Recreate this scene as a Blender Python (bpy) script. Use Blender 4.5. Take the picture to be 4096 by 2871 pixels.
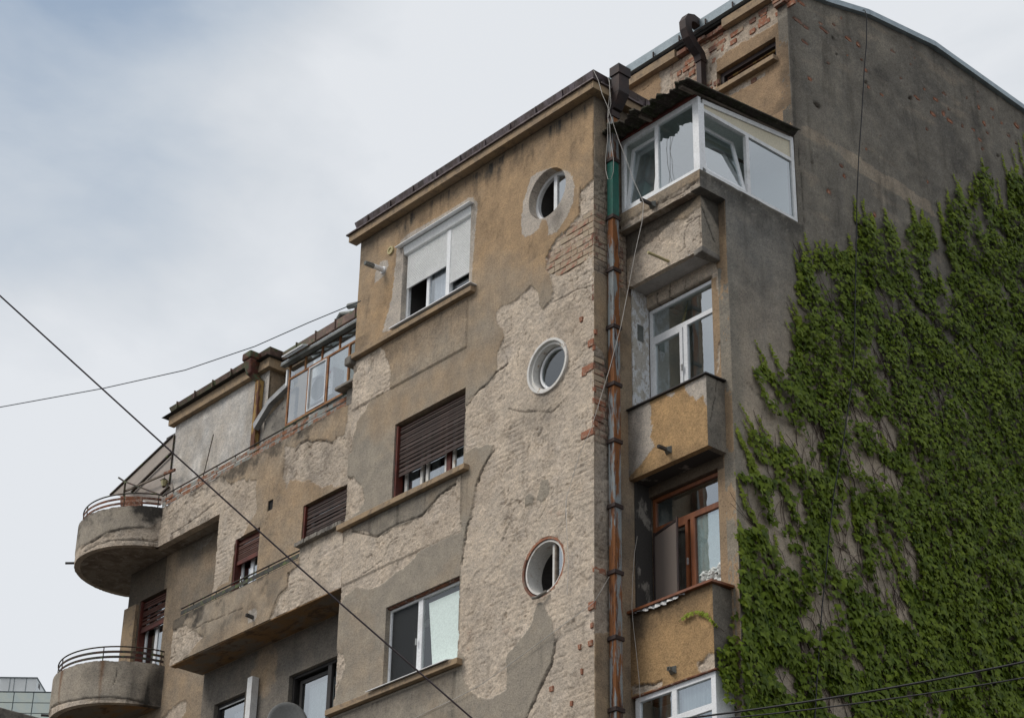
import bpy, math, random
import numpy as np
from mathutils import Vector, Matrix
random.seed(7); rng = np.random.default_rng(7)
for o in list(bpy.data.objects): bpy.data.objects.remove(o)
SC = bpy.context.scene
COL = SC.collection
# ------------------------------------------------------------------ camera (surveyed from the vanishing points)
FPX = 8529.0
def nrm(v):
    v = np.asarray(v, float); return v/np.linalg.norm(v)
_Z = nrm((307, -15535, FPX)); _X = -nrm((-8489, 4515, FPX)); _X = nrm(_X-_Z*(_X@_Z)); _Y = np.cross(_Z, _X)
if _Y@np.array((11170, 4901, FPX)) < 0: _Y = -_Y
RW = np.array([_X, _Y, _Z])
CAM = np.array([19.627, -18.502, 1.6])
cam = bpy.data.objects.new('camera', bpy.data.cameras.new('camera')); COL.objects.link(cam)
cam.data.sensor_width = 36.0; cam.data.sensor_fit = 'HORIZONTAL'; cam.data.lens = FPX/4096*36
cam.data.clip_start = 0.1; cam.data.clip_end = 3000
m = Matrix.Identity(4)
for i in range(3):
    m[i][0] = RW[i, 0]; m[i][1] = -RW[i, 1]; m[i][2] = -RW[i, 2]; m[i][3] = CAM[i]
cam.matrix_world = m
SC.camera = cam
# ------------------------------------------------------------------ world, sun, exposure
SUN_EL, SUN_AZ = math.radians(48), math.radians(205)      # azimuth clockwise from +Y
sdir = Vector((math.sin(SUN_AZ)*math.cos(SUN_EL), math.cos(SUN_AZ)*math.cos(SUN_EL), math.sin(SUN_EL)))
def pixdir(x, y):
    return nrm(RW@np.array([x-2048, y-1435.5, FPX]))
world = bpy.data.worlds.new('World'); SC.world = world; world.use_nodes = True
wt = world.node_tree; wt.nodes.clear()
def wn(t, **k):
    n = wt.nodes.new(t)
    for a, b in k.items(): setattr(n, a, b)
    return n
WL = wt.links.new
wout = wn('ShaderNodeOutputWorld'); sky = wn('ShaderNodeTexSky', sky_type='NISHITA', sun_disc=False)
sky.sun_elevation = SUN_EL; sky.sun_rotation = SUN_AZ; sky.air_density = 1.0; sky.dust_density = 2.0
bg1 = wn('ShaderNodeBackground'); bg1.inputs[1].default_value = 0.1; WL(sky.outputs[0], bg1.inputs[0])
bg2 = wn('ShaderNodeBackground'); bg2.inputs[1].default_value = 1.0
tc = wn('ShaderNodeTexCoord')
mp = wn('ShaderNodeMapping'); mp.inputs['Scale'].default_value = (1, 1, 1.9); mp.inputs['Rotation'].default_value = (0.2, -0.5, 0.3)
WL(tc.outputs['Generated'], mp.inputs[0])
def wnoise(scale, det, rough, w=0.0, dist=0.0):
    n = wn('ShaderNodeTexNoise', noise_dimensions='4D'); n.inputs['Scale'].default_value = scale; n.inputs['Detail'].default_value = det
    n.inputs['Roughness'].default_value = rough; n.inputs['W'].default_value = w; n.inputs['Distortion'].default_value = dist
    WL(mp.outputs[0], n.inputs['Vector']); return n
def wmath(op, a, b=None, clamp=False):
    n = wn('ShaderNodeMath', operation=op, use_clamp=clamp)
    for i, v in enumerate((a, b)):
        if v is None: continue
        if isinstance(v, (int, float)): n.inputs[i].default_value = v
        else: WL(v, n.inputs[i])
    return n.outputs[0]
def lobe(px, py, power):
    d = wn('ShaderNodeVectorMath', operation='DOT_PRODUCT'); d.inputs[1].default_value = tuple(pixdir(px, py)); WL(tc.outputs['Generated'], d.inputs[0])
    return wmath('POWER', wmath('MAXIMUM', d.outputs['Value'], 0.0), power)
n1 = wnoise(3.2, 5, 0.5, 1.3, 0.25); n2 = wnoise(9.0, 6, 0.55, 4.0, 0.3)
f = wmath('ADD', wmath('MULTIPLY', n1.outputs[0], 1.3), wmath('MULTIPLY', n2.outputs[0], 0.62)); f = wmath('ADD', f, -0.10)
f = wmath('ADD', f, wmath('MULTIPLY', lobe(150, -150, 110), -0.55)); f = wmath('ADD', f, 0.03)
f = wmath('ADD', f, wmath('MULTIPLY', lobe(4200, 300, 60), -0.10))
f = wmath('ADD', f, wmath('MULTIPLY', lobe(400, 2500, 90), 0.22))
f = wmath('ADD', f, wmath('MULTIPLY', lobe(1900, 500, 70), 0.16))
ramp = wn('ShaderNodeValToRGB'); WL(f, ramp.inputs[0])
cr = ramp.color_ramp; cr.elements[0].position = 0.35; cr.elements[0].color = (0.285, 0.36, 0.465, 1)
cr.elements[1].position = 1.0; cr.elements[1].color = (0.68, 0.70, 0.725, 1)
e = cr.elements.new(0.64); e.color = (0.47, 0.52, 0.58, 1)
e = cr.elements.new(0.82); e.color = (0.58, 0.61, 0.645, 1)
WL(ramp.outputs[0], bg2.inputs[0])
mx = wn('ShaderNodeMixShader'); mx.inputs[0].default_value = 0.92
WL(bg1.outputs[0], mx.inputs[1]); WL(bg2.outputs[0], mx.inputs[2]); WL(mx.outputs[0], wout.inputs[0])
sun = bpy.data.objects.new('sun', bpy.data.lights.new('sun', 'SUN')); COL.objects.link(sun)
sun.data.energy = 1.5; sun.data.angle = math.radians(22); sun.data.color = (1.0, 0.95, 0.88)
sun.rotation_euler = sdir.to_track_quat('Z', 'Y').to_euler(); sun.location = (0, -10, 60)
SC.view_settings.view_transform = 'Standard'; SC.view_settings.look = 'None'
SC.view_settings.exposure = 0.27; SC.view_settings.gamma = 1.0
try: SC.view_settings.use_curve_mapping = False
except Exception: pass
SC.render.engine = 'CYCLES'

# ------------------------------------------------------------------ survey helpers: measured points on real planes
def ray(p): return RW@np.array([(p[0]-2048)/FPX, (p[1]-1435.5)/FPX, 1.0])
def hit(p, axis, val):
    r = ray(p); return CAM+r*((val-CAM[axis])/r[axis])
def view(ox, oy, s): return lambda x, y: (ox+x/s, oy+y/s)
c1 = view(0, 1200, 2.0117); c1b = view(420, 1740, 3.831); c2 = view(0, 1950, 1.747); c3 = view(900, 1100, 2.011); c3b = view(1100, 1180, 3.095)
c4 = view(900, 1900, 1.657); c5 = view(1400, 600, 1.7876); c6 = view(2300, 0, 1.787); c6b = view(2300, 230, 4.592); c7 = view(2400, 800, 1.787)
c8 = view(2400, 1700, 1.374); c9 = view(1700, 2000, 1.848); c10 = view(1700, 1300, 2.011); c11 = view(3000, 0, 1.787)
c12 = view(2800, 800, 1.609); c13 = view(2700, 1700, 1.374); c14 = view(2700, 0, 4.175); c15 = view(2200, 900, 4.597); cI = view(0, 0, 1)
def FX(cf, x, y, Y=0.0):                       # point on a plane parallel to the street front -> (X, Z)
    h = hit(cf(x, y), 1, Y); return (h[0], h[2])
def FY(cf, x, y, X=1.71):                      # point on a plane parallel to the side wall -> (Y, Z)
    h = hit(cf(x, y), 0, X); return (h[1], h[2])
def PF(cf, pts, Y=0.0): return [FX(cf, x, y, Y) for x, y in pts]
def PS(cf, pts, X=1.71): return [FY(cf, x, y, X) for x, y in pts]

# ------------------------------------------------------------------ materials
def newmat(name):
    mt = bpy.data.materials.new(name); mt.use_nodes = True; nt = mt.node_tree; nt.nodes.clear()
    out = nt.nodes.new('ShaderNodeOutputMaterial'); b = nt.nodes.new('ShaderNodeBsdfPrincipled')
    nt.links.new(b.outputs[0], out.inputs[0]); b.inputs['Specular IOR Level'].default_value = 0.3
    return mt, nt, b, out
def tex(nt, scale, det=4, rough=0.6, vec=(1, 1, 1), dist=0):
    t = nt.nodes.new('ShaderNodeTexCoord'); mp = nt.nodes.new('ShaderNodeMapping'); mp.inputs['Scale'].default_value = vec
    n = nt.nodes.new('ShaderNodeTexNoise'); n.inputs['Scale'].default_value = scale; n.inputs['Detail'].default_value = det
    n.inputs['Roughness'].default_value = rough; n.inputs['Distortion'].default_value = dist
    nt.links.new(t.outputs['Object'], mp.inputs[0]); nt.links.new(mp.outputs[0], n.inputs['Vector']); return n.outputs[0]
def ramp_n(nt, src, stops):
    r = nt.nodes.new('ShaderNodeValToRGB'); nt.links.new(src, r.inputs[0]); e = r.color_ramp.elements
    while len(e) < len(stops): e.new(0.5)
    for k, (p, c) in zip(e, stops): k.position = p; k.color = (*c, 1) if len(c) == 3 else c
    return r.outputs[0]
def mixc(nt, f, a, b, mode='MIX'):
    n = nt.nodes.new('ShaderNodeMix'); n.data_type = 'RGBA'; n.blend_type = mode
    for s, v in ((n.inputs[0], f), (n.inputs[6], a), (n.inputs[7], b)):
        if isinstance(v, (int, float)): s.default_value = v
        elif isinstance(v, tuple): s.default_value = (*v, 1) if len(v) == 3 else v
        else: nt.links.new(v, s)
    return n.outputs[2]
def bump(nt, b, src, strength, dist):
    n = nt.nodes.new('ShaderNodeBump'); n.inputs['Strength'].default_value = strength; n.inputs['Distance'].default_value = dist
    nt.links.new(src, n.inputs['Height']); nt.links.new(n.outputs[0], b.inputs['Normal'])
def mat_wall(name, fine=1.0):
    mt, nt, b, _ = newmat(name)
    a = nt.nodes.new('ShaderNodeAttribute'); a.attribute_name = 'Col'
    g = ramp_n(nt, tex(nt, 55, 3, 0.7), [(0.30, (0.55, 0.55, 0.56)), (0.47, (0.98, 0.98, 0.98)), (0.72, (1.2, 1.2, 1.2))])
    g2 = ramp_n(nt, tex(nt, 3.2, 5, 0.65), [(0.3, (0.80, 0.81, 0.83)), (0.7, (1.14, 1.12, 1.09))])
    g3 = ramp_n(nt, tex(nt, 21, 4, 0.8), [(0.30, (0.70, 0.70, 0.71)), (0.48, (0.99, 0.99, 0.99)), (0.70, (1.15, 1.15, 1.14))])
    c = mixc(nt, 1.0, mixc(nt, fine, a.outputs['Color'], g, 'MULTIPLY'), g2, 'MULTIPLY'); c = mixc(nt, fine, c, g3, 'MULTIPLY')
    nt.links.new(c, b.inputs['Base Color']); b.inputs['Roughness'].default_value = 0.92; b.inputs['Specular IOR Level'].default_value = 0.15
    bump(nt, b, tex(nt, 34, 6, 0.85), 0.9*fine, 0.02)
    return mt
def mat_mix(name, ca, cb, scale=4, lo=0.42, hi=0.58, rough=0.8, metal=0.0, vec=(1, 1, 1), bmp=0.3, bscale=60, spec=0.3, det=6, cc=None):
    mt, nt, b, _ = newmat(name)
    f = ramp_n(nt, tex(nt, scale, det, 0.65, vec), [(lo, (0, 0, 0)), (hi, (1, 1, 1))])
    c = mixc(nt, f, ca, cb)
    if cc:
        f2 = ramp_n(nt, tex(nt, scale*2.3, det, 0.7, vec, 0.5), [(0.52, (0, 0, 0)), (0.62, (1, 1, 1))]); c = mixc(nt, f2, c, cc)
    g = ramp_n(nt, tex(nt, 40, 3, 0.7), [(0.3, (0.85, 0.85, 0.85)), (0.7, (1.12, 1.12, 1.12))])
    nt.links.new(mixc(nt, 1.0, c, g, 'MULTIPLY'), b.inputs['Base Color'])
    b.inputs['Roughness'].default_value = rough; b.inputs['Metallic'].default_value = metal; b.inputs['Specular IOR Level'].default_value = spec
    if bmp: bump(nt, b, tex(nt, bscale, 4, 0.7), bmp, 0.006)
    return mt
M = {}
M['wall'] = mat_wall('weathered_plaster'); M['wall_soft'] = mat_wall('smooth_render', 0.6)
M['tan'] = mat_mix('ochre_render', (0.365, 0.262, 0.160), (0.28, 0.21, 0.145), 3.2, 0.4, 0.65, 0.9, cc=(0.22, 0.165, 0.115))
M['soffit'] = mat_mix('stained_soffit', (0.26, 0.15, 0.065), (0.20, 0.165, 0.13), 1.6, 0.45, 0.56, 0.9, vec=(0.5, 1, 1), cc=(0.13, 0.08, 0.045))
M['soffit_grey'] = mat_mix('grey_soffit', (0.30, 0.26, 0.21), (0.17, 0.13, 0.10), 2.4, 0.4, 0.6, 0.9, cc=(0.36, 0.32, 0.27))
M['soffit_white'] = mat_mix('white_soffit', (0.50, 0.48, 0.46), (0.40, 0.38, 0.36), 2.4, 0.4, 0.6, 0.9)
M['concrete'] = mat_mix('aged_concrete', (0.27, 0.245, 0.21), (0.17, 0.155, 0.135), 3, 0.4, 0.6, 0.92, cc=(0.12, 0.11, 0.10))
M['body'] = mat_mix('plain_render', (0.28, 0.235, 0.18), (0.22, 0.19, 0.15), 1.5, 0.4, 0.6, 0.92)
M['roofing'] = mat_mix('bitumen_roof', (0.08, 0.08, 0.08), (0.12, 0.11, 0.1), 2, 0.4, 0.6, 0.9)
M['flash_brown'] = mat_mix('brown_flashing', (0.085, 0.062, 0.055), (0.17, 0.14, 0.15), 3, 0.42, 0.62, 0.42, 0.35, vec=(3, 1, 1), bmp=0.1, cc=(0.05, 0.04, 0.035))
M['flash_green'] = mat_mix('mossy_flashing', (0.13, 0.085, 0.07), (0.10, 0.115, 0.06), 3, 0.45, 0.58, 0.6, 0.2, bmp=0.1, cc=(0.2, 0.13, 0.1))
M['zinc'] = mat_mix('zinc_flashing', (0.36, 0.42, 0.45), (0.27, 0.32, 0.35), 4, 0.35, 0.65, 0.5, 0.35, bmp=0.05)
M['dark_gap'] = mat_mix('gap_shadow_and_flashing', (0.03, 0.028, 0.025), (0.05, 0.045, 0.04), 4, 0.4, 0.6, 0.9)  # near-black: paints the cornice gap shadow, also dark flashing and spout mouths
M['pipe_rust'] = mat_mix('rusty_galvanised_pipe', (0.27, 0.295, 0.30), (0.24, 0.098, 0.036), 2.1, 0.455, 0.51, 0.7, 0.15, vec=(3.5, 3.5, 0.55), bmp=0.25, cc=(0.075, 0.032, 0.02), det=10)
M['pipe_green'] = mat_mix('green_painted_pipe', (0.025, 0.165, 0.125), (0.03, 0.12, 0.095), 3, 0.4, 0.6, 0.5, cc=(0.02, 0.12, 0.09))
M['pipe_dark'] = mat_mix('dark_brown_pipe', (0.034, 0.028, 0.029), (0.055, 0.036, 0.032), 3, 0.4, 0.6, 0.6, 0.2, bmp=0.1)
M['collar'] = mat_mix('brown_collar', (0.04, 0.028, 0.026), (0.06, 0.04, 0.035), 6, 0.4, 0.6, 0.6)
M['hopper'] = mat_mix('rusty_green_hopper', (0.09, 0.03, 0.022), (0.07, 0.09, 0.045), 3, 0.45, 0.55, 0.7, cc=(0.16, 0.06, 0.03))
M['pipe_ochre'] = mat_mix('ochre_rusty_pipe', (0.33, 0.21, 0.07), (0.12, 0.05, 0.03), 2.4, 0.45, 0.53, 0.8, vec=(4, 4, 0.8))
M['white'] = mat_mix('white_upvc', (0.82, 0.83, 0.84), (0.68, 0.68, 0.67), 4, 0.5, 0.8, 0.35, bmp=0, spec=0.5)
M['white_dirty'] = mat_mix('dirty_white_upvc', (0.74, 0.74, 0.73), (0.55, 0.54, 0.52), 5, 0.5, 0.75, 0.5, bmp=0, spec=0.4, cc=(0.66, 0.66, 0.66))
M['white_old'] = mat_mix('peeling_white_paint', (0.68, 0.66, 0.62), (0.42, 0.33, 0.25), 9, 0.58, 0.66, 0.7, bmp=0.2)
M['slat_white'] = mat_mix('white_slats', (0.80, 0.81, 0.80), (0.74, 0.75, 0.74), 3, 0.4, 0.6, 0.45, bmp=0)
M['slat_brown'] = mat_mix('weathered_brown_slat', (0.070, 0.045, 0.038), (0.042, 0.030, 0.027), 3, 0.4, 0.6, 0.75, vec=(1.2, 1, 14), bmp=0.3, cc=(0.095, 0.06, 0.047), det=8)
M['slat_red'] = mat_mix('reddish_brown_slat', (0.105, 0.040, 0.026), (0.065, 0.030, 0.022), 3, 0.4, 0.6, 0.7, vec=(1.2, 1, 14), bmp=0.2)
M['wood_red'] = mat_mix('red_brown_wood', (0.14, 0.035, 0.022), (0.07, 0.02, 0.016), 5, 0.4, 0.6, 0.6)
M['wood_ochre'] = mat_mix('rusty_ochre_frame', (0.36, 0.18, 0.075), (0.22, 0.09, 0.04), 5, 0.42, 0.6, 0.7)
M['wood_warm'] = mat_mix('varnished_brown_frame', (0.24, 0.082, 0.030), (0.17, 0.055, 0.022), 2, 0.4, 0.6, 0.4, vec=(6, 1, 1), bmp=0.05, spec=0.5)
M['wood_grey'] = mat_mix('grey_timber', (0.23, 0.19, 0.15), (0.13, 0.105, 0.085), 3, 0.4, 0.6, 0.85, vec=(6, 1, 6))
M['frame_dark'] = mat_mix('dark_window_frame', (0.030, 0.028, 0.028), (0.045, 0.04, 0.038), 3, 0.4, 0.6, 0.5, bmp=0)
M['rust'] = mat_mix('rusty_iron', (0.20, 0.075, 0.035), (0.09, 0.038, 0.025), 6, 0.4, 0.6, 0.85, cc=(0.26, 0.20, 0.16))
M['rail_rust_pale'] = mat_mix('flaking_rail_paint', (0.24, 0.26, 0.24), (0.23, 0.095, 0.045), 5, 0.43, 0.53, 0.8, cc=(0.33, 0.25, 0.20))
M['iron_dark'] = mat_mix('dark_iron', (0.035, 0.028, 0.028), (0.07, 0.035, 0.025), 6, 0.45, 0.6, 0.7, cc=(0.09, 0.11, 0.04))
M['rail_grey'] = mat_mix('grey_mossy_rail', (0.045, 0.043, 0.040), (0.075, 0.072, 0.064), 5, 0.4, 0.6, 0.8, cc=(0.12, 0.15, 0.05))
M['asbestos'] = mat_mix('mossy_corrugated_sheet', (0.045, 0.036, 0.030), (0.030, 0.034, 0.016), 6, 0.45, 0.6, 0.95, bmp=0.8, bscale=30, cc=(0.075, 0.072, 0.052))
M['brick'] = mat_mix('orange_brick', (0.36, 0.15, 0.085), (0.27, 0.12, 0.075), 8, 0.4, 0.6, 0.9, bmp=0.5, cc=(0.36, 0.25, 0.18))
M['brick_pale'] = mat_mix('mortared_brick', (0.40, 0.31, 0.22), (0.34, 0.17, 0.12), 10, 0.52, 0.60, 0.92, bmp=0.6, bscale=45)
M['brick_tan'] = mat_mix('mortar_covered_brick', (0.43, 0.345, 0.25), (0.34, 0.20, 0.145), 9, 0.60, 0.68, 0.92, bmp=0.6, bscale=45)
M['brick_dull'] = mat_mix('dull_brick', (0.20, 0.095, 0.065), (0.25, 0.19, 0.15), 9, 0.5, 0.62, 0.92, bmp=0.5)
M['cable'] = mat_mix('black_cable', (0.012, 0.012, 0.014), (0.018, 0.016, 0.018), 3, 0.4, 0.6, 0.5, bmp=0)
M['cable_brown'] = mat_mix('dark_brown_cable', (0.020, 0.010, 0.014), (0.026, 0.012, 0.014), 3, 0.4, 0.6, 0.5, bmp=0)
M['cable_blue'] = mat_mix('dark_blue_cable', (0.008, 0.022, 0.042), (0.01, 0.02, 0.03), 3, 0.4, 0.6, 0.5, bmp=0)
M['cable_white'] = mat_mix('white_cable', (0.55, 0.52, 0.48), (0.45, 0.42, 0.38), 3, 0.4, 0.6, 0.6, bmp=0)
M['metal'] = mat_mix('galvanised_metal', (0.40, 0.40, 0.39), (0.28, 0.28, 0.28), 4, 0.4, 0.6, 0.45, 0.4, bmp=0.05)
M['metal_dark'] = mat_mix('grey_green_sheet', (0.19, 0.20, 0.185), (0.13, 0.135, 0.125), 4, 0.4, 0.6, 0.5, 0.3, bmp=0.05)
M['bracket'] = mat_mix('dark_bracket', (0.045, 0.04, 0.04), (0.08, 0.075, 0.07), 6, 0.4, 0.6, 0.6)
M['room'] = mat_mix('dim_room', (0.10, 0.095, 0.09), (0.08, 0.075, 0.07), 1, 0.4, 0.6, 0.95, bmp=0)
M['room_pale'] = mat_mix('pale_room', (0.72, 0.75, 0.73), (0.66, 0.69, 0.67), 1, 0.4, 0.6, 0.95, bmp=0)
M['curtain'] = mat_mix('net_curtain', (0.66, 0.67, 0.68), (0.50, 0.52, 0.54), 5, 0.4, 0.6, 0.9, vec=(6, 1, 0.2), bmp=0)
M['blind'] = mat_mix('pale_green_blind', (0.90, 0.95, 0.92), (0.88, 0.93, 0.90), 1, 0.4, 0.6, 0.8, bmp=0)
M['film'] = mat_mix('crinkled_plastic_film', (0.20, 0.18, 0.165), (0.42, 0.40, 0.38), 5, 0.52, 0.66, 0.4, vec=(3, 1, 0.5), bmp=0.5, bscale=8); M['cream'] = mat_mix('cream_panel', (0.66, 0.60, 0.45), (0.62, 0.56, 0.42), 2, 0.4, 0.6, 0.5, bmp=0)
M['peel'] = mat_mix('peeling_white_reveal', (0.50, 0.47, 0.42), (0.68, 0.69, 0.70), 9, 0.47, 0.50, 0.8, vec=(1, 1, 0.6), bmp=0.8, bscale=14, cc=(0.38, 0.34, 0.29))
M['dark_patchy'] = mat_mix('dark_patchy_coat', (0.055, 0.051, 0.047), (0.26, 0.24, 0.21), 3, 0.56, 0.62, 0.95, vec=(1, 1, 0.5))  # near-black with paler patches, for one loggia reveal and one soffit
M['awning'] = mat_mix('ribbed_awning_sheet', (0.34, 0.29, 0.25), (0.28, 0.24, 0.205), 2, 0.4, 0.6, 0.6, vec=(1, 20, 1), bmp=0.1)
M['lamp_glass'] = mat_mix('yellowed_glass', (0.50, 0.45, 0.25), (0.40, 0.36, 0.2), 3, 0.4, 0.6, 0.3, bmp=0)
M['dish'] = mat_mix('grey_dish', (0.235, 0.235, 0.225), (0.215, 0.215, 0.205), 3, 0.4, 0.6, 0.5, bmp=0)
M['ac'] = mat_mix('white_enamel', (0.74, 0.74, 0.72), (0.68, 0.68, 0.66), 2, 0.4, 0.6, 0.4, bmp=0)
M['ac_grille'] = mat_mix('grey_grille', (0.40, 0.40, 0.38), (0.34, 0.34, 0.33), 2, 0.4, 0.6, 0.6, bmp=0)
M['red'] = mat_mix('red_print', (0.45, 0.03, 0.07), (0.4, 0.03, 0.06), 2, 0.4, 0.6, 0.5, bmp=0)
M['grey_print'] = mat_mix('grey_print', (0.08, 0.08, 0.08), (0.07, 0.07, 0.07), 2, 0.4, 0.6, 0.5, bmp=0)
M['blue_print'] = mat_mix('blue_print', (0.08, 0.35, 0.5), (0.08, 0.3, 0.45), 2, 0.4, 0.6, 0.5, bmp=0)
M['vent_cream'] = mat_mix('cream_vent', (0.50, 0.43, 0.22), (0.42, 0.36, 0.2), 4, 0.4, 0.6, 0.6, bmp=0)
M['stem'] = mat_mix('brown_vine_stem', (0.075, 0.045, 0.035), (0.05, 0.032, 0.028), 6, 0.4, 0.6, 0.9)
M['far_panel'] = mat_mix('pale_grey_cladding', (0.62, 0.64, 0.64), (0.56, 0.58, 0.58), 0.4, 0.4, 0.6, 0.6, bmp=0)
M['far_line'] = mat_mix('grey_mullion', (0.12, 0.145, 0.15), (0.10, 0.12, 0.13), 1, 0.4, 0.6, 0.6, bmp=0)
M['far_glass'] = mat_mix('pale_green_glazing', (0.46, 0.53, 0.52), (0.58, 0.60, 0.50), 0.25, 0.4, 0.6, 0.35, bmp=0, spec=0.6)
M['asphalt'] = mat_mix('asphalt', (0.05, 0.05, 0.05), (0.065, 0.063, 0.06), 0.6, 0.4, 0.6, 0.9)
M['paving'] = mat_mix('paving', (0.22, 0.21, 0.2), (0.17, 0.165, 0.16), 1.2, 0.4, 0.6, 0.9)
M['flower_white'] = mat_mix('white_petals', (0.72, 0.74, 0.72), (0.62, 0.64, 0.60), 12, 0.4, 0.6, 0.8)
M['flower_red'] = mat_mix('pink_red_petals', (0.55, 0.06, 0.10), (0.5, 0.2, 0.25), 12, 0.4, 0.6, 0.8)
def mat_glass(name, refl=0.34, tint=(0.78, 0.82, 0.82), rough=0.0):
    mt = bpy.data.materials.new(name); mt.use_nodes = True; nt = mt.node_tree; nt.nodes.clear()
    out = nt.nodes.new('ShaderNodeOutputMaterial'); mxn = nt.nodes.new('ShaderNodeMixShader')
    tr = nt.nodes.new('ShaderNodeBsdfTransparent'); tr.inputs[0].default_value = (*tint, 1)
    gl = nt.nodes.new('ShaderNodeBsdfGlossy'); gl.inputs['Color'].default_value = (0.93, 0.97, 1.0, 1); gl.inputs['Roughness'].default_value = rough
    fr = nt.nodes.new('ShaderNodeFresnel'); fr.inputs['IOR'].default_value = 1.5
    a = nt.nodes.new('ShaderNodeMath'); a.operation = 'ADD'; a.use_clamp = True; a.inputs[1].default_value = refl
    ge = nt.nodes.new('ShaderNodeNewGeometry'); iv = nt.nodes.new('ShaderNodeMath'); iv.operation = 'SUBTRACT'; iv.inputs[0].default_value = 1.0; nt.links.new(ge.outputs['Backfacing'], iv.inputs[1])
    ml = nt.nodes.new('ShaderNodeMath'); ml.operation = 'MULTIPLY'
    nt.links.new(fr.outputs[0], a.inputs[0]); nt.links.new(a.outputs[0], ml.inputs[0]); nt.links.new(iv.outputs[0], ml.inputs[1]); nt.links.new(ml.outputs[0], mxn.inputs[0])
    nt.links.new(tr.outputs[0], mxn.inputs[1]); nt.links.new(gl.outputs[0], mxn.inputs[2]); nt.links.new(mxn.outputs[0], out.inputs[0])
    return mt
M['glass'] = mat_glass('window_glass'); M['glass_dusty'] = mat_glass('dusty_glass', 0.38, (0.75, 0.78, 0.8), 0.12)
M['mesh_screen'] = mat_glass('insect_screen', -0.03, (0.35, 0.33, 0.32), 0.6); M['glass_clear'] = mat_glass('clear_glass', 0.06, (0.95, 0.97, 0.96)); M['glass_dark'] = mat_glass('grey_glass', 0.10, (0.6, 0.65, 0.65)); M['glass_mid'] = mat_glass('old_glass', 0.26, (0.88, 0.9, 0.92))
_m, _nt, _b, _o = newmat('fine_screen_cloth'); _b.inputs['Base Color'].default_value = (0.24, 0.20, 0.175, 1); _b.inputs['Alpha'].default_value = 0.6; _b.inputs['Roughness'].default_value = 0.6; M['screen_cloth'] = _m
def mat_leaf():
    mt, nt, b, out = newmat('ivy_leaf')
    a = nt.nodes.new('ShaderNodeAttribute'); a.attribute_name = 'Col'
    nt.links.new(a.outputs['Color'], b.inputs['Base Color']); b.inputs['Roughness'].default_value = 0.55; b.inputs['Specular IOR Level'].default_value = 0.14
    t = nt.nodes.new('ShaderNodeBsdfTranslucent'); nt.links.new(a.outputs['Color'], t.inputs[0])
    s = nt.nodes.new('ShaderNodeMixShader'); s.inputs[0].default_value = 0.18
    nt.links.new(b.outputs[0], s.inputs[1]); nt.links.new(t.outputs[0], s.inputs[2]); nt.links.new(s.outputs[0], out.inputs[0])
    return mt
M['leaf'] = mat_leaf()

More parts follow.
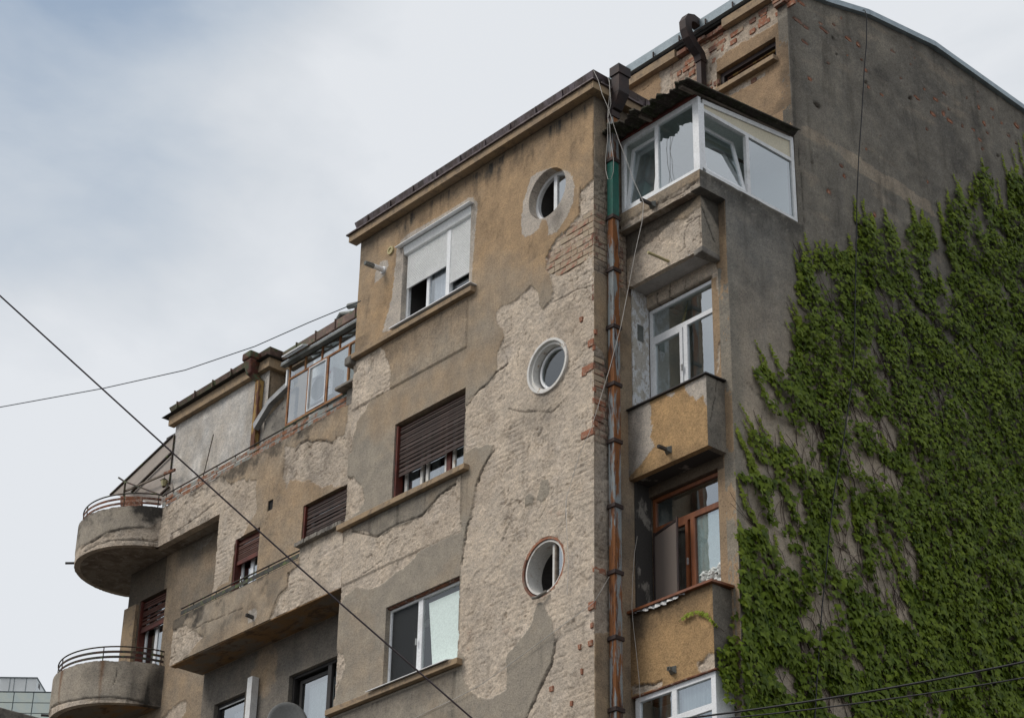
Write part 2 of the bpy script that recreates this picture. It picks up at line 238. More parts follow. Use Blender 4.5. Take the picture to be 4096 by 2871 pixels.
# ------------------------------------------------------------------ objects
def tag(o, label=None, cat=None, group=None, kind=None):
    if label: o['label'] = label
    if cat: o['category'] = cat
    if group: o['group'] = group
    if kind: o['kind'] = kind
    return o
def empty(name, loc=(0, 0, 0), label=None, cat=None, group=None, parent=None):
    o = bpy.data.objects.new(name, None); COL.objects.link(o); o.location = loc; o.empty_display_size = 0.3
    if parent: o.parent = parent
    return tag(o, label, cat, group)
def link(name, me, mat, parent=None, kind=None):
    if mat is not None and not me.materials: me.materials.append(M[mat] if isinstance(mat, str) else mat)
    o = bpy.data.objects.new(name, me); COL.objects.link(o)
    if parent is not None:
        o.parent = parent
        bpy_off = world_off(parent)
        o.location = -Vector(bpy_off)
    if kind: o['kind'] = kind
    return o
def world_off(p):
    v = Vector((0, 0, 0))
    while p is not None: v += p.location; p = p.parent
    return v
class MB:
    def __init__(s): s.v = []; s.f = []; s.sm = []
    def add(s, vs, fs, smooth=False):
        n = len(s.v); s.v += [tuple(map(float, q)) for q in vs]; s.f += [tuple(n+i for i in g) for g in fs]; s.sm += [smooth]*len(fs); return s
    def box(s, x0, x1, y0, y1, z0, z1):
        vs = [(x, y, z) for x in (x0, x1) for y in (y0, y1) for z in (z0, z1)]
        return s.add(vs, [(0, 1, 3, 2), (4, 6, 7, 5), (0, 4, 5, 1), (2, 3, 7, 6), (0, 2, 6, 4), (1, 5, 7, 3)])
    def hexa(s, b, t):      # two quads (4 pts each) joined
        return s.add(list(b)+list(t), [(3, 2, 1, 0), (4, 5, 6, 7), (0, 1, 5, 4), (1, 2, 6, 5), (2, 3, 7, 6), (3, 0, 4, 7)])
    def quad(s, a, b, c, d): return s.add([a, b, c, d], [(0, 1, 2, 3)])
    def beam(s, p0, p1, w, h, up=(0, 0, 1)):
        p0, p1 = Vector(p0), Vector(p1); d = (p1-p0).normalized(); u = Vector(up); sd = d.cross(u)
        if sd.length < 1e-4: sd = d.cross(Vector((0, 1, 0)))
        sd.normalize(); u = sd.cross(d).normalized()
        a = [p+sd*(i*w/2)+u*(j*h/2) for p in (p0, p1) for i, j in ((-1, -1), (1, -1), (1, 1), (-1, 1))]
        return s.hexa(a[:4], a[4:])
    def tube(s, pts, r, n=6, smooth=True, caps=True):
        pts = [Vector(p) for p in pts]; rs = r if hasattr(r, '__len__') else [r]*len(pts); vs = []; prev = None
        for i, p in enumerate(pts):
            d = (pts[min(i+1, len(pts)-1)]-pts[max(i-1, 0)]).normalized()
            a = d.cross(Vector((0, 0, 1)) if abs(d.z) < 0.95 else Vector((0, 1, 0))).normalized()
            if prev is not None:
                a = (prev-d*prev.dot(d)); a.normalize()
            prev = a; b = d.cross(a)
            vs += [p+(a*math.cos(6.28318*k/n)+b*math.sin(6.28318*k/n))*rs[i] for k in range(n)]
        fs = [(i*n+k, i*n+(k+1) % n, (i+1)*n+(k+1) % n, (i+1)*n+k) for i in range(len(pts)-1) for k in range(n)]
        s.add(vs, fs, smooth)
        if caps: s.add(vs[:n], [tuple(range(n))[::-1]]); s.add(vs[-n:], [tuple(range(n))])
        return s
    def disc(s, c, r, ax, n=32, th=0.0):
        c = Vector(c); a, b, d = ax
        top = [c+Vector(a)*r*math.cos(2*math.pi*k/n)+Vector(b)*r*math.sin(2*math.pi*k/n) for k in range(n)]
        if not th: return s.add(top, [tuple(range(n))])
        bot = [p+Vector(d)*th for p in top]
        s.add(top+bot, [tuple(range(n)), tuple(range(2*n-1, n-1, -1))]+[(k, (k+1) % n, n+(k+1) % n, n+k) for k in range(n)])
        return s
    def ring(s, c, r0, r1, y0, y1, n=56, a0=0, a1=2*math.pi):   # annulus in an XZ plane from y0 to y1
        full = abs(a1-a0-2*math.pi) < 1e-6; m_ = n if full else n+1; vs = []
        for k in range(m_):
            t = a0+(a1-a0)*k/n; cs, sn = math.cos(t), math.sin(t)
            for r, y in ((r0, y0), (r1, y0), (r1, y1), (r0, y1)): vs.append((c[0]+cs*r, y, c[1]+sn*r))
        fs = []
        for k in range(n):
            p, q = 4*k, 4*((k+1) % m_)
            fs += [(p+i, p+(i+1) % 4, q+(i+1) % 4, q+i) for i in range(4)]
        return s.add(vs, fs)
    def build(s, name, mat, parent=None, kind=None, bevel=0):
        me = bpy.data.meshes.new(name); me.from_pydata(s.v, [], s.f)
        me.polygons.foreach_set('use_smooth', s.sm); me.update()
        o = link(name, me, mat, parent, kind)
        if bevel:
            bv = o.modifiers.new('bevel', 'BEVEL'); bv.width = bevel; bv.segments = 2; bv.limit_method = 'ANGLE'
        return o

# ------------------------------------------------------------------ noise and relief walls
_T = np.random.default_rng(3).random((8, 256, 256))
def vn(x, y, seed=0):
    t = _T[seed % 8]; xi = np.floor(x).astype(int); yi = np.floor(y).astype(int); fx = x-xi; fy = y-yi
    fx = fx*fx*(3-2*fx); fy = fy*fy*(3-2*fy); a = (xi+seed*37) % 256; b = (xi+1+seed*37) % 256; c = yi % 256; d = (yi+1) % 256
    return (t[a, c]*(1-fx)+t[b, c]*fx)*(1-fy)+(t[a, d]*(1-fx)+t[b, d]*fx)*fy
def fbm(u, v, s, seed=0, octv=4, su=1.0, gain=0.5):
    r = 0; a = 1; tot = 0; k = 1/s
    for i in range(octv):
        r = r+a*(vn(u*k*su+i*17.3, v*k+i*9.1, seed+i)-0.5); tot += a; a *= gain; k *= 2.03
    return r/tot*2
def pip(px, py, poly):
    ins = np.zeros(px.shape, bool); n = len(poly)
    for i in range(n):
        x0, y0 = poly[i]; x1, y1 = poly[(i+1) % n]
        if y0 == y1: continue
        c = ((y0 > py) != (y1 > py)) & (px < (x1-x0)*(py-y0)/(y1-y0)+x0); ins ^= c
    return ins
def dline(px, py, pts):
    d = np.full(px.shape, 9.0)
    for (x0, y0), (x1, y1) in zip(pts[:-1], pts[1:]):
        L = (x1-x0)**2+(y1-y0)**2+1e-9; t = np.clip(((px-x0)*(x1-x0)+(py-y0)*(y1-y0))/L, 0, 1)
        d = np.minimum(d, np.hypot(px-x0-t*(x1-x0), py-y0-t*(y1-y0)))
    return d
def sstep(a, b, x):
    t = np.clip((x-a)/(b-a), 0, 1); return t*t*(3-2*t)
def lines(a, b, res, snaps):
    s = sorted({round(x, 5) for x in [a, b]+[q for q in snaps if a < q < b]}); out = []
    for p, q in zip(s[:-1], s[1:]):
        n = max(1, int(round((q-p)/res))); out += [p+(q-p)*i/n for i in range(n)]
    return np.array(out+[b])
def relief(name, parent, mat, P, u0, u1, v0, v1, res, hf, rects=(), circles=(), depth=0.22, top=None, cR=None, cL=None, skirt_edges='', kind=None):
    us = lines(u0, u1, res, [q for r in rects for q in r[:2]]); vs = lines(v0, v1, res, [q for r in rects for q in r[2:4]])
    U, V = np.meshgrid(us, vs, indexing='ij'); V0 = V.copy()
    for cx, cy, r in circles:
        d = np.hypot(U-cx, V-cy); mk = np.abs(d-r) < 0.62*res; k = np.where(mk, r/np.maximum(d, 1e-6), 1)
        U = cx+(U-cx)*k; V = cy+(V-cy)*k
    alive = np.ones((len(us)-1, len(vs)-1), bool)
    uc = (us[:-1]+us[1:])[:, None]/2+0*vs[None, :-1]; vc = (vs[:-1]+vs[1:])[None, :]/2+0*uc
    for r in rects: alive &= ~((uc > r[0]) & (uc < r[1]) & (vc > r[2]) & (vc < r[3]))
    Um = (U[:-1, :-1]+U[1:, :-1]+U[:-1, 1:]+U[1:, 1:])/4; Vm = (V[:-1, :-1]+V[1:, :-1]+V[:-1, 1:]+V[1:, 1:])/4
    for cx, cy, r in circles: alive &= ~(np.hypot(Um-cx, Vm-cy) < r*0.999)
    if top is not None:
        alive &= vc-(vs[1]-vs[0])/2 < top(uc); V = np.minimum(V, top(U))
    H, C = hf(U, V)
    if cR is not None:
        c = cR(V[-1]); U[-1] = u1-c; H[-1] = -c; U[:-1] = np.minimum(U[:-1], (u1-c-0.002)[None, :])
    if cL is not None:
        c = cL(V[0]); U[0] = u0+c; H[0] = -c; U[1:] = np.maximum(U[1:], (u0+c+0.002)[None, :])
    nu, nv = U.shape; base = np.stack(P(U, V, H), -1).reshape(-1, 3); back = np.stack(P(U, V, -depth+0*H), -1).reshape(-1, 3)
    cols = C.reshape(-1, 3); I = np.arange(nu*nv).reshape(nu, nv)
    q = np.stack([I[:-1, :-1][alive], I[1:, :-1][alive], I[1:, 1:][alive], I[:-1, 1:][alive]], -1)
    pa = np.zeros((nu+1, nv+1), bool); pa[1:-1, 1:-1] = alive; pa = pa[:nu+1, :nv+1]
    es = []
    A = np.zeros((nu+1, nv-1), bool); A[1:-1] = alive; bd = A[1:] != A[:-1]          # edges along v at column i
    if 'L' not in skirt_edges: bd[0] = False
    if 'R' not in skirt_edges: bd[-1] = False
    i, j = np.nonzero(bd); es.append(np.stack([I[i, j], I[i, j+1]], -1))
    B = np.zeros((nu-1, nv+1), bool); B[:, 1:-1] = alive; bd = B[:, 1:] != B[:, :-1]
    if 'B' not in skirt_edges: bd[:, 0] = False
    if 'T' not in skirt_edges: bd[:, -1] = False
    i, j = np.nonzero(bd); es.append(np.stack([I[i, j], I[i+1, j]], -1))
    es = np.concatenate(es); n = len(es); nb = len(base)
    sv = np.concatenate([base[es[:, 0]], base[es[:, 1]], back[es[:, 1]], back[es[:, 0]]])
    sc = np.concatenate([cols[es[:, 0]], cols[es[:, 1]], cols[es[:, 1]], cols[es[:, 0]]])
    k = np.arange(n); sq = np.stack([nb+k, nb+n+k, nb+2*n+k, nb+3*n+k], -1)
    verts = np.concatenate([base, sv]); cc = np.concatenate([cols, sc]); faces = np.concatenate([q, sq])
    me = bpy.data.meshes.new(name); me.vertices.add(len(verts)); me.vertices.foreach_set('co', verts.ravel())
    me.loops.add(faces.size); me.loops.foreach_set('vertex_index', faces.ravel().astype(np.int32))
    me.polygons.add(len(faces)); me.polygons.foreach_set('loop_start', (np.arange(len(faces))*4).astype(np.int32))
    at = me.attributes.new('Col', 'FLOAT_COLOR', 'POINT')
    at.data.foreach_set('color', np.concatenate([np.clip(cc, 0.005, 0.9), np.ones((len(cc), 1))], 1).ravel().astype(np.float32))
    me.update(calc_edges=True)
    return link(name, me, mat, parent, kind)
def Pfront(Y): return lambda u, v, h: (u, Y-h+0*u, v)
def Pside(X): return lambda u, v, h: (X+h+0*u, u, v)
def arr(c): return np.array(c, float)
def mixa(a, b, t): return a*(1-t[..., None])+b*t[..., None]
def jag(seed, amp=0.012, base=0.004): 
    return lambda v: base+amp*np.clip(fbm(v, 0*v+seed, 0.12, seed, 3)+0.5*fbm(v, 0*v+seed, 0.6, seed+1, 2)+0.45, 0, 1.6)
ROUGH = arr((0.59, 0.50, 0.405)); WARM = arr((0.45, 0.313, 0.188)); GREYP = arr((0.370, 0.325, 0.265)); CEM = arr((0.53, 0.47, 0.405))
def surface(rough_polys=(), cement_polys=(), panels=(), cracks=(), warm=None, grime=None, seed=0, smooth_a=WARM, smooth_b=GREYP, rough=ROUGH, dep=0.024, course=0.085, brick_polys=(), rough_amp=1.0, all_rough=False, tint=None, faint=()):
    def hf(U, V):
        w = 0.030*fbm(U, V, 0.22, seed+1, 5, gain=.6)+0.012*fbm(U, V, 0.04, seed+6, 2); w2 = 0.030*fbm(U, V, 0.2, seed+3, 5, gain=.6)+0.012*fbm(U, V, 0.04, seed+7, 2)
        Uw, Vw = U+w, V+w2; R = np.ones(U.shape, bool) if all_rough else np.zeros(U.shape, bool)
        for p in rough_polys: R |= pip(Uw, Vw, p)
        C_ = np.zeros(U.shape, bool); 
        for p in cement_polys: C_ |= pip(U+0.6*w+0.02*fbm(U, V, 0.05, seed+2, 2), V+0.6*w2, p)
        B_ = np.zeros(U.shape, bool)
        for p in brick_polys: B_ |= pip(Uw, Vw, p)
        fine = fbm(U, V, 0.045, seed+2, 3, gain=0.65); mid = fbm(U, V, 0.20, seed+4, 4, gain=0.6); big = fbm(U, V, 1.1, seed+5, 3)
        # rough base: scratch coat with faint courses showing through
        cv = (V+0.012*mid)/course; g = np.abs(cv-np.floor(cv)-0.5)*2; courses = sstep(0.72, 1.0, g)*sstep(-0.15, 0.5, big+0.6*fbm(U, V, 0.35, seed+6, 3))
        am = 0.30+0.85*sstep(-0.35, 0.35, fbm(U, V, 1.0, seed+6, 3)); lump = np.maximum(mid, 0)*0.016*am
        pits = sstep(0.34, 0.6, fbm(U, V, 0.085, seed+7, 4, su=0.55, gain=.6))*am; n0 = fbm(U, V, 0.55, seed+2, 5, gain=.62); thin = (1-sstep(0.006, 0.022, np.abs(n0)))*sstep(0.0, 0.3, fbm(U, V, 0.8, seed+4, 2)+0.12)
        layer2 = sstep(0.02, 0.05, fbm(U, V, 0.75, seed+3, 5, gain=0.55))       # ragged second coat edge
        HR = -dep+rough_amp*(0.0085*fine+0.006*fbm(U, V, 0.022, seed+5, 2)+lump-0.010*courses*am-0.011*pits+0.010*layer2-0.012*thin)
        CR = np.broadcast_to(rough, U.shape+(3,))*(1+0.10*fine+0.10*mid)[..., None]
        CR = mixa(CR, rough*arr((0.86, 0.83, 0.80)), np.clip(sstep(-0.1, 0.5, fbm(U, V, 0.9, seed+1, 4))*0.55, 0, 1))
        CR = mixa(CR, rough*arr((1.16, 1.15, 1.13)), layer2*0.45)
        CR = mixa(CR, rough*arr((0.74, 0.72, 0.70)), 0.6*sstep(0.12, 0.5, fbm(U, V, 0.45, seed+2, 5, gain=.65)))
        CR = mixa(CR, rough*arr((1.18, 1.20, 1.24)), 0.5*sstep(0.15, 0.42, fbm(U, V, 0.7, seed+7, 5, gain=.6)))
        CR = mixa(CR, rough*arr((0.50, 0.46, 0.42)), np.clip(courses*0.40*am+pits*0.55+thin*0.6, 0, 1))
        for p in faint:
            fm_ = sstep(0.0, 0.45, fbm(U, V, 0.4, seed+3, 4, gain=.6)+0.12)*pip(Uw, Vw, p); bc = 0.105; row = np.floor((V+0.006*mid)/bc); gu = (U+0.13*(row % 2)+0.01*fine)/0.26; fu = np.abs(gu-np.floor(gu)-0.5)*2; fv = np.abs((V+0.006*mid)/bc-row-0.5)*2
            jn = np.maximum(sstep(0.94, 0.99, fu), sstep(0.72, 0.95, fv))*fm_; HR = HR-0.0075*jn+0.004*fm_*vn(np.floor(gu)*5.3, row*2.7, seed); CR = mixa(CR, rough*0.50, jn*0.30)
            rd = fm_*sstep(0.80, 0.9, vn(np.floor(gu)*9.3, row*6.1, seed+1))*sstep(-0.1, 0.3, fine+mid); CR = mixa(CR, arr((0.40, 0.22, 0.15)), rd*0.5*(1-jn))
        HS = 0.0012*fine+0.002*fbm(U, V, 0.5, seed, 2)
        t = np.clip((warm(U, V) if warm else 0.5+0*U)+0.45*big+0.22*mid, 0, 1)
        CS = mixa(smooth_b, smooth_a, t)*(1+0.07*fine+0.06*mid)[..., None]
        if rough_polys and not all_rough:
            Uq, Vq = U+1.7*w+0.02*fbm(U, V, 0.09, seed+5, 3), V+1.7*w2+0.02*fbm(U, V, 0.09, seed+4, 3); R_o = np.zeros(U.shape, bool)
            for p in rough_polys: R_o |= pip(Uq, Vq, p)
            inter = R_o & ~R; HS = np.where(inter, -0.011+0.002*fine, HS); CS = np.where(inter[..., None], (0.55*rough+0.45*smooth_b)*(1+0.08*fine)[..., None], CS)
        H = np.where(R, HR, HS); C = np.where(R[..., None], CR, CS)
        if brick_polys:
            bc = 0.105; row = np.floor(V/bc); gu = (U+0.13*(row % 2))/0.26; fu = np.abs(gu-np.floor(gu)-0.5)*2; fv = np.abs(V/bc-row-0.5)*2
            joint = np.maximum(sstep(0.93, 0.99, fu), sstep(0.78, 0.95, fv)); rb = vn(np.floor(gu)*7.7, row*3.1, seed)
            HB = -dep-0.004+0.006*fine-0.012*joint+0.008*rb
            redm = np.clip(sstep(0.05, 0.45, fbm(U, V, 0.12, seed+2, 4, gain=0.7)+0.5*(rb-0.45)), 0, 1)
            CB = mixa(rough*arr((0.98, 0.94, 0.9)), arr((0.34, 0.185, 0.135)), redm*0.75)*(1+0.1*fine)[..., None]
            CB = mixa(CB, rough*0.45, joint*0.8); m_ = B_ & R; H = np.where(m_, HB, H); C = np.where(m_[..., None], CB, C)
        H = np.where(C_ & ~R, 0.003+0.0015*fine, H); C = np.where((C_ & ~R)[..., None], CEM*(1+0.05*mid+0.03*fine)[..., None], C)
        for (a, b, c, d, hh) in panels:
            pm = (U > a) & (U < b) & (V > c) & (V < d); H = H+np.where(pm, hh, 0)
        for pts, wd in cracks:
            dd = dline(U+0.02*fine, V+0.02*mid, pts); ck = 1-sstep(wd*0.6, wd*1.4, dd); H = H-0.016*ck; C = C*(1-0.62*ck)[..., None]
        if tint is not None: C = tint(U, V, C, R)
        if grime is not None:
            gm = np.clip(grime(U, V, R)+0*U, 0, 1); C = mixa(C, C*0.0+arr((0.055, 0.05, 0.044)), gm)
        return H, C
    return hf

# ================================================================== SETTING
tag(MB().box(-600, 600, -600, 600, -0.3, 0).build('ground', 'asphalt'), 'dark asphalt street surface below the building', kind='structure')
tag(MB().box(-60, 60, -4.2, 0.4, 0.0, 0.13).build('pavement', 'paving'), 'grey pavement along the foot of the facade', kind='structure')

# ================================================================== APARTMENT BUILDING
BLD = empty('apartment_building', (0, 0, 0), 'weathered apartment block with peeling tan plaster, round windows and curved concrete balconies', 'building')
RES = 0.016
# ---- openings on the bay front
WX0, WX1 = -4.64, -2.89
R_BAY = [(WX0, WX1, 18.80, 20.44), (WX0, WX1, 15.66, 17.08), (WX0, WX1, 12.60, 13.94)]
CIRC = [(-1.05, 19.77, 0.43), (-0.995, 16.70, 0.435), (-1.06, 13.51, 0.45)]
rough_main = (PF(c5, [(1790, 190), (1743, 200), (1700, 240), (1650, 290), (1635, 380), (1640, 460), (1590, 520), (1530, 590), (1475, 640), (1430, 710), (1400, 770), (1395, 850), (1420, 890), (1435, 950), (1450, 1010), (1440, 1070), (1400, 1110), (1370, 1145), (1345, 1100), (1355, 1050), (1330, 990), (1290, 965), (1240, 1020), (1180, 1070), (1130, 1100), (1080, 1110), (1045, 1160), (1050, 1240), (1090, 1280), (1105, 1330), (1075, 1390), (1055, 1450), (1045, 1510), (1050, 1600)])
    + PF(c10, [(580, 270), (578, 370), (560, 420), (500, 480), (430, 520), (390, 570), (350, 610), (320, 680), (318, 1030), (380, 985), (440, 985), (500, 955), (550, 960), (530, 1030), (480, 1120), (440, 1190), (400, 1290), (390, 1370), (370, 1480), (345, 1590)])
    + PF(c9, [(305, 168), (308, 200), (290, 280), (275, 420), (265, 480), (258, 540), (240, 1130), (255, 1120), (290, 1140), (285, 1200), (270, 1250), (290, 1330), (330, 1400), (400, 1455), (480, 1460), (560, 1430), (600, 1400), (600, 1300), (595, 1200), (610, 1130), (680, 1060), (740, 980), (790, 900), (815, 790), (835, 752), (872, 752), (900, 830), (935, 880), (940, 960), (960, 1040), (940, 1150), (930, 1210), (880, 1300), (840, 1390), (800, 1480), (745, 1609), (640, 1900), (1320, 1900), (1320, 1500)]))
rough_left = PF(c3, [(1000, 650), (1070, 640), (1150, 600), (1240, 560), (1290, 620), (1300, 660), (1335, 720), (1340, 800), (1330, 920), (1260, 960), (1200, 990), (1150, 1040), (1100, 1130), (1060, 1180), (1040, 1250), (1020, 1330), (1015, 1420), (900, 1450), (960, 900)])
rough_l2 = PF(c4, [(740, 0), (850, 10), (915, 80), (920, 170), (885, 235), (820, 290), (700, 320)])
rough_mid = PF(c4, [(700, 345), (830, 345), (870, 375), (950, 375), (1010, 408), (1060, 395), (1110, 345), (1180, 330), (1250, 290), (1310, 265), (1370, 210), (1420, 140), (1480, 90), (1530, 60), (1550, 10), (1562, 10), (1565, 370), (1400, 440), (1290, 495), (1250, 545), (1170, 620), (1080, 680), (1020, 725), (950, 755), (860, 740), (800, 790), (770, 850), (650, 870)])
rough_l3 = PF(c4, [(690, 1170), (780, 1180), (795, 1240), (770, 1350), (745, 1420), (720, 1480), (650, 1500)])
cem = [PF(c5, [(235, 1300), (245, 1250), (300, 1050), (320, 850), (335, 720), (370, 640), (430, 590), (520, 540), (650, 470), (760, 400), (850, 345), (880, 340), (915, 390), (900, 560), (880, 800), (870, 950), (700, 1050), (400, 1260)]),
       PF(c5, [(1225, 600), (1230, 480), (1240, 380), (1265, 300), (1290, 200), (1340, 160), (1440, 130), (1540, 150), (1590, 180), (1605, 270), (1600, 370), (1560, 460), (1510, 540), (1480, 590), (1415, 610), (1420, 540), (1400, 500), (1370, 500), (1350, 560), (1310, 600), (1250, 630)]),
       PF(c5, [(175, 960), (180, 880), (220, 800), (270, 785), (275, 830), (250, 890), (185, 950)])]
brick_zone = PF(c5, [(1660, 470), (1800, 380), (1800, 700), (1700, 760), (1600, 860), (1500, 900), (1400, 880), (1400, 760), (1480, 640), (1600, 520)])
crk = [(PF(c5, [(1645, 270), (1640, 380), (1635, 450)]), 0.008), (PF(c9, [(340, 120), (310, 175), (290, 300), (270, 470)]), 0.012), (PF(c9, [(960, 1040), (930, 1210), (840, 1390), (745, 1609)]), 0.014),
       (PF(c10, [(335, 640), (430, 520), (500, 475), (580, 370), (650, 315)]), 0.012), (PF(c10, [(405, 1290), (460, 1150), (550, 1000)]), 0.012),
       (PF(c4, [(1150, 410), (1090, 450), (1050, 560), (960, 620), (900, 660)]), 0.006), (PF(c4, [(840, 370), (1010, 408), (1110, 345), (1310, 265), (1420, 140), (1530, 60)]), 0.012),
       (PF(c10, [(745, 190), (742, 340)]), 0.006), (PF(c10, [(670, 670), (760, 690), (890, 695)]), 0.008), (PF(c10, [(1340, 300), (1230, 330), (1140, 400)]), 0.006),
       (PF(c5, [(1740, 965), (1600, 1000), (1500, 1060), (1460, 1080)]), 0.008), (PF(c5, [(1040, 1590), (1120, 1530), (1110, 1460)]), 0.008),
       (PF(c9, [(650, 60), (600, 200), (560, 310)]), 0.006), (PF(c9, [(900, 30), (850, 120), (800, 170)]), 0.006),
       (PF(c10, [(820, 680), (1010, 700), (1090, 620)]), 0.007), (PF(c4, [(550*2.3, 20), (1200, 60)]), 0.004)]
def warm_bay(U, V): return 0.0+0.90*sstep(17.2, 19.6, V)+0.12*sstep(-3, -0.5, U)*sstep(17, 19, V)+0.35*sstep(0.55, 0.15, np.abs(V-17.35))
def grime_bay(U, V, R):
    g = 0.66*sstep(20.52, 21.02, V+0.22*fbm(U, V, 0.35, 5, 5, gain=.65))*(~R)+0.30*sstep(0.15, 0.55, fbm(U, V*0.5, 0.28, 7, 5, gain=.65))*(V > 18.7)*(~R)
    for zt in (18.68, 15.60, 12.46):
        g = g+0.50*sstep(zt-0.5, zt, V+0.18*fbm(U, V, 0.3, 6, 5, gain=.65))*(V < zt)*(U < -2.9)*(~R)
    dr = sstep(0.15, 0.6, fbm(U, V*0.08, 0.11, 2, 4, gain=.65))
    for zt in (18.68, 15.60, 12.46, 21.0): g = g+0.30*dr*sstep(zt-0.9-0.4*fbm(U, 0*V+zt, 0.2, 3, 2), zt, V)*(V < zt)
    g = g+0.35*sstep(0.25, 0.0, np.abs(U+0.80)+0.6*np.abs(V-19.22)+0.08*fbm(U, V, 0.1, 3, 3))
    g = g+0.35*sstep(0.18, 0.0, np.abs(U+0.72)+0.9*np.abs(V-17.85)+0.08*fbm(U, V, 0.1, 2, 3))
    g = g+0.30*sstep(18.9, 18.7, V)*0+0.4*sstep(-5.35, -5.75, U+0.12*fbm(U, V, 0.2, 3, 3))*(np.abs(V-18.9) < 0.25)
    g = g+0.28*sstep(0.75, 0.2, np.hypot((U+1.1), (V-16.05)*1.4)+0.2*fbm(U, V, 0.2, 5, 4))
    return g+0.15*sstep(0.1, 0.6, fbm(U, V, 0.8, 4, 4))*(~R)
def tint_bay(U, V, C, R):
    k = sstep(0.9, 0.1, np.hypot(U+4.6, V-14.4))*0   # reserved
    # grey plaster flakes hanging on in the rough field
    return C
fl = [PF(c10, [(930, 1240), (985, 1235), (1000, 1300), (990, 1360), (935, 1425), (890, 1395), (915, 1320)]), PF(c10, [(830, 1350), (870, 1365), (860, 1430), (800, 1450), (800, 1380)])]
hf_bay0 = surface([rough_main, rough_left, rough_l2, rough_mid, rough_l3], cem, [(-5.86, -2.90, 17.79, 18.70, 0.026), (-5.86, -2.90, 14.66, 15.60, 0.020), (-5.86, -2.94, 10.3, 12.50, 0.020)], crk, warm_bay, grime_bay, seed=0, brick_polys=[brick_zone], faint=[PF(c9, [(880, 690), (1300, 690), (1300, 1700), (700, 1700), (940, 1200), (960, 1040)]), PF(c9, [(240, 860), (500, 760), (760, 800), (620, 1040), (300, 1120)]), PF(c10, [(1020, 1000), (1400, 880), (1400, 1700), (900, 1700)]), PF(c10, [(350, 720), (640, 640), (700, 900), (340, 980)]), PF(c5, [(1460, 900), (1800, 760), (1800, 1100), (1500, 1080)])])
def hf_bay(U, V):
    H, C = hf_bay0(U, V)
    for p in fl:
        m_ = pip(U+0.01*fbm(U, V, 0.05, 3, 3), V, p); H = np.where(m_, -0.006+0.001*fbm(U, V, 0.03, 1, 2), H); C = np.where(m_[..., None], GREYP*0.95, C)
    return H, C
cjag = jag(11, 0.018, 0.003)
wall_bay = relief('wall', BLD, 'wall', Pfront(0), -5.86, 0.0, 10.4, 21.06, RES, hf_bay, R_BAY, CIRC, depth=0.16, cR=cjag, skirt_edges='L')
wall_bay['label'] = 'projecting bay wall with round windows and peeling plaster'
def grime_ret(U, V, R): return 0.10+0.45*sstep(20.3, 21.05, V+0.2*fbm(U, V, 0.3, 3, 4))+0.30*sstep(0.1, 0.5, fbm(U, V, 0.5, 6, 4))
ret_rough = [PS(c15, [(790, 0), (790, 800), (830, 830), (990, 860), (1060, 500), (1060, 0)], 0) + [], [(0, 15.0), (0.30, 15.2), (0.36, 16.3), (0.18, 16.6), (0.0, 16.7)], [(-0.1, 12.2), (0.32, 12.3), (0.32, 15.3), (-0.1, 15.3)], [(0, 18.0), (1.2, 17.6), (1.2, 19.0), (0, 19.9)]]
wall_ret = relief('wall', BLD, 'wall', Pside(0), 0.0, 1.16, 10.4, 21.06, RES, surface(ret_rough, [], [], [([(0.33, 12), (0.36, 14), (0.30, 15), (0.40, 16.5)], 0.008), ([(0.5, 12.6), (0.46, 14.5)], 0.006)], lambda U, V: 0.45+0*U, grime_ret, seed=4, rough=ROUGH*0.82, brick_polys=[[(-0.1, 17.2), (1.3, 17.2), (1.3, 19.0), (-0.1, 19.3)], [(-0.1, 15.1), (0.34, 15.1), (0.34, 16.5), (-0.1, 16.5)]]), cL=cjag)
wall_ret['label'] = 'narrow return wall of the bay beside the rusty drainpipe'
# ---- wall C (between bay and curved balconies) and its terrace band
R_C = [(-12.95, -10.68, 10.0, 17.74), (-8.02, -6.2, 15.3, 17.0), (-10.08, -9.30, 15.75, 17.03), (-8.08, -6.2, 12.0, 13.93), (-10.27, -9.35, 12.0, 13.99), (-9.12, -8.96, 17.26, 17.46)]
rc = [PF(c3, [(560, 1400), (600, 1350), (660, 1320), (700, 1340), (800, 1325), (860, 1350), (900, 1300), (960, 1280), (980, 1180), (990, 1040), (1010, 990), (1100, 980), (1100, 1700), (870, 1700), (800, 1600), (700, 1590), (600, 1609), (555, 1520)], .68),
      PF(c4, [(410, 80), (430, 30), (500, 40), (560, 30), (640, 85), (700, 60), (760, 30), (800, -20), (400, -200), (380, 0)], .68),
      PF(c4, [(-600, 300), (-300, -60), (-50, 0), (40, 60), (130, 20), (160, 180), (150, 260), (120, 360), (60, 395), (55, 440), (-60, 760), (-600, 900)], .68),
      PF(c2, [(1130, 150), (1400, 20), (1500, 60), (1640, -20), (1789, -60), (1789, 160), (1700, 330), (1640, 380), (1600, 640), (1480, 720), (1530, 200), (1100, 410), (1080, 300)], .68)]
def gr_c(U, V, R):
    top = 18.50-0.55*np.clip(fbm(U, V, 0.45, 3, 5, gain=.65)+0.30, 0.02, 1)
    g = 0.72*sstep(-0.05, 0.26, V-top+0.16*fbm(U, V, 0.08, 2, 4, gain=.7))*sstep(-6.6, -7.8, U)*1.0
    g = g*(V > 14.66)
    g = g+0.25*sstep(0.15, 0.55, fbm(U, V, 0.6, 4, 4, su=1.6))
    pm = sstep(0.42, 0.2, np.hypot(U+8.85, (V-14.2)*0.7)+0.15*fbm(U, V, 0.2, 2, 3)); g = g*(1-0.75*pm)
    return g
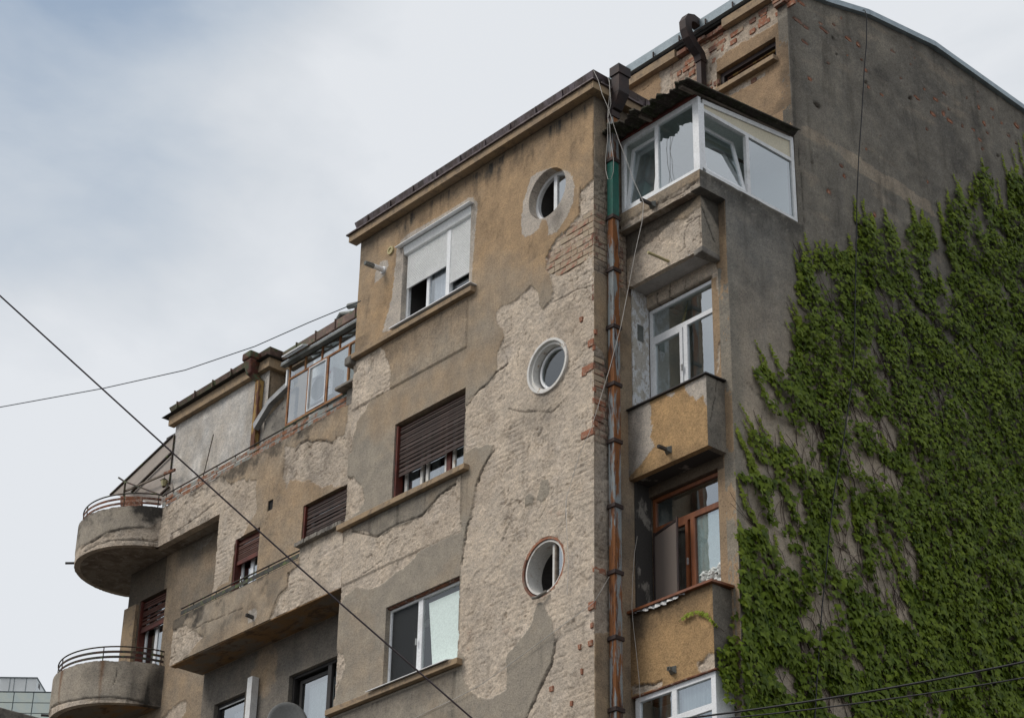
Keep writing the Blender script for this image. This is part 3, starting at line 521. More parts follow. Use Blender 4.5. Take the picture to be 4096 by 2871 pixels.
def tint_c(U, V, C, R):
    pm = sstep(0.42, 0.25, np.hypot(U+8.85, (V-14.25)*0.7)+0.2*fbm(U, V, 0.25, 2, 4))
    k = (V < 14.66)*(0.90-0.12*fbm(U, V, 0.5, 3, 4))*(1-0.8*pm); return mixa(C, np.broadcast_to(arr((0.205, 0.188, 0.165)), C.shape)*(1+0.12*fbm(U, V, 0.06, 3, 3))[..., None], np.clip(k, 0, 1))  # dark grimy render below the balcony, with its shade mixed into the colour
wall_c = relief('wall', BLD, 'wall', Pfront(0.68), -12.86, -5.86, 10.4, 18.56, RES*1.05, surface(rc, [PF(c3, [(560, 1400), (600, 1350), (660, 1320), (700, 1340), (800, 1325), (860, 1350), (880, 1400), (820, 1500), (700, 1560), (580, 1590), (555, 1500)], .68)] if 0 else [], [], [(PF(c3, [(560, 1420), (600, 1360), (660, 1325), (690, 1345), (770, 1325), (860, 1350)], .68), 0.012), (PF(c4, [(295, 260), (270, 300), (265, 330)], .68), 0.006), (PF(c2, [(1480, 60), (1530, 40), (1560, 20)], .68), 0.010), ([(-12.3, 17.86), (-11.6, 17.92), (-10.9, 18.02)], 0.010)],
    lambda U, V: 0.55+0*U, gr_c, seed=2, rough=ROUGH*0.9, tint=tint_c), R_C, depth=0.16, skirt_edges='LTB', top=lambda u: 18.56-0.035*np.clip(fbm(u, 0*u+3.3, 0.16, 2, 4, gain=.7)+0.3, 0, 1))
wall_c['label'] = 'recessed middle wall with brown shutters and terrace parapet'
# ---- wall D under the curved balconies
def gr_d(U, V, R):
    g = 0.30+0.38*sstep(16.9, 17.05, V)*(U < -12.95)+0.30*sstep(17.0, 17.74, V)*sstep(-12.6, -12.3, U)
    g = g*(1-0.8*sstep(0.16, 0.04, np.abs(U+12.78-0.10*(V-17.0))+0.05*fbm(U, V, 0.2, 3, 4))*(V > 16.2))
    g = g*sstep(14.6, 16.5, V+0.5*fbm(U, V, 0.8, 3, 2))+0.12
    return g
relief('wall', BLD, 'wall', Pfront(1.06), -14.22, -10.6, 10.4, 17.74, 0.022, surface([PF(c2, [(1250, 1500), (1300, 1480), (1295, 1560), (1240, 1650), (1100, 1650), (1180, 1560)], 1.06), PF(c2, [(1340, 400), (1520, 300), (1480, 340), (1440, 400), (1380, 440)], 1.06)], [], [], [], lambda U, V: 0.42+0*U, gr_d, seed=5), [(-13.78, -12.86, 15.0, 17.05)], depth=0.16, skirt_edges='L')['label'] = 'grey recessed wall behind the curved balconies'
# ---- balcony parapet of wall C (front face flush with the bay)
def gr_b(U, V, R):
    g = 0.68*sstep(0.02, 0.18, V-15.42+0.5*np.clip(fbm(U, V, 0.4, 4, 5, gain=.65)+0.3, 0, 1))*(U < -7.9)+0.25*sstep(0.1, 0.5, fbm(U, V, 0.25, 3, 4, su=2.2))*(U < -7.2)
    return g+0.30*sstep(0.1, 0.45, fbm(U, V, 0.6, 2, 4))
wall_b = relief('parapet', BLD, 'wall', Pfront(0), -10.78, -5.88, 14.66, 15.73, RES, surface([PF(c4, [(800, 330), (480, 480), (490, 590), (410, 650), (420, 740), (360, 800), (320, 900), (290, 960), (800, 760)]), PF(c2, [(1180, 1000), (1300, 960), (1420, 1040), (1180, 1300)])], [PF(c4, [(160, 900), (200, 880), (215, 910), (200, 960), (150, 980)])], [], [(PF(c4, [(415, 645), (410, 740), (350, 800), (320, 870), (300, 935)]), 0.010), (PF(c2, [(1180, 1190), (1220, 1170), (1215, 1120)]), 0.01), ([(-10.6, 15.12), (-9.7, 15.15), (-8.6, 15.1)], 0.006)], lambda U, V: 0.42+0*U, gr_b, seed=6), [(-10.9, -7.09, 15.50, 15.9)], depth=0.14, skirt_edges='LRTB')
wall_b['label'] = 'long straight balcony parapet with stained crumbling plaster'
MB().box(-10.77, -5.9, 0.141, 0.70, 14.664, 14.80).build('slab', 'soffit', BLD)
MB().box(-10.76, -5.9, 0.02, 0.139, 14.64, 14.659).build('drip_edge', 'soffit', BLD)
MB().box(-10.77, -10.65, 0.14, 0.70, 14.801, 15.46).build('parapet', 'concrete', BLD)
sm = MB()
for i in range(34):
    x = -7.12+i*0.037; sm.box(x, x+0.039, -0.07-0.025*random.random(), 0.14, 15.72-0.012*random.random(), 15.775+0.012*random.random())
sm.build('coping', 'concrete', BLD)
MB().box(-10.7, -5.86, 0.86, 1.4, 17.745, 17.9).build('terrace_slab', 'soffit_grey', BLD)
MB().box(-14.15, -10.70, 0.82, 1.2, 17.745, 17.9).build('terrace_slab', 'soffit_grey', BLD)
MB().box(-12.80, -10.68, 0.70, 1.05, 17.75, 17.86).build('slab', 'soffit_grey', BLD)
# ---- bay body, roofs, hidden sides
bd = MB(); bd.box(-5.86, -5.74, 0.17, 2.7, 0, 21.05); bd.build('wall', 'body', BLD)
MB().box(-5.86, -0.02, 0.02, 0.18, 0, 10.4).build('wall', 'body', BLD)
MB().box(-0.18, -0.02, 0.2, 1.3, 0, 10.4).build('wall', 'body', BLD)
MB().box(-14.2, -5.87, 0.70, 0.84, 0, 10.4).build('wall', 'body', BLD)
MB().box(-14.22, -14.08, 1.23, 12, 0, 17.8).build('wall', 'body', BLD)
MB().box(-14.2, 1.69, 11.86, 12, 0, 23.9).build('wall', 'body', BLD)
MB().box(-5.9, 0.0, 0.02, 2.66, 21.08, 21.2).build('roof', 'roofing', BLD)
MB().box(-5.0, -4.88, 2.8, 12, 17, 23.6).build('wall', 'body', BLD)
MB().box(-5.0, 1.66, 2.75, 12, 23.5, 23.62).build('roof', 'roofing', BLD)
MB().box(-14.2, -5.0, 1.5, 12, 20.75, 20.85).build('roof', 'roofing', BLD)
# ---- bay cornice: tan fascia, dark gap, brown metal flashing with standing seams
cn = MB()
cn.box(-6.02, 0.15, -0.15, 0.02, 21.07, 21.20); cn.box(-0.02, 0.15, 0.021, 2.4, 21.07, 21.20)
cn.build('cornice', 'tan', BLD)
cg = MB(); cg.box(-5.93, 0.02, -0.02, 0.15, 21.263, 21.35); cg.box(-0.1, 0.02, 0.151, 2.35, 21.263, 21.35); cg.build('cornice', 'dark_gap', BLD)  # dark strip coloured as the shadow between fascia and flashing
fm = MB()
fm.hexa([(-6.06, -0.19, 21.202), (0.19, -0.19, 21.202), (0.19, 0.0, 21.202), (-6.06, 0.0, 21.202)], [(-6.06, -0.19, 21.225), (0.19, -0.19, 21.225), (0.10, 0.0, 21.275), (-6.06, 0.0, 21.275)])
fm.hexa([(0.0, 0.001, 21.202), (0.19, 0.001, 21.202), (0.19, 2.4, 21.202), (0.0, 2.4, 21.202)], [(0.02, 0.001, 21.275), (0.19, 0.001, 21.225), (0.19, 2.4, 21.225), (0.02, 2.4, 21.275)])
fm.hexa([(-5.94, -0.05, 21.34), (0.05, -0.05, 21.34), (0.05, 2.4, 21.34), (-5.94, 2.4, 21.34)], [(-5.97, -0.09, 21.47), (0.09, -0.09, 21.47), (0.09, 2.4, 21.47), (-5.97, 2.4, 21.47)])
for x in np.arange(-5.6, -0.2, 0.62): fm.box(x, x+0.010, -0.096, -0.03, 21.335, 21.471)
for y in np.arange(0.5, 2.3, 0.55): fm.box(0.03, 0.096, y, y+0.010, 21.335, 21.471)
fm.build('roof_flashing', 'flash_brown', BLD)
# ---- window ledges on the bay
for zt, x1 in ((18.80, -2.72), (15.70, -2.75), (12.60, -2.77)):
    l = MB(); l.box(-5.93, x1, -0.105, 0.03, zt-0.092, zt); o = l.build('ledge', 'tan', BLD, bevel=0.006)
MB().box(-5.97, -5.80, -0.13, 0.10, 18.62, 18.78).build('ledge_end', 'concrete', BLD, bevel=0.03)

# ------------------------------------------------------------------ windows
def room(parent, x0, x1, z0, z1, y, depth=1.6, mat='room', ax='y'):
    r = MB(); e = 0.04; a, b, c, d = x0-e, x1+e, z0-e, z1+e; y0 = y+0.02; y1 = y+depth
    r.quad((a, y1, c), (b, y1, c), (b, y1, d), (a, y1, d)); r.quad((a, y0, c), (a, y1, c), (a, y1, d), (a, y0, d)); r.quad((b, y0, c), (b, y1, c), (b, y1, d), (b, y0, d))
    r.quad((a, y0, c), (b, y0, c), (b, y1, c), (a, y1, c)); r.quad((a, y0, d), (b, y0, d), (b, y1, d), (a, y1, d))
    return r.build('interior', mat, parent)
def frame_mb(x0, x1, z0, z1, y, w=0.06, t=0.06, mull=(), trans=(), mw=0.06):
    f = MB(); f.box(x0, x1, y, y+t, z0, z0+w); f.box(x0, x1, y, y+t, z1-w, z1); f.box(x0, x0+w, y+0.001, y+t, z0+w, z1-w); f.box(x1-w, x1, y+0.001, y+t, z0+w, z1-w)
    for xm in mull:
        xm, a, b = (xm if isinstance(xm, tuple) else (xm, z0+w, z1-w)); f.box(xm-mw/2, xm+mw/2, y+0.002, y+t, a, b)
    for zm in trans:
        zm, a, b = (zm if isinstance(zm, tuple) else (zm, x0+w, x1-w)); f.box(a, b, y+0.003, y+t-0.002, zm-mw/2, zm+mw/2)
    return f
def pane(parent, x0, x1, z0, z1, y, mat='glass', tilt=0.0, name='pane'):
    dy = tilt
    return MB().hexa([(x0, y, z0), (x1, y, z0), (x1, y+0.008, z0), (x0, y+0.008, z0)], [(x0, y+dy, z1), (x1, y+dy, z1), (x1, y+dy+0.008, z1), (x0, y+dy+0.008, z1)]).build(name, mat, parent)
def curtain(parent, x0, x1, z0, z1, y, mat='curtain'):
    n = 24; vs = []; 
    for i in range(n+1):
        x = x0+(x1-x0)*i/n; d = 0.025*math.sin(i*1.7)+0.012*random.random(); vs += [(x, y+d, z0), (x, y+d, z1)]
    return MB().add(vs, [(2*i, 2*i+2, 2*i+3, 2*i+1) for i in range(n)], True).build('curtain', mat, parent)
def slats(parent, x0, x1, ztop, zbot, y, pitch, mat, sag=0.0, group_name='slat', uneven=0.0):
    base = None; n = int((ztop-zbot)/pitch)
    me = MB().hexa([(x0, -0.004, 0), (x1, -0.004, 0), (x1, 0.014, 0), (x0, 0.014, 0)], [(x0, 0.003, pitch*0.84), (x1, 0.003, pitch*0.84), (x1, 0.012, pitch*0.84), (x0, 0.012, pitch*0.84)])
    first = me.build(group_name, mat, parent); first.location += Vector((0, y, zbot)); off = first.location.copy()
    for i in range(1, n):
        c = first.copy(); COL.objects.link(c); c.location = off+Vector((random.uniform(-1, 1)*0.004, random.uniform(-1, 1)*uneven, i*pitch+random.uniform(-0.3, 0.5)*uneven)); c.rotation_euler = (random.uniform(-1, 1)*0.03, random.uniform(-1, 1)*uneven*0.5, 0)
def reveal_tint(): pass

# W1: white roller shutter window
w = empty('window', parent=BLD); w['label'] = 'top bay window with half lowered white roller shutter'
F = 0.10
frame_mb(WX0+0.0, WX1, 18.86, 20.24, F, 0.055, 0.06, mull=[(-3.50, 18.9, 20.2), (-4.07, 18.9, 19.66)], mw=0.07).build('frame', 'white', w, bevel=0.004)
for a, b, g_ in ((-4.03, -3.54, 'glass_mid'), (-3.46, -2.95, 'glass_dark')): pane(w, a, b, 18.92, 20.18, F+0.03, g_)
room(w, WX0, WX1, 18.86, 20.4, F+0.05)
MB().hexa([(WX0, 0.015, 20.27), (WX1, 0.015, 20.27), (WX1, 0.17, 20.22), (WX0, 0.17, 20.22)], [(WX0, -0.015, 20.41), (WX1, -0.015, 20.41), (WX1, 0.17, 20.41), (WX0, 0.17, 20.41)]).build('shutter_box', 'slat_white', w, bevel=0.006)
MB().hexa([(-4.76, -0.10, 20.42), (-2.83, -0.10, 20.42), (-2.83, 0.02, 20.425), (-4.76, 0.02, 20.425)], [(-4.76, -0.10, 20.432), (-2.83, -0.10, 20.432), (-2.83, 0.02, 20.452), (-4.76, 0.02, 20.452)]).build('drip_cap', 'white', w)
sl = MB()
for i in range(22):
    z = 19.60+i*0.031; sl.hexa([(-4.59, 0.056, z), (-3.54, 0.056, z), (-3.54, 0.085, z), (-4.59, 0.085, z)], [(-4.59, 0.064, z+0.029), (-3.54, 0.064, z+0.029), (-3.54, 0.085, z+0.029), (-4.59, 0.085, z+0.029)])
for i in range(34):
    z = 19.22+i*0.031; sl.hexa([(-3.46, 0.056, z), (-2.93, 0.056, z), (-2.93, 0.085, z), (-3.46, 0.085, z)], [(-3.46, 0.064, z+0.029), (-2.93, 0.064, z+0.029), (-2.93, 0.085, z+0.029), (-3.46, 0.085, z+0.029)])
sl.build('shutter_slats', 'slat_white', w, kind='stuff')
MB().box(-3.545, -3.455, 0.05, 0.099, 18.88, 20.25).build('shutter_guide', 'white', w)
MB().box(-4.76, -2.70, -0.14, 0.09, 18.832, 18.848).build('sill', 'white', w)
curtain(w, -4.02, -3.56, 18.93, 19.7, F+0.10)
# W2: brown shutter window
w = empty('window', parent=BLD); w['label'] = 'middle bay window under a drooping dark brown slatted shutter'
F = 0.12
fr = frame_mb(WX0, WX1, 15.71, 17.06, F, 0.05, 0.05); fr.build('frame', 'wood_red', w)
MB().box(WX0+0.004, WX0+0.05, 0.03, 0.118, 15.71, 17.05).build('shutter_guide', 'wood_red', w)
for k, (a, b) in enumerate(((-4.55, -4.10), (-4.02, -3.50), (-3.37, -2.95))):
    s_ = frame_mb(a, b, 15.74, 16.9, F+0.055, 0.06, 0.04); s_.build('sash', 'white_old', w); pane(w, a+0.06, b-0.06, 15.8, 16.84, F+0.075)
MB().box(-3.485, -3.385, F+0.03, F+0.09, 15.73, 17.0).build('mullion', 'wood_red', w)
room(w, WX0, WX1, 15.71, 17.06, F+0.1)
for k, (a, b) in enumerate(((-4.55, -4.32), (-3.98, -3.80), (-3.36, -3.2))): curtain(w, a, b, 15.75, 16.9, F+0.15)
slats(w, WX0+0.055, WX1-0.03, 17.02, 16.15, 0.075, 0.0375, 'slat_brown', uneven=0.006)
# W3: white casement with pale pane
w = empty('window', parent=BLD); w['label'] = 'lower bay window with dark left opening and pale green right pane'
F = 0.085
frame_mb(WX0, WX1, 12.66, 13.91, F, 0.035, 0.06, mull=[(-3.90, 12.7, 13.87)], mw=0.11).build('frame', 'white', w, bevel=0.004)
pane(w, -3.84, -2.93, 12.70, 13.87, F+0.03, 'glass_clear'); MB().hexa([(-3.62, F+0.05, 12.7), (-2.94, F+0.05, 12.7), (-2.94, F+0.055, 12.7), (-3.62, F+0.055, 12.7)], [(-3.76, F+0.05, 13.79), (-2.94, F+0.05, 13.79), (-2.94, F+0.055, 13.79), (-3.76, F+0.055, 13.79)]).build('blind', 'blind', w)
pane(w, -4.60, -3.96, 12.70, 13.87, F+0.03, 'mesh_screen', name='screen')
room(w, WX0, WX1, 12.6, 13.91, F+0.06)
MB().box(-4.42, -4.30, F+0.30, F+0.34, 12.7, 13.7).build('inner_frame', 'room_pale', w); MB().box(-4.42, -3.95, F+0.30, F+0.34, 13.6, 13.7).build('inner_frame', 'room_pale', w)
MB().box(WX0-0.02, WX1, 0.03, 0.10, 13.912, 13.938).build('lintel_strip', 'rust', w)
MB().hexa([(-4.86, -0.15, 12.60), (-2.98, -0.15, 12.60), (-2.90, 0.08, 12.655), (-4.70, 0.08, 12.655)], [(-4.86, -0.15, 12.612), (-2.98, -0.15, 12.612), (-2.90, 0.08, 12.667), (-4.70, 0.08, 12.667)]).build('sill', 'white_dirty', w)
# round windows
def round_window(cx, cz, r, y, lab, fmat, style):
    w = empty('round_window', parent=BLD); w['label'] = lab
    if style == 0:
        MB().ring((cx, cz), r-0.055, r+0.004, y, y+0.06).build('frame', fmat, w); xm = cx+0.02
        MB().box(xm-0.035, xm+0.035, y+0.004, y+0.055, cz-r+0.05, cz+r-0.05).build('mullion', fmat, w)
        g = MB(); n = 40; pts = [(cx+(r-0.05)*math.cos(t), cz+(r-0.05)*math.sin(t)) for t in np.linspace(-math.pi/2, math.pi/2, n)]
        pts = [p for p in pts if p[0] > xm+0.03]; k = len(pts)
        g.add([(p[0], y+0.03, p[1]) for p in pts]+[(p[0], y+0.038, p[1]) for p in pts], [tuple(range(k)), tuple(range(2*k-1, k-1, -1))]+[(i, (i+1) % k, k+(i+1) % k, k+i) for i in range(k)]); g.build('pane', 'glass', w)
    elif style == 1:
        MB().ring((cx, cz), r-0.035, r+0.004, y-0.045, y+0.03).build('frame', 'white_old', w)
        MB().ring((cx, cz), r-0.08, r-0.036, y+0.0, y+0.22).build('inner_frame', 'white_old', w)
        MB().ring((cx+0.03, cz-0.0), r-0.135, r-0.10, y+0.10, y+0.15).build('sash', 'white', w)
        MB().disc((cx+0.03, y+0.12, cz), r-0.13, ((1, 0, 0), (0, 0, 1), (0, 1, 0)), 40, 0.008).build('pane', 'glass_dark', w)
    else:
        MB().ring((cx, cz), r-0.038, r+0.004, y-0.05, y, a0=-1.2, a1=2.6).build('frame', 'brick', w); MB().ring((cx, cz), r-0.030, r+0.003, y-0.055, y, a0=2.62, a1=5.05).build('frame', 'brick_dull', w)
        MB().ring((cx, cz), r-0.075, r-0.045, y-0.03, y+0.25).build('lining', 'white_old', w)
        MB().box(cx+0.10, cx+0.14, y+0.03, y+0.08, cz-r+0.12, cz+r-0.12).build('sash', 'white_old', w)
        MB().box(cx+0.155, cx+0.185, y+0.02, y+0.07, cz-r+0.12, cz+r-0.12).build('sash', 'wood_grey', w)
        g = MB(); n = 30; pts = [(cx+(r-0.08)*math.cos(t), cz+(r-0.08)*math.sin(t)) for t in np.linspace(-math.pi/2, math.pi/2, n)]; pts = [p for p in pts if p[0] > cx+0.18]; k = len(pts)
        g.add([(p[0], y+0.05, p[1]) for p in pts]+[(p[0], y+0.058, p[1]) for p in pts], [tuple(range(k)), tuple(range(2*k-1, k-1, -1))]+[(i, (i+1) % k, k+(i+1) % k, k+i) for i in range(k)]); g.build('pane', 'glass_dusty', w)
        MB().tube([(cx-0.14, y-0.12, cz-r+0.0), (cx-0.02, y-0.14, cz-r-0.03), (cx+0.13, y-0.11, cz-r+0.02)], 0.025, 8).build('broken_sill', 'concrete', w)
    # closed drum behind, standing for the dim bathroom
    d = MB(); n = 32
    for k in range(n):
        t0, t1 = 2*math.pi*k/n, 2*math.pi*(k+1)/n; a = (cx+(r+.01)*math.cos(t0), cz+(r+.01)*math.sin(t0)); b = (cx+(r+.01)*math.cos(t1), cz+(r+.01)*math.sin(t1))
        d.quad((a[0], 0.15, a[1]), (b[0], 0.15, b[1]), (b[0], 0.9, b[1]), (a[0], 0.9, a[1]))
    d.disc((cx, 0.9, cz), r+.01, ((1, 0, 0), (0, 0, 1), (0, 1, 0)), 32); d.build('interior', 'room', w)
    return w
round_window(-1.05, 19.77, 0.43, 0.15, 'top round window with new white frame in a grey cement ring', 'white', 0)
round_window(-0.995, 16.70, 0.435, 0.02, 'middle round window with chipped white frame and tilted sash', 'white_dirty', 1)
round_window(-1.06, 13.51, 0.45, 0.07, 'bottom round window, half open and rimmed with bare orange brick', 'brick', 2)

# windows of wall C and D
def shutter_window(x0, x1, z0, z1, Y, zb, mat, lab, pitch=0.038):
    w = empty('window', parent=BLD); w['label'] = lab; F = Y+0.10
    frame_mb(x0, x1, z0, z1, F, 0.05, 0.05).build('frame', 'wood_red', w); MB().box(x0+0.003, x0+0.045, Y+0.02, F-0.002, z0, z1-0.003).build('shutter_guide', 'wood_red', w)
    frame_mb(x0+0.06, x1-0.05, z0+0.05, z1-0.05, F+0.052, 0.05, 0.04, mull=[x0+0.5*(x1-x0)], mw=0.09).build('sash', 'white', w)
    pane(w, x0+0.1, x1-0.1, z0+0.08, z1-0.1, F+0.07); room(w, x0, x1, z0, z1, F+0.1); curtain(w, x0+0.1, x0+0.1+0.3*(x1-x0), z0+.1, z1-.1, F+0.2)
    slats(w, x0+0.045, x1-0.02, z1-0.02, zb, Y+0.065, pitch, mat, uneven=0.004)
    if zb > z0+0.2: MB().box(x0+0.045, x1-0.02, Y+0.05, Y+0.085, zb-0.075, zb-0.004).build('bottom_rail', 'wood_red', w)
    return w
shutter_window(-8.02, -6.2, 15.3, 17.0, 0.68, 15.6, 'slat_brown', 'closed brown shutter window beside the bay above the straight balcony')
shutter_window(-10.08, -9.30, 15.75, 17.03, 0.68, 16.60, 'slat_red', 'small window with reddish brown shutter half lowered, above the balcony rail')
shutter_window(-13.78, -12.86, 15.0, 17.05, 1.06, 16.47, 'slat_red', 'reddish shutter window over the lower curved balcony')
MB().box(-14.21, -13.79, 0.98, 1.05, 14.9, 16.98).build('side_panel', 'tan', BLD)
w = empty('window', parent=BLD); w['label'] = 'dark framed sliding window in the recess beside the bay'
frame_mb(-8.08, -6.2, 12.0, 13.93, 0.76, 0.05, 0.06, mull=[(-7.06, 12, 13.9)], mw=0.10).build('frame', 'frame_dark', w)
frame_mb(-7.96, -7.10, 12.0, 13.84, 0.83, 0.06, 0.03).build('sash', 'frame_dark', w); pane(w, -7.9, -7.14, 12.1, 13.8, 0.85); pane(w, -6.98, -6.3, 12.1, 13.8, 0.81); room(w, -8.08, -6.2, 12.0, 13.93, 0.86)
MB().box(-7.82, -7.15, 0.93, 0.94, 12.1, 13.74).build('blind', 'curtain', w); MB().box(-6.95, -6.3, 0.93, 0.94, 12.1, 13.7).build('inner_panel', 'wood_grey', w)
w = empty('window', parent=BLD); w['label'] = 'dark framed window with patterned net, left of the white post'
frame_mb(-10.27, -9.35, 12.0, 13.99, 0.76, 0.05, 0.06).build('frame', 'frame_dark', w); MB().box(-10.21, -9.4, 0.75, 0.765, 13.90, 13.925).build('head_trim', 'metal', w)
pane(w, -10.2, -9.42, 12.1, 13.9, 0.79); room(w, -10.27, -9.35, 12, 13.99, 0.83); curtain(w, -9.95, -9.45, 12.1, 13.8, 0.9)
v = empty('vent', parent=BLD); frame_mb(-9.12, -8.96, 17.26, 17.46, 0.70, 0.012, 0.03).build('frame', 'frame_dark', v)
g = MB(); g.box(-9.11, -8.97, 0.76, 0.77, 17.27, 17.45)
for i in range(7): g.box(-9.105, -8.975, 0.71, 0.725, 17.28+i*0.025, 17.292+i*0.025)
g.build('louvre', 'frame_dark', v)

# ------------------------------------------------------------------ curved balconies
CX, CY, CR_ = -13.98, 1.20, 1.36
def Pcyl(r):
    def P(u, v, h):
        a = u/r; return (CX+(r+h)*np.cos(a), CY-(r+h)*np.sin(a), v)
    return P
def curved(zb, zt, a0, a1, lab, seed, terrace):
    b = empty('balcony', parent=BLD); b['label'] = lab
    def gr(U, V, R):
        if terrace: return 0.74*sstep(-0.06, 0.26, V-zt+0.14*fbm(U, V, 0.08, 2, 4, gain=.7)+0.02+0.62*np.clip(fbm(U, V, 0.40, seed, 5, gain=.65)+0.30, 0, 1))+0.30*sstep(0.2, 0.5, fbm(U, V, 0.5, seed+1, 4))
        st = sstep(0.25, 0.6, fbm(U, V*0.12, 0.16, seed+2, 3)); return 0.35*sstep(0.1, 0.25, V-zt+0.25*np.clip(fbm(U, V, 0.3, seed, 3)+.4, 0, 1))+0.35*st+0.60*sstep(0.0, 0.2, 0.55-U/CR_-0.25*(V-zb))*sstep(0.2, 0.5, U/CR_+0.3)+0.25*sstep(0.1, 0.5, fbm(U, V, 0.4, seed+1, 4))
    def tn(U, V, C, R):
        for uu in (1.35, 2.35):
            k = 0.8*sstep(0.10, 0.0, np.abs(U-uu-0.03*fbm(U, V, 0.2, 3, 3))+0.08*(zt-V)); C = mixa(C, arr((0.20, 0.085, 0.03)), k if not terrace else k*0)
        return C
    k = CR_
    rp = [[(a0*k-.1, zb-.1), (a0*k-.1, zb+.55), (0.35*k, zb+.60), (0.50*k, zb+.36), (1.0*k, zb+.32), (1.4*k, zb+0.20), (2.2*k, zb+.25), (4*k, zb+.1), (4*k, zb-.1)]] if terrace else [[(a0*k, zb-.1), (0.4*k, zb+.05), (1.0*k, zb+.09), (1.7*k, zb+.16), (4*k, zb+.10), (4*k, zb-.1)]]
    cr_ = [([(0.62*k, zb+.37), (0.9*k, zb+.34), (1.15*k, zb+.30), (1.35*k, zb+.2), (1.7*k, zb+0.16)], 0.014), ([(0.25*k, zb+0.08), (0.6*k, zb+.10), (1.1*k, zb+.12), (1.6*k, zb+.05)], 0.012)] if terrace else [([(0.3*k, zb+.04), (0.8*k, zb+.11), (1.3*k, zb+.10), (1.9*k, zb+.17)], 0.012), ([(0.75*k, zb+.35), (0.72*k, zb+.6)], 0.008), ([(1.9*k, zb+.35), (1.88*k, zb+.7)], 0.006)]
    p_ = relief('parapet', b, 'wall', Pcyl(CR_), a0*CR_, a1*CR_, zb, zt, 0.02, surface(rp, [], [], cr_, lambda U, V: 0.25+0*U, gr, seed=seed, smooth_a=arr((0.43, 0.37, 0.30)), smooth_b=arr((0.38, 0.335, 0.275)), rough=ROUGH*0.9, tint=tn), depth=0.13, skirt_edges='LRTB', top=lambda u: zt-0.035*np.clip(fbm(u, 0*u+1.3, 0.14, seed, 4, gain=.7)+0.3, 0, 1))
    s_ = MB(); n = 48; rr = CR_-0.02; ring_ = [(CX+rr*math.cos(a0+(a1-a0)*i/n), CY-rr*math.sin(a0+(a1-a0)*i/n)) for i in range(n+1)]
    vs = [(CX, CY+0.3, zb+0.003)]+[(x, y, zb+0.003) for x, y in ring_]+[(CX, CY+0.3, zb+0.14)]+[(x, y, zb+0.14) for x, y in ring_]
    s_.add(vs, [(0, i+1, i+2) for i in range(n)]+[(n+2, n+3+i+1, n+3+i) for i in range(n)]); s_.build('slab', 'soffit_grey' if terrace else 'soffit', b)
    return b
b1 = curved(17.74, 18.55, 0.36, math.pi+0.6, 'upper rounded concrete balcony, cracked and blackened along its top', 1, True)
CX, CY, CR_ = -14.10, 1.25, 1.46
b2 = curved(14.64, 15.45, 0.11, math.pi+0.6, 'lower rounded concrete balcony with rust streaks under its posts', 3, False)
def arc(r, z, a0, a1, n=40): return [(CX+r*math.cos(a0+(a1-a0)*i/n), CY-r*math.sin(a0+(a1-a0)*i/n), z) for i in range(n+1)]
def flatbar(b, r, z, h, t, a0, a1, mat, name='rail'):
    s_ = MB(); n = 48; vs = []
    for i in range(n+1):
        a = a0+(a1-a0)*i/n; c, s = math.cos(a), math.sin(a)
        for rr, zz in ((r-t/2, z-h/2), (r+t/2, z-h/2), (r+t/2, z+h/2), (r-t/2, z+h/2)): vs.append((CX+rr*c, CY-rr*s, zz))
    s_.add(vs, [(4*i+k, 4*i+(k+1) % 4, 4*i+4+(k+1) % 4, 4*i+4+k) for i in range(n) for k in range(4)]+[(0, 1, 2, 3), tuple(4*n+k for k in (3, 2, 1, 0))]); s_.build(name, mat, b)
for b, zb, aa, mts, (CX, CY, CR_) in ((b1, 18.55, 0.40, ('iron_dark', 'rust'), (-13.98, 1.20, 1.36)), (b2, 15.45, 0.13, ('iron_dark', 'iron_dark'), (-14.10, 1.25, 1.46))):
    flatbar(b, CR_-0.07, zb+0.09, 0.045, 0.010, aa, math.pi+.6, mts[1]); flatbar(b, CR_-0.07, zb+0.19, 0.045, 0.010, aa, math.pi+.6, mts[1])
    MB().tube(arc(CR_-0.07, zb+0.29, aa, math.pi+.6), 0.014, 6).build('handrail', mts[0], b)
    for a in (aa+0.04, 0.95, 1.75, 2.5, 3.2):
        MB().tube([(CX+(CR_-.07)*math.cos(a), CY-(CR_-.07)*math.sin(a), zb-0.03), (CX+(CR_-.07)*math.cos(a), CY-(CR_-.07)*math.sin(a), zb+0.29)], 0.011, 5).build('post', mts[0], b)
# straight railings
def railing(x0, x1, y, z0, mats, posts, lab, hz=(0.085, 0.19), top=0.29, tops=None, bar=0.072):
    r = empty('railing', parent=BLD); r['label'] = lab
    for dz in hz: MB().box(x0, x1, y-0.005, y+0.005, z0+dz-bar/2, z0+dz+bar/2).build('rail', mats[0], r)
    MB().tube([(x0, y, z0+top), (x1, y, z0+top)], 0.014, 6).build('handrail', mats[1], r)
    for x in posts: MB().tube([(x, y+0.006, z0-0.05), (x, y+0.006, z0+top)], 0.010, 5).build('post', mats[1], r)
    return r
railing(-12.80, -9.3, 0.74, 18.55, ('rail_rust_pale', 'iron_dark'), (-12.7, -12.2, -11.6, -11.0, -10.4, -9.8), 'rusty terrace railing in front of the whitish rooftop wall')
railing(-9.3, -6.95, 0.74, 18.55, ('rail_rust_pale', 'rail_grey'), (-8.9, -8.2, -7.6), 'flaking grey green terrace railing under the glazed veranda')
railing(-10.68, -7.10, 0.08, 15.48, ('rail_grey', 'iron_dark'), (-10.3, -9.6, -8.85, -8.05), 'mossy grey railing on the long straight balcony', hz=(0.05, 0.15), top=0.235, bar=0.075)

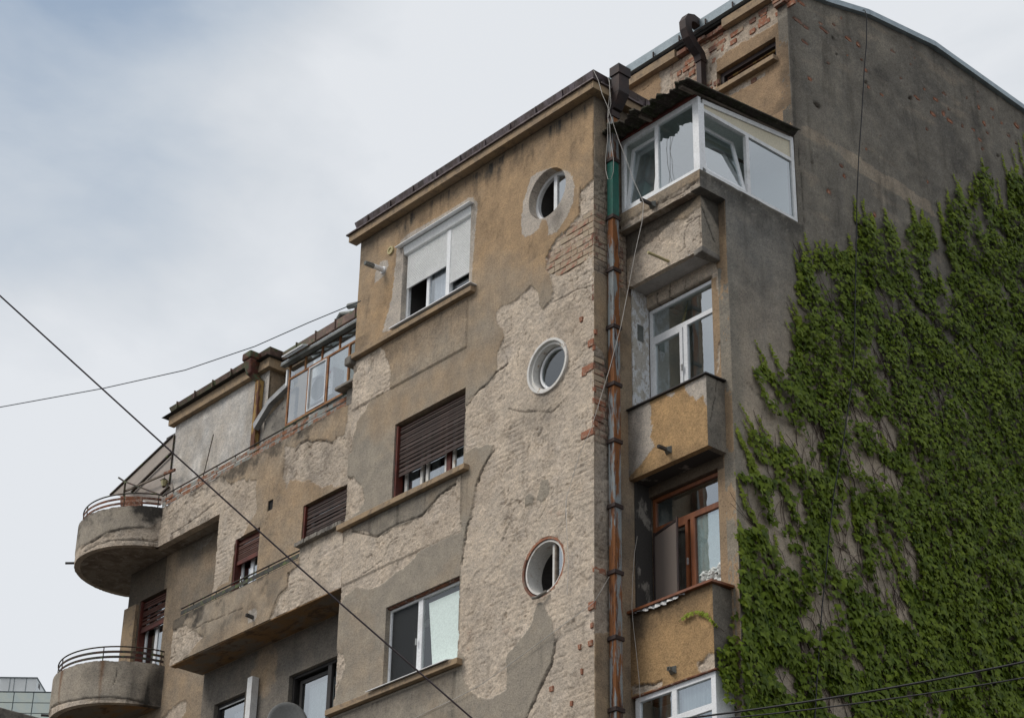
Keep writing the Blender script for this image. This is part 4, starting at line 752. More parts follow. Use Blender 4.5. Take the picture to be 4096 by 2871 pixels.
# ------------------------------------------------------------------ right side: loggias, slab, side wall
XW, YB, YP, XB = 1.71, 1.05, 0.68, 1.56
def tint_pil(U, V, C, R): return C
relief('wall', BLD, 'wall', Pfront(YB), 0.0, XW, 10.4, 18.80, RES, surface([[(0, 17.60), (1.5, 17.60), (1.5, 17.95), (0, 17.95)], PF(c7, [(835, 480), (865, 500), (860, 620), (840, 700), (830, 620)], YB), PF(c7, [(845, 1030), (860, 1000), (850, 1200), (835, 1240)], YB)], [], [], [([(0.25, 17.62), (0.24, 17.85)], 0.012), ([(0.5, 17.62), (0.52, 17.88)], 0.012), ([(0.80, 17.62), (0.86, 17.8)], 0.01), ([(1.62, 12), (1.6, 13.2)], 0.006)],
    lambda U, V: 0.80+0*U, lambda U, V, R: 0.55*sstep(1.5, 1.62, 3.1-U)*0+0.68*(V > 14.5)*(V < 14.75)*(U < 1.5)+0.6*(V > 18.2)*sstep(17.9, 18.6, V+.2*fbm(U, V, .3, 2, 3))*(U < 1.68)+0.08, seed=3, smooth_a=arr((0.42, 0.295, 0.185)), smooth_b=arr((0.33, 0.26, 0.18))),
    [(-0.1, 1.375, 15.6, 17.665), (-0.1, 1.375, 12.4, 14.54), (-0.1, 1.375, 9.0, 11.44)], depth=0.12, cR=jag(5, 0.006, 0.002))['label'] = 'narrow ochre pilaster and lintels of the loggias'
def box_parapet(z0, z1, lab, hf, hfs, soff, cap=None):
    p = empty('parapet', parent=BLD); p['label'] = lab; cj = jag(int(z0*10) % 7, 0.008, 0.002)
    relief('front', p, 'wall', Pfront(YP), 0.0, XB, z0, z1, RES, hf, cR=cj, skirt_edges='TB', depth=0.10)
    relief('side', p, 'wall', Pside(XB), YP, YB, z0+0.003, z1-0.003, RES, hfs, cL=cj, skirt_edges='TB', depth=0.10)
    MB().box(0.0, XB-0.03, YP+0.03, 1.10, z0+0.004, z0+0.03).build('soffit', soff, p)
    if cap: cap(p)
    return p
OCH = arr((0.50, 0.325, 0.165)); CON = arr((0.31, 0.275, 0.225))
def side_hf(seed, dark): return surface([], [], [], [([(0.75, 15.1), (0.85, 15.5), (0.9, 15.8)], 0.005)], lambda U, V: 0.3+0*U, lambda U, V, R: dark+0.3*sstep(0, 0.5, fbm(U, V, 0.4, seed, 4)), seed=seed, smooth_a=CON, smooth_b=CON*0.85)
def cap2(p):
    MB().hexa([(-0.0, 0.63, 15.80), (1.60, 0.63, 15.80), (1.60, 1.06, 15.82), (0.0, 1.06, 15.82)], [(0.0, 0.63, 15.818), (1.60, 0.63, 15.818), (1.60, 1.06, 15.838), (0.0, 1.06, 15.838)]).build('coping', 'frame_dark', p)
def cap3(p):
    MB().hexa([(-0.0, 0.61, 12.655), (1.62, 0.61, 12.655), (1.62, 1.06, 12.68), (0.0, 1.06, 12.68)], [(0.0, 0.61, 12.69), (1.62, 0.61, 12.69), (1.62, 1.06, 12.715), (0.0, 1.06, 12.715)]).build('coping', 'wood_warm', p)
    n = 26; vs = []
    for i in range(n+1):
        x = 0.12+1.0*i/n; d = 0.02*math.sin(i*2.1); vs += [(x, 0.635+d*0.5, 12.652), (x, 0.625+d, 12.652-0.05*math.sin(math.pi*i/n)-0.012*math.sin(i*1.3)-0.01)]
    MB().add(vs, [(2*i, 2*i+2, 2*i+3, 2*i+1) for i in range(n)]).build('foil_strip', 'metal', p)
# upper sculpted box below the slab
box_parapet(17.885, 18.80, 'uppermost crumbling parapet box under the enclosed balcony', surface([PF(c7, [(330, 230), (480, 160), (600, 130), (720, 40), (740, 400), (250, 700), (190, 560), (240, 330)], YP)], [], [], [(PF(c7, [(700, 110), (620, 170), (590, 260), (600, 330), (550, 380)], YP), 0.008), (PF(c7, [(610, 150), (700, 110), (710, 300)], YP), 0.006)], lambda U, V: 0.5+0*U,
    lambda U, V, R: 0.80*sstep(0.0, 0.06, V-18.33-0.25*U+0.03*fbm(U, V, .1, 2, 3)-0.05*sstep(1.2, 1.5, U)), seed=2), surface([], [], [], [([(0.70, 18.6), (0.82, 18.35), (0.95, 18.1)], 0.012)], lambda U, V: 0.4+0*U, lambda U, V, R: 0.82*sstep(0, 0.08, V-18.75+1.1*(U-0.66)+0.04*fbm(U, V, .1, 2, 3)), seed=3, smooth_a=CON, smooth_b=CON), 'soffit_white')
eg = MB(); eg.hexa([(1.40, 0.66, 17.80), (1.575, 0.66, 17.82), (1.575, 1.04, 17.80), (1.45, 1.04, 17.80)], [(1.40, 0.665, 17.90), (1.575, 0.665, 17.92), (1.575, 1.04, 17.90), (1.45, 1.04, 17.90)]); eg.build('broken_edge', 'concrete', BLD, bevel=0.02)
box_parapet(14.70, 15.80, 'orange rendered parapet box with grey repaired corner', surface([], [PF(c8, [(150, -20), (290, 0), (280, 60), (300, 120), (260, 170), (160, 290)], YP), PF(c7, [(190, 1480), (350, 1420), (370, 1480), (360, 1640), (190, 1640)], YP), PF(c7, [(600, 1330), (770, 1240), (775, 1480), (745, 1440), (740, 1390), (690, 1430), (620, 1380)], YP), PF(c7, [(470, 1390), (540, 1370), (520, 1410), (480, 1400)], YP)], [], [], lambda U, V: 0.9+0*U, lambda U, V, R: 0.45*sstep(0.28, 0.05, U+0.15*fbm(U, V, .3, 3, 4))+0.28*sstep(14.95, 14.7, V+.15*fbm(U, V, .3, 3, 3)), seed=1, smooth_a=OCH, smooth_b=OCH*0.9), side_hf(2, 0.0), 'dark_patchy', cap2)
box_parapet(11.46, 12.66, 'orange rendered parapet box with ivy tendril and sagging foil strip', surface([PF(c8, [(540, 1340), (545, 1310), (590, 1270), (600, 1255), (640, 1250), (640, 1350), (560, 1365)], YP), PF(c8, [(170, 1440), (250, 1420), (340, 1405), (345, 1440), (180, 1480)], YP)], [], [], [(PF(c8, [(190, 1440), (250, 1420), (290, 1425), (340, 1400)], YP), 0.01)], lambda U, V: 0.9+0*U, lambda U, V, R: 0.55*sstep(12.2, 12.66, V+0.25*fbm(U, V, .25, 3, 4)+0.1*sstep(1.2, .4, U))*(~R)+0.35*sstep(0.3, 0.02, U+.2*fbm(U, V, .3, 2, 3)), seed=5, smooth_a=OCH*0.93, smooth_b=OCH*0.85), side_hf(4, 0.38), 'soffit_grey', cap3)
# loggia reveals (faces of the return wall behind the boxes)
MB().box(0.003, 0.026, 0.76, 1.10, 15.85, 17.885).build('reveal', 'peel', BLD)
MB().box(0.003, 0.026, 0.78, 1.10, 12.72, 14.70).build('reveal', 'dark_patchy', BLD)
MB().box(0.028, 0.034, 0.86, 0.98, 17.05, 17.32).build('grille', 'metal_dark', BLD)
# slab of the enclosed balcony: front and soffit
cjs = jag(3, 0.012, 0.003)
relief('slab_edge', BLD, 'wall', Pfront(0.52), 0.02, XW, 18.80, 19.10, RES, surface([[(0, 18.7), (2, 18.7), (2, 18.96), (0, 18.9)]], [], [], [([(0.9, 18.9), (1.3, 18.88), (1.6, 18.93)], 0.01)], lambda U, V: 0.45+0*U, lambda U, V, R: 0.12+0.25*sstep(0, .5, fbm(U, V, .4, 2, 3)), seed=2), cR=cjs, skirt_edges='LT', depth=0.1)['label'] = 'crumbling concrete slab edge below the glazed balcony'
MB().box(0.0, XW-0.02, 0.54, 1.06, 18.808, 18.84).build('soffit', 'soffit_grey', BLD)
MB().box(0.0, XW-0.03, 0.56, 2.67, 18.9, 19.06).build('slab', 'concrete', BLD)
# side wall
TOPL = [(0.0, 23.60), (2.6, 23.60), (3.63, 23.78), (4.72, 24.09), (6.49, 24.34), (9.1, 24.20), (12, 24.04)]
def topf(u): return np.interp(u, [p[0] for p in TOPL], [p[1] for p in TOPL])
streak = PS(c11, [(320, 900), (370, 880), (430, 910), (500, 960), (600, 1020), (680, 1070), (760, 1110), (850, 1180), (960, 1240), (1080, 1310), (1200, 1390), (1290, 1450), (1330, 1560), (1290, 1540), (1200, 1480), (1100, 1420), (950, 1340), (800, 1240), (700, 1170), (640, 1110), (580, 1040), (500, 1035), (400, 980), (350, 960)])
SD_A = arr((0.160, 0.146, 0.126)); SD_B = arr((0.25, 0.225, 0.186)); SD_L = arr((0.42, 0.35, 0.27))
holes_b = [(x, y, w_*(1.2 if k < 2 else 0.85)+2, h_*(1.1 if k < 2 else 0.85)+2, k) for x, y, w_, h_, k in [(530, 215, 80, 20, 1), (595, 275, 22, 22, 2), (395, 305, 60, 20, 1), (705, 280, 55, 18, 0), (775, 320, 26, 30, 0), (1018, 365, 42, 16, 1), (615, 390, 14, 24, 2), (828, 500, 24, 28, 0), (828, 590, 28, 30, 2), (850, 625, 18, 22, 0), (430, 565, 30, 26, 0), (485, 752, 56, 26, 2), (1148, 705, 28, 26, 2), (1195, 700, 44, 12, 0), (1330, 712, 36, 18, 0), (1388, 672, 34, 18, 1), (1310, 815, 46, 26, 0), (1385, 815, 24, 40, 0), (1430, 865, 54, 22, 0), (1265, 922, 18, 18, 1), (1635, 765, 20, 30, 0), (1730, 780, 26, 12, 0), (1675, 880, 26, 30, 0), (1910, 900, 50, 34, 0), (1800, 880, 20, 14, 0), (1848, 968, 30, 22, 1), (1645, 1000, 34, 18, 0), (1665, 1065, 20, 24, 1), (655, 1185, 24, 22, 1), (675, 1258, 20, 22, 0), (565, 1372, 22, 28, 0), (893, 1535, 22, 24, 0), (650, 130, 16, 14, 0), (600, 178, 24, 16, 1), (505, 170, 20, 12, 0), (945, 680, 34, 10, 0), (370, 25, 60, 22, 0), (345, 150, 70, 26, 1), (400, 195, 46, 22, 1), (1775, 1115, 26, 20, 2), (1155, 345, 18, 12, 1), (1150, 460, 16, 16, 1), (1272, 1300, 14, 16, 0), (932, 975, 10, 12, 1), (833, 1065, 14, 8, 0), (1178, 418, 10, 12, 1), (1630, 655, 16, 12, 1), (1740, 840, 14, 12, 0), (445, 1160, 18, 14, 2), (800, 425, 8, 12, 1), (1250, 640, 20, 12, 0), (1080, 560, 16, 12, 1), (960, 150, 26, 12, 1), (1420, 780, 22, 14, 1), (1520, 900, 14, 24, 1), (1600, 930, 26, 14, 0), (1550, 700, 22, 10, 1), (700, 400, 14, 10, 0), (560, 450, 18, 10, 1), (1900, 1020, 24, 14, 1), (1700, 950, 18, 16, 1)]]
def hf_side(U, V):
    seed = 1; fine = fbm(U, V, 0.06, 2, 3, gain=.6); mid = fbm(U, V, 0.3, 4, 4); big = fbm(U, V, 1.6, 5, 4); hs = fbm(U, V*3.0, 0.8, 6, 4)
    H = 0.004*fine+0.008*mid+0.006*fbm(U, V, 0.12, 3, 3)
    t = np.clip(0.5+0.8*big+0.4*mid, 0, 1); C = mixa(SD_A, SD_B, t)
    low = sstep(18.6, 15.8, V+0.9*big+0.10*U-0.3); C = mixa(C, SD_L*1.12, low*0.92)
    C = mixa(C, SD_L*0.8, 0.50*sstep(0.28, 0.55, hs)*(1-low)*sstep(14, 17, V))
    wsh = pip(U+0.06*fbm(U, V, .3, 3, 4)+0.03*fine, V+0.05*fbm(U, V, .3, 5, 4), streak); C = np.where(wsh[..., None], SD_L*0.83*(1+0.2*mid)[..., None], C)
    ed = sstep(2.98, 2.78, U+0.08*fbm(U, V, .4, 2, 4))*(V > 19.0); C = mixa(C, arr((0.20, 0.18, 0.15)), ed*0.8)
    fr_ = sstep(1.35, 1.15, U+0.1*fbm(U, V, .5, 2, 4))*(V < 18.7); C = mixa(C, arr((0.25, 0.23, 0.19)), fr_*0.7)
    lowR = (V < 19.0) & (V > 14.5); gg = lowR*sstep(2.9, 1.6, U); C = mixa(C, arr((0.245, 0.232, 0.208)), 0.8*gg*(1-low))
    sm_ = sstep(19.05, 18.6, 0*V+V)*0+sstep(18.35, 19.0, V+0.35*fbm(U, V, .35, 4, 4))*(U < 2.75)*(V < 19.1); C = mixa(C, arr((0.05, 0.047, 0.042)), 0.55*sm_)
    gr = sstep(0.25, 0.6, fbm(U, V, .5, 7, 4))*0.35; C = mixa(C, arr((0.06, 0.055, 0.05)), gr*(1-low))
    tt = sstep(2.62, 2.67, U)*sstep(3.05, 2.8, U)*(V > 20.4); C = mixa(C, arr((0.17, 0.15, 0.125)), 0.5*tt)
    pale = sstep(0.62, 0.72, vn(U*60, V*60, 2))*sstep(0.6, 0.8, vn(U*23, V*31, 5)); C = mixa(C, arr((0.30, 0.28, 0.24)), 0.45*pale)
    ck = 1-sstep(0.006, 0.016, np.minimum(dline(U+0.03*mid, V+0.03*fine, [(2.75, 20.9), (2.80, 19.6), (2.78, 18.9)]), dline(U+0.05*mid, V+.02*fine, [(1.3, 15.9), (1.5, 15.75), (1.9, 15.8), (2.05, 15.65)]))); H = H-0.012*ck; C = C*(1-0.5*ck)[..., None]
    rs = sstep(0.15, 0.6, fbm(U+0.15*V*0, V*0.10, 0.16, 6, 4, gain=.6)); C = C*(1-0.28*rs*sstep(16, 20, V))[..., None]; rs2 = sstep(0.25, 0.6, fbm(U, V*0.14, 0.22, 3, 4)); C = mixa(C, arr((0.27, 0.245, 0.21)), 0.4*rs2*sstep(23.9, 20, V))
    C = C*(1+0.10*fine+0.14*mid)[..., None]
    for (x, y, wd, hh, kd) in holes_b:
        y0, z0 = FY(c11, x, y); ry, rz = wd/2/1.787/205, hh/2/1.787/215
        dd = np.hypot((U-y0)/max(ry, .02), (V-z0+0.10*(U-y0))/max(rz, .02))+0.55*fbm(U, V, 0.07, 3, 3, gain=.7); k = 1-sstep(0.85, 1.2, dd)
        H = H-(0.02 if kd < 2 else 0.07)*k
        C = mixa(C, arr([(0.28, 0.095, 0.05), (0.15, 0.07, 0.045), (0.055, 0.03, 0.022)][kd]), k*0.9)
    return H, C
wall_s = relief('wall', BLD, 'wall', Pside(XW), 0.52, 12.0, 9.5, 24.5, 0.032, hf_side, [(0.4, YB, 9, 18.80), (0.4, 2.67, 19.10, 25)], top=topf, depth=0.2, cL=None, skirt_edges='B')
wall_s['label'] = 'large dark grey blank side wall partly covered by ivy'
MB().box(XW-0.2, XW-0.02, 1.2, 12, 0, 9.5).build('wall', 'body', BLD); MB().box(1.4, XW-0.02, 1.07, 1.2, 0, 10.4).build('wall', 'body', BLD); MB().box(0, 1.4, 1.12, 1.3, 0, 10.4).build('wall', 'body', BLD)
# attic front wall
att_rough = [PF(c14, [(0, 700), (2050, -350), (2050, 300), (1750, 350), (1650, 400), (1260, 640), (1100, 700), (900, 830), (780, 920), (680, 1000), (690, 1240), (660, 1500), (500, 1600), (-200, 1800), (-300, 1000)], 2.67), PF(c14, [(900, 1530), (1250, 1350), (1500, 1200), (1500, 1260), (1200, 1450), (900, 1609)], 2.67), PF(c6b, [(1640, 330), (2200, 0), (2200, 560), (1780, 640), (1700, 500)], 2.67)]
relief('wall', BLD, 'wall', Pfront(2.67), -2.6, XW, 19.9, 23.6, RES*1.2, surface(att_rough, [], [], [(PF(c6b, [(1120, 670), (1280, 590), (1400, 480)], 2.67), 0.006)], lambda U, V: 0.85+0*U,
    lambda U, V, R: 0.48*sstep(0.50, 0.05, XW-U-0.05+0.35*fbm(U, V, .35, 3, 4))*(V > 21.3)*(V < 23.2)+0.12*sstep(0, .5, fbm(U, V, .5, 2, 4)), seed=1, smooth_a=arr((0.40, 0.275, 0.17)), smooth_b=arr((0.33, 0.24, 0.155)), rough=ROUGH*0.92, brick_polys=[PF(c14, [(-100, 900), (300, 750), (450, 700), (900, 450), (850, 700), (600, 900), (450, 1100), (450, 1600), (300, 1500), (-100, 1500)], 2.67), PF(c14, [(1700, 0), (2100, -200), (2100, 330), (1750, 330), (1650, 150)], 2.67)], rough_amp=1.2),
    [(0.13, 1.44, 22.32, 22.77)], depth=0.16, cR=jag(7, 0.01, 0.003))['label'] = 'set back attic wall with a long slot window and bare brick patches'
w = empty('window', parent=BLD); w['label'] = 'long narrow attic slot window under the roof'
frame_mb(0.15, 1.43, 22.36, 22.75, 2.75, 0.07, 0.05).build('frame', 'pipe_dark', w); frame_mb(0.24, 1.38, 22.36, 22.67, 2.81, 0.03, 0.03).build('sash', 'pipe_ochre', w); room(w, 0.15, 1.43, 22.3, 22.8, 2.84, 0.8)
MB().box(1.22, 1.42, 2.76, 2.80, 22.34, 22.44).build('loose_board', 'white_old', w)
MB().box(0.08, 1.47, 2.56, 2.70, 22.27, 22.36).build('ledge', 'tan', w, bevel=0.006)
# attic cornice + zinc flashing
ac = MB()
for a, b in ((-2.6, -0.72), (0.38, 1.50)): MB().box(a, b, 2.56, 2.68, 23.50, 23.66).build('cornice', 'tan', BLD, bevel=0.004)
bl = MB(); x = -0.70
while x < 0.36:
    L = random.uniform(0.10, 0.24); bl.box(x, x+L-0.015, 2.58+random.random()*0.05, 2.70, 23.52+random.random()*0.02, 23.60); x += L
bl.build('cornice', 'brick_dull', BLD)
ga = MB(); ga.box(-2.6, 1.72, 2.60, 2.75, 23.661, 23.74); ga.build('roof_gap', 'dark_gap', BLD)
za = MB(); za.hexa([(-2.7, 2.52, 23.73), (1.74, 2.52, 23.73), (1.74, 2.75, 23.73), (-2.7, 2.75, 23.73)], [(-2.7, 2.50, 23.88), (1.76, 2.50, 23.88), (1.76, 2.75, 23.94), (-2.7, 2.75, 23.94)])
za.build('roof_flashing', 'zinc', BLD)
zc = MB()
for x in np.arange(-2.4, 1.7, 0.62): MB().box(x, x+0.02, 2.475, 2.50, 23.70, 23.80).build('flashing_clip', 'collar', BLD)
zs = MB(); pts = [(2.55, 23.60)]+TOPL[2:]
for (a, za_), (b, zb_) in zip(pts[:-1], pts[1:]):
    n_ = max(1, int((b-a)/0.9)); 
    for i in range(n_):
        y0 = a+(b-a)*i/n_; y1 = a+(b-a)*(i+1)/n_-0.006; z0 = za_+(zb_-za_)*i/n_; z1 = za_+(zb_-za_)*(i+1)/n_
        zs.hexa([(1.50, y0, z0+0.0), (1.80, y0, z0+0.0), (1.80, y1, z1+0.0), (1.50, y1, z1+0.0)], [(1.50, y0, z0+0.15), (1.79, y0, z0+0.115), (1.79, y1, z1+0.115), (1.50, y1, z1+0.15)])
zs.build('roof_flashing', 'zinc', BLD)
MB().hexa([(1.4, 2.7, 23.5), (1.60, 2.7, 23.5), (1.60, 12, 23.8), (1.4, 12, 23.8)], [(1.4, 2.7, 23.62), (1.60, 2.7, 23.62), (1.60, 12, 23.95), (1.4, 12, 23.95)]).build('roof', 'roofing', BLD)

# ---- enclosed balcony (glazed)
ENC = empty('balcony_enclosure', parent=BLD); ENC['label'] = 'white framed glazed balcony enclosure under a corrugated sheet'
zf0, zf1 = 19.09, 20.42; YF = 0.535
f = MB(); f.box(0.05, 1.70, YF, YF+0.06, zf0, zf0+0.075); f.box(0.05, 1.70, YF, YF+0.06, zf1-0.09, zf1); f.box(0.05, 0.115, YF+.001, YF+0.06, zf0+.075, zf1-.09); f.box(0.775, 0.845, YF+.001, YF+0.06, zf0+.075, zf1-.09); f.box(1.575, 1.70, YF+.001, YF+0.125, zf0+.075, zf1-.09)
f.build('frame', 'white', ENC, bevel=0.003)
pane(ENC, 0.845, 1.575, zf0+.075, zf1-.09, YF+0.03)
f = MB(); XS = 1.70
f.box(XS-0.06, XS+0.004, YF+0.126, 2.66, zf0, zf0+0.07); f.box(XS-0.06, XS, YF+0.126, 2.66, 20.19, 20.255); f.box(XS-0.06, XS, 1.56, 1.63, zf0+0.07, 20.19); f.box(XS-0.06, XS+0.002, 2.59, 2.66, zf0+0.07, 20.66)
f.hexa([(XS-0.06, YF+0.10, 20.33), (XS, YF+0.10, 20.33), (XS, 2.66, 20.58), (XS-0.06, 2.66, 20.58)], [(XS-0.06, YF+0.10, 20.41), (XS, YF+0.10, 20.41), (XS, 2.66, 20.66), (XS-0.06, 2.66, 20.66)])
f.build('frame', 'white_dirty', ENC, bevel=0.003)
MB().hexa([(XS-0.035, YF+0.13, 20.25), (XS-0.025, YF+0.13, 20.25), (XS-0.025, 2.59, 20.25), (XS-0.035, 2.59, 20.25)], [(XS-0.035, YF+0.13, 20.34), (XS-0.025, YF+0.13, 20.34), (XS-0.025, 2.59, 20.59), (XS-0.035, 2.59, 20.59)]).build('infill_panel', 'cream', ENC)
MB().box(XS-0.034, XS-0.026, 1.63, 2.59, zf0+.07, 20.19).build('pane', 'glass', ENC)
# two hopper sashes tilted into the room
def tilt_sash_front(x0, x1, z0, z1, y, t):
    s_ = MB(); q = lambda x, z, d=0: (x, y+t*(z-z0)/(z1-z0)+d, z); w_ = 0.06
    for a, b, c, d in ((x0, x1, z0, z0+w_), (x0, x1, z1-w_, z1), (x0, x0+w_, z0+w_, z1-w_), (x1-w_, x1, z0+w_, z1-w_)):
        s_.hexa([q(a, c), q(b, c), q(b, c, .045), q(a, c, .045)], [q(a, d), q(b, d), q(b, d, .045), q(a, d, .045)])
    s_.build('sash', 'white', ENC)
    MB().hexa([q(x0+w_, z0+w_, .02), q(x1-w_, z0+w_, .02), q(x1-w_, z0+w_, .028), q(x0+w_, z0+w_, .028)], [q(x0+w_, z1-w_, .02), q(x1-w_, z1-w_, .02), q(x1-w_, z1-w_, .028), q(x0+w_, z1-w_, .028)]).build('pane', 'glass_mid', ENC)
tilt_sash_front(0.12, 0.77, zf0+0.08, zf1-0.11, YF+0.03, 0.13)
def tilt_sash_side(y0, y1, z0, z1, x, t):
    s_ = MB(); q = lambda yy, z, d=0: (x-t*(z-z0)/(z1-z0)-d, yy, z); w_ = 0.06
    for a, b, c, d in ((y0, y1, z0, z0+w_), (y0, y1, z1-w_, z1), (y0, y0+w_, z0+w_, z1-w_), (y1-w_, y1, z0+w_, z1-w_)):
        s_.hexa([q(a, c), q(b, c), q(b, c, .045), q(a, c, .045)], [q(a, d), q(b, d), q(b, d, .045), q(a, d, .045)])
    s_.build('sash', 'white', ENC)
    MB().hexa([q(y0+w_, z0+w_, .02), q(y1-w_, z0+w_, .02), q(y1-w_, z0+w_, .028), q(y0+w_, z0+w_, .028)], [q(y0+w_, z1-w_, .02), q(y1-w_, z1-w_, .02), q(y1-w_, z1-w_, .028), q(y0+w_, z1-w_, .028)]).build('pane', 'glass', ENC)
tilt_sash_side(YF+0.14, 1.55, zf0+0.075, 20.17, XS-0.02, 0.22)
r = MB(); r.quad((0.03, 2.60, 19.07), (1.6, 2.60, 19.07), (1.6, 2.60, 20.7), (0.03, 2.60, 20.7)); r.quad((0.05, .6, 20.40), (1.6, .6, 20.40), (1.6, 2.6, 20.64), (0.05, 2.6, 20.64)); r.quad((0.05, .6, 19.09), (1.6, .6, 19.09), (1.6, 2.6, 19.09), (0.05, 2.6, 19.09)); r.quad((0.04, .6, 19.07), (0.04, 2.6, 19.07), (0.04, 2.6, 20.7), (0.04, .6, 20.5)); r.build('interior', 'room_pale', ENC)
n = 70; cs = MB(); vs = []
for i in range(n+1):
    x = -0.12+(1.86+0.12)*i/n; dz = 0.028*math.sin(2*math.pi*x/0.177)
    fr_y = 0.12+0.05*math.sin(i*0.37)+0.025*math.sin(i*1.9)+0.06*(x/1.8)
    sg = -0.06*(1-x/1.8)+0.015*math.sin(i*0.5); vs += [(x, fr_y, 20.49+dz+sg), (x, 2.66, 20.74+dz), (x, fr_y, 20.465+dz*0.4+sg-0.012*math.sin(i*1.3)), (x, 2.66, 20.715+dz)]
cs.add(vs, [f_ for i in range(n) for f_ in ((4*i, 4*i+4, 4*i+5, 4*i+1), (4*i+2, 4*i+3, 4*i+7, 4*i+6), (4*i, 4*i+2, 4*i+6, 4*i+4), (4*i+1, 4*i+5, 4*i+7, 4*i+3))]+[(0, 1, 3, 2), (4*n, 4*n+2, 4*n+3, 4*n+1)], True)
cs.build('corrugated_roof', 'asbestos', ENC)
tb = MB(); tb.beam((1.66, 0.20, 20.47), (1.66, 2.66, 20.69), 0.07, 0.09); tb.build('roof_timber', 'wood_grey', ENC); MB().beam((0.75, 0.26, 20.44), (0.75, 2.6, 20.66), 0.06, 0.08).build('roof_timber', 'wood_grey', ENC)
MB().box(0.02, 1.66, 0.50, 0.56, 20.421, 20.47).build('roof_timber', 'wood_red', ENC); MB().box(-0.08, 1.70, 0.30, 2.6, 20.70, 20.701).build('liner', 'dark_gap', ENC) if 0 else None

# ---- loggia windows
w = empty('window', parent=BLD); w['label'] = 'white framed loggia window with peeling reveal, third floor right'
Y2 = 1.12
frame_mb(0.02, 1.365, 15.6, 17.63, Y2, 0.055, 0.06, mull=[(0.75, 15.6, 17.10)], trans=[(17.13)], mw=0.075).build('frame', 'white', w, bevel=0.003)
frame_mb(0.08, 0.70, 15.6, 17.08, Y2-0.012, 0.055, 0.05).build('sash', 'white', w)
pane(w, 0.13, 0.65, 15.7, 17.03, Y2+0.02); pane(w, 0.79, 1.31, 15.7, 17.09, Y2+0.03); pane(w, 0.075, 1.31, 17.17, 17.575, Y2+0.03); room(w, 0.02, 1.365, 15.6, 17.63, Y2+0.06, 0.9, 'room_pale')
lf = MB(); lf.hexa([(0.55, 1.20, 17.12), (0.66, 1.20, 17.15), (0.66, 1.205, 17.15), (0.55, 1.205, 17.12)], [(0.735, 1.20, 17.52), (0.74, 1.20, 17.53), (0.74, 1.205, 17.53), (0.735, 1.205, 17.52)]); lf.build('paper_strip', 'vent_cream', w)
w = empty('window', parent=BLD); w['label'] = 'brown framed loggia window with open insect screen and flowers inside'
frame_mb(0.03, 1.365, 12.6, 14.53, Y2, 0.055, 0.06, mull=[(0.80, 12.6, 14.0)], trans=[(14.04)], mw=0.085).build('frame', 'wood_warm', w, bevel=0.003)
frame_mb(0.085, 0.72, 12.6, 13.99, Y2-0.012, 0.05, 0.05).build('sash', 'wood_warm', w)
pane(w, 0.13, 0.68, 12.7, 13.94, Y2+0.02); pane(w, 0.845, 1.31, 12.7, 14.0, Y2+0.03); pane(w, 0.085, 1.31, 14.085, 14.475, Y2+0.03); room(w, 0.03, 1.365, 12.6, 14.53, Y2+0.06, 0.9, 'room_pale'); curtain(w, 0.14, 0.68, 12.7, 13.94, Y2+0.07, 'film')
sc = MB(); a_ = (0.08, Y2-0.03); b_ = (0.69, Y2-0.19)
for z0, z1 in ((12.66, 12.70), (13.95, 13.99)): sc.beam((a_[0], a_[1], z0), (b_[0], b_[1], z0+0.0), 0.02, 0.035)
for p in (a_, b_): sc.beam((p[0], p[1], 12.66), (p[0], p[1], 13.99), 0.03, 0.02, up=(0, 1, 0))
sc.build('screen_frame', 'pipe_dark', w); MB().hexa([(a_[0], a_[1], 12.68), (b_[0], b_[1], 12.68), (b_[0], b_[1]+.003, 12.68), (a_[0], a_[1]+.003, 12.68)], [(a_[0], a_[1], 13.97), (b_[0], b_[1], 13.97), (b_[0], b_[1]+.003, 13.97), (a_[0], a_[1]+.003, 13.97)]).build('screen', 'screen_cloth', w)
MB().box(0.85, 1.31, Y2+0.045, Y2+0.05, 12.6, 14.0).build('blind', 'blind', w)
w = empty('window', parent=BLD); w['label'] = 'lowest white framed loggia window at the bottom of the picture'
frame_mb(0.06, 1.55, 10.2, 11.455, 0.70, 0.085, 0.06, mull=[(0.79, 10.2, 11.4)], trans=[(10.98)], mw=0.09).build('frame', 'white', w, bevel=0.003)
MB().box(1.49, 1.55, 0.761, 1.04, 10.2, 11.455).build('corner_post', 'white', w)
for a, b in ((0.14, 0.745), (0.835, 1.47)): pane(w, a, b, 11.02, 11.37, 0.73); pane(w, a, b, 10.3, 10.93, 0.73)
MB().box(0.84, 1.47, 0.79, 0.80, 10.9, 11.4).build('blind', 'curtain', w)
room(w, 0.06, 1.48, 10.2, 11.45, 0.78, 0.8, 'room_pale'); MB().box(0.03, 1.6, 0.66, 0.72, 11.44, 11.458).build('head_trim', 'rust', w)
for (x, y, z) in ((-3.50, 0.075, 19.05), (-3.93, 0.06, 13.2), (0.71, 1.09, 16.4), (0.735, 1.09, 13.35)): MB().box(x-0.012, x+0.012, y-0.02, y, z-0.05, z+0.05).build('window_handle', 'metal', BLD)
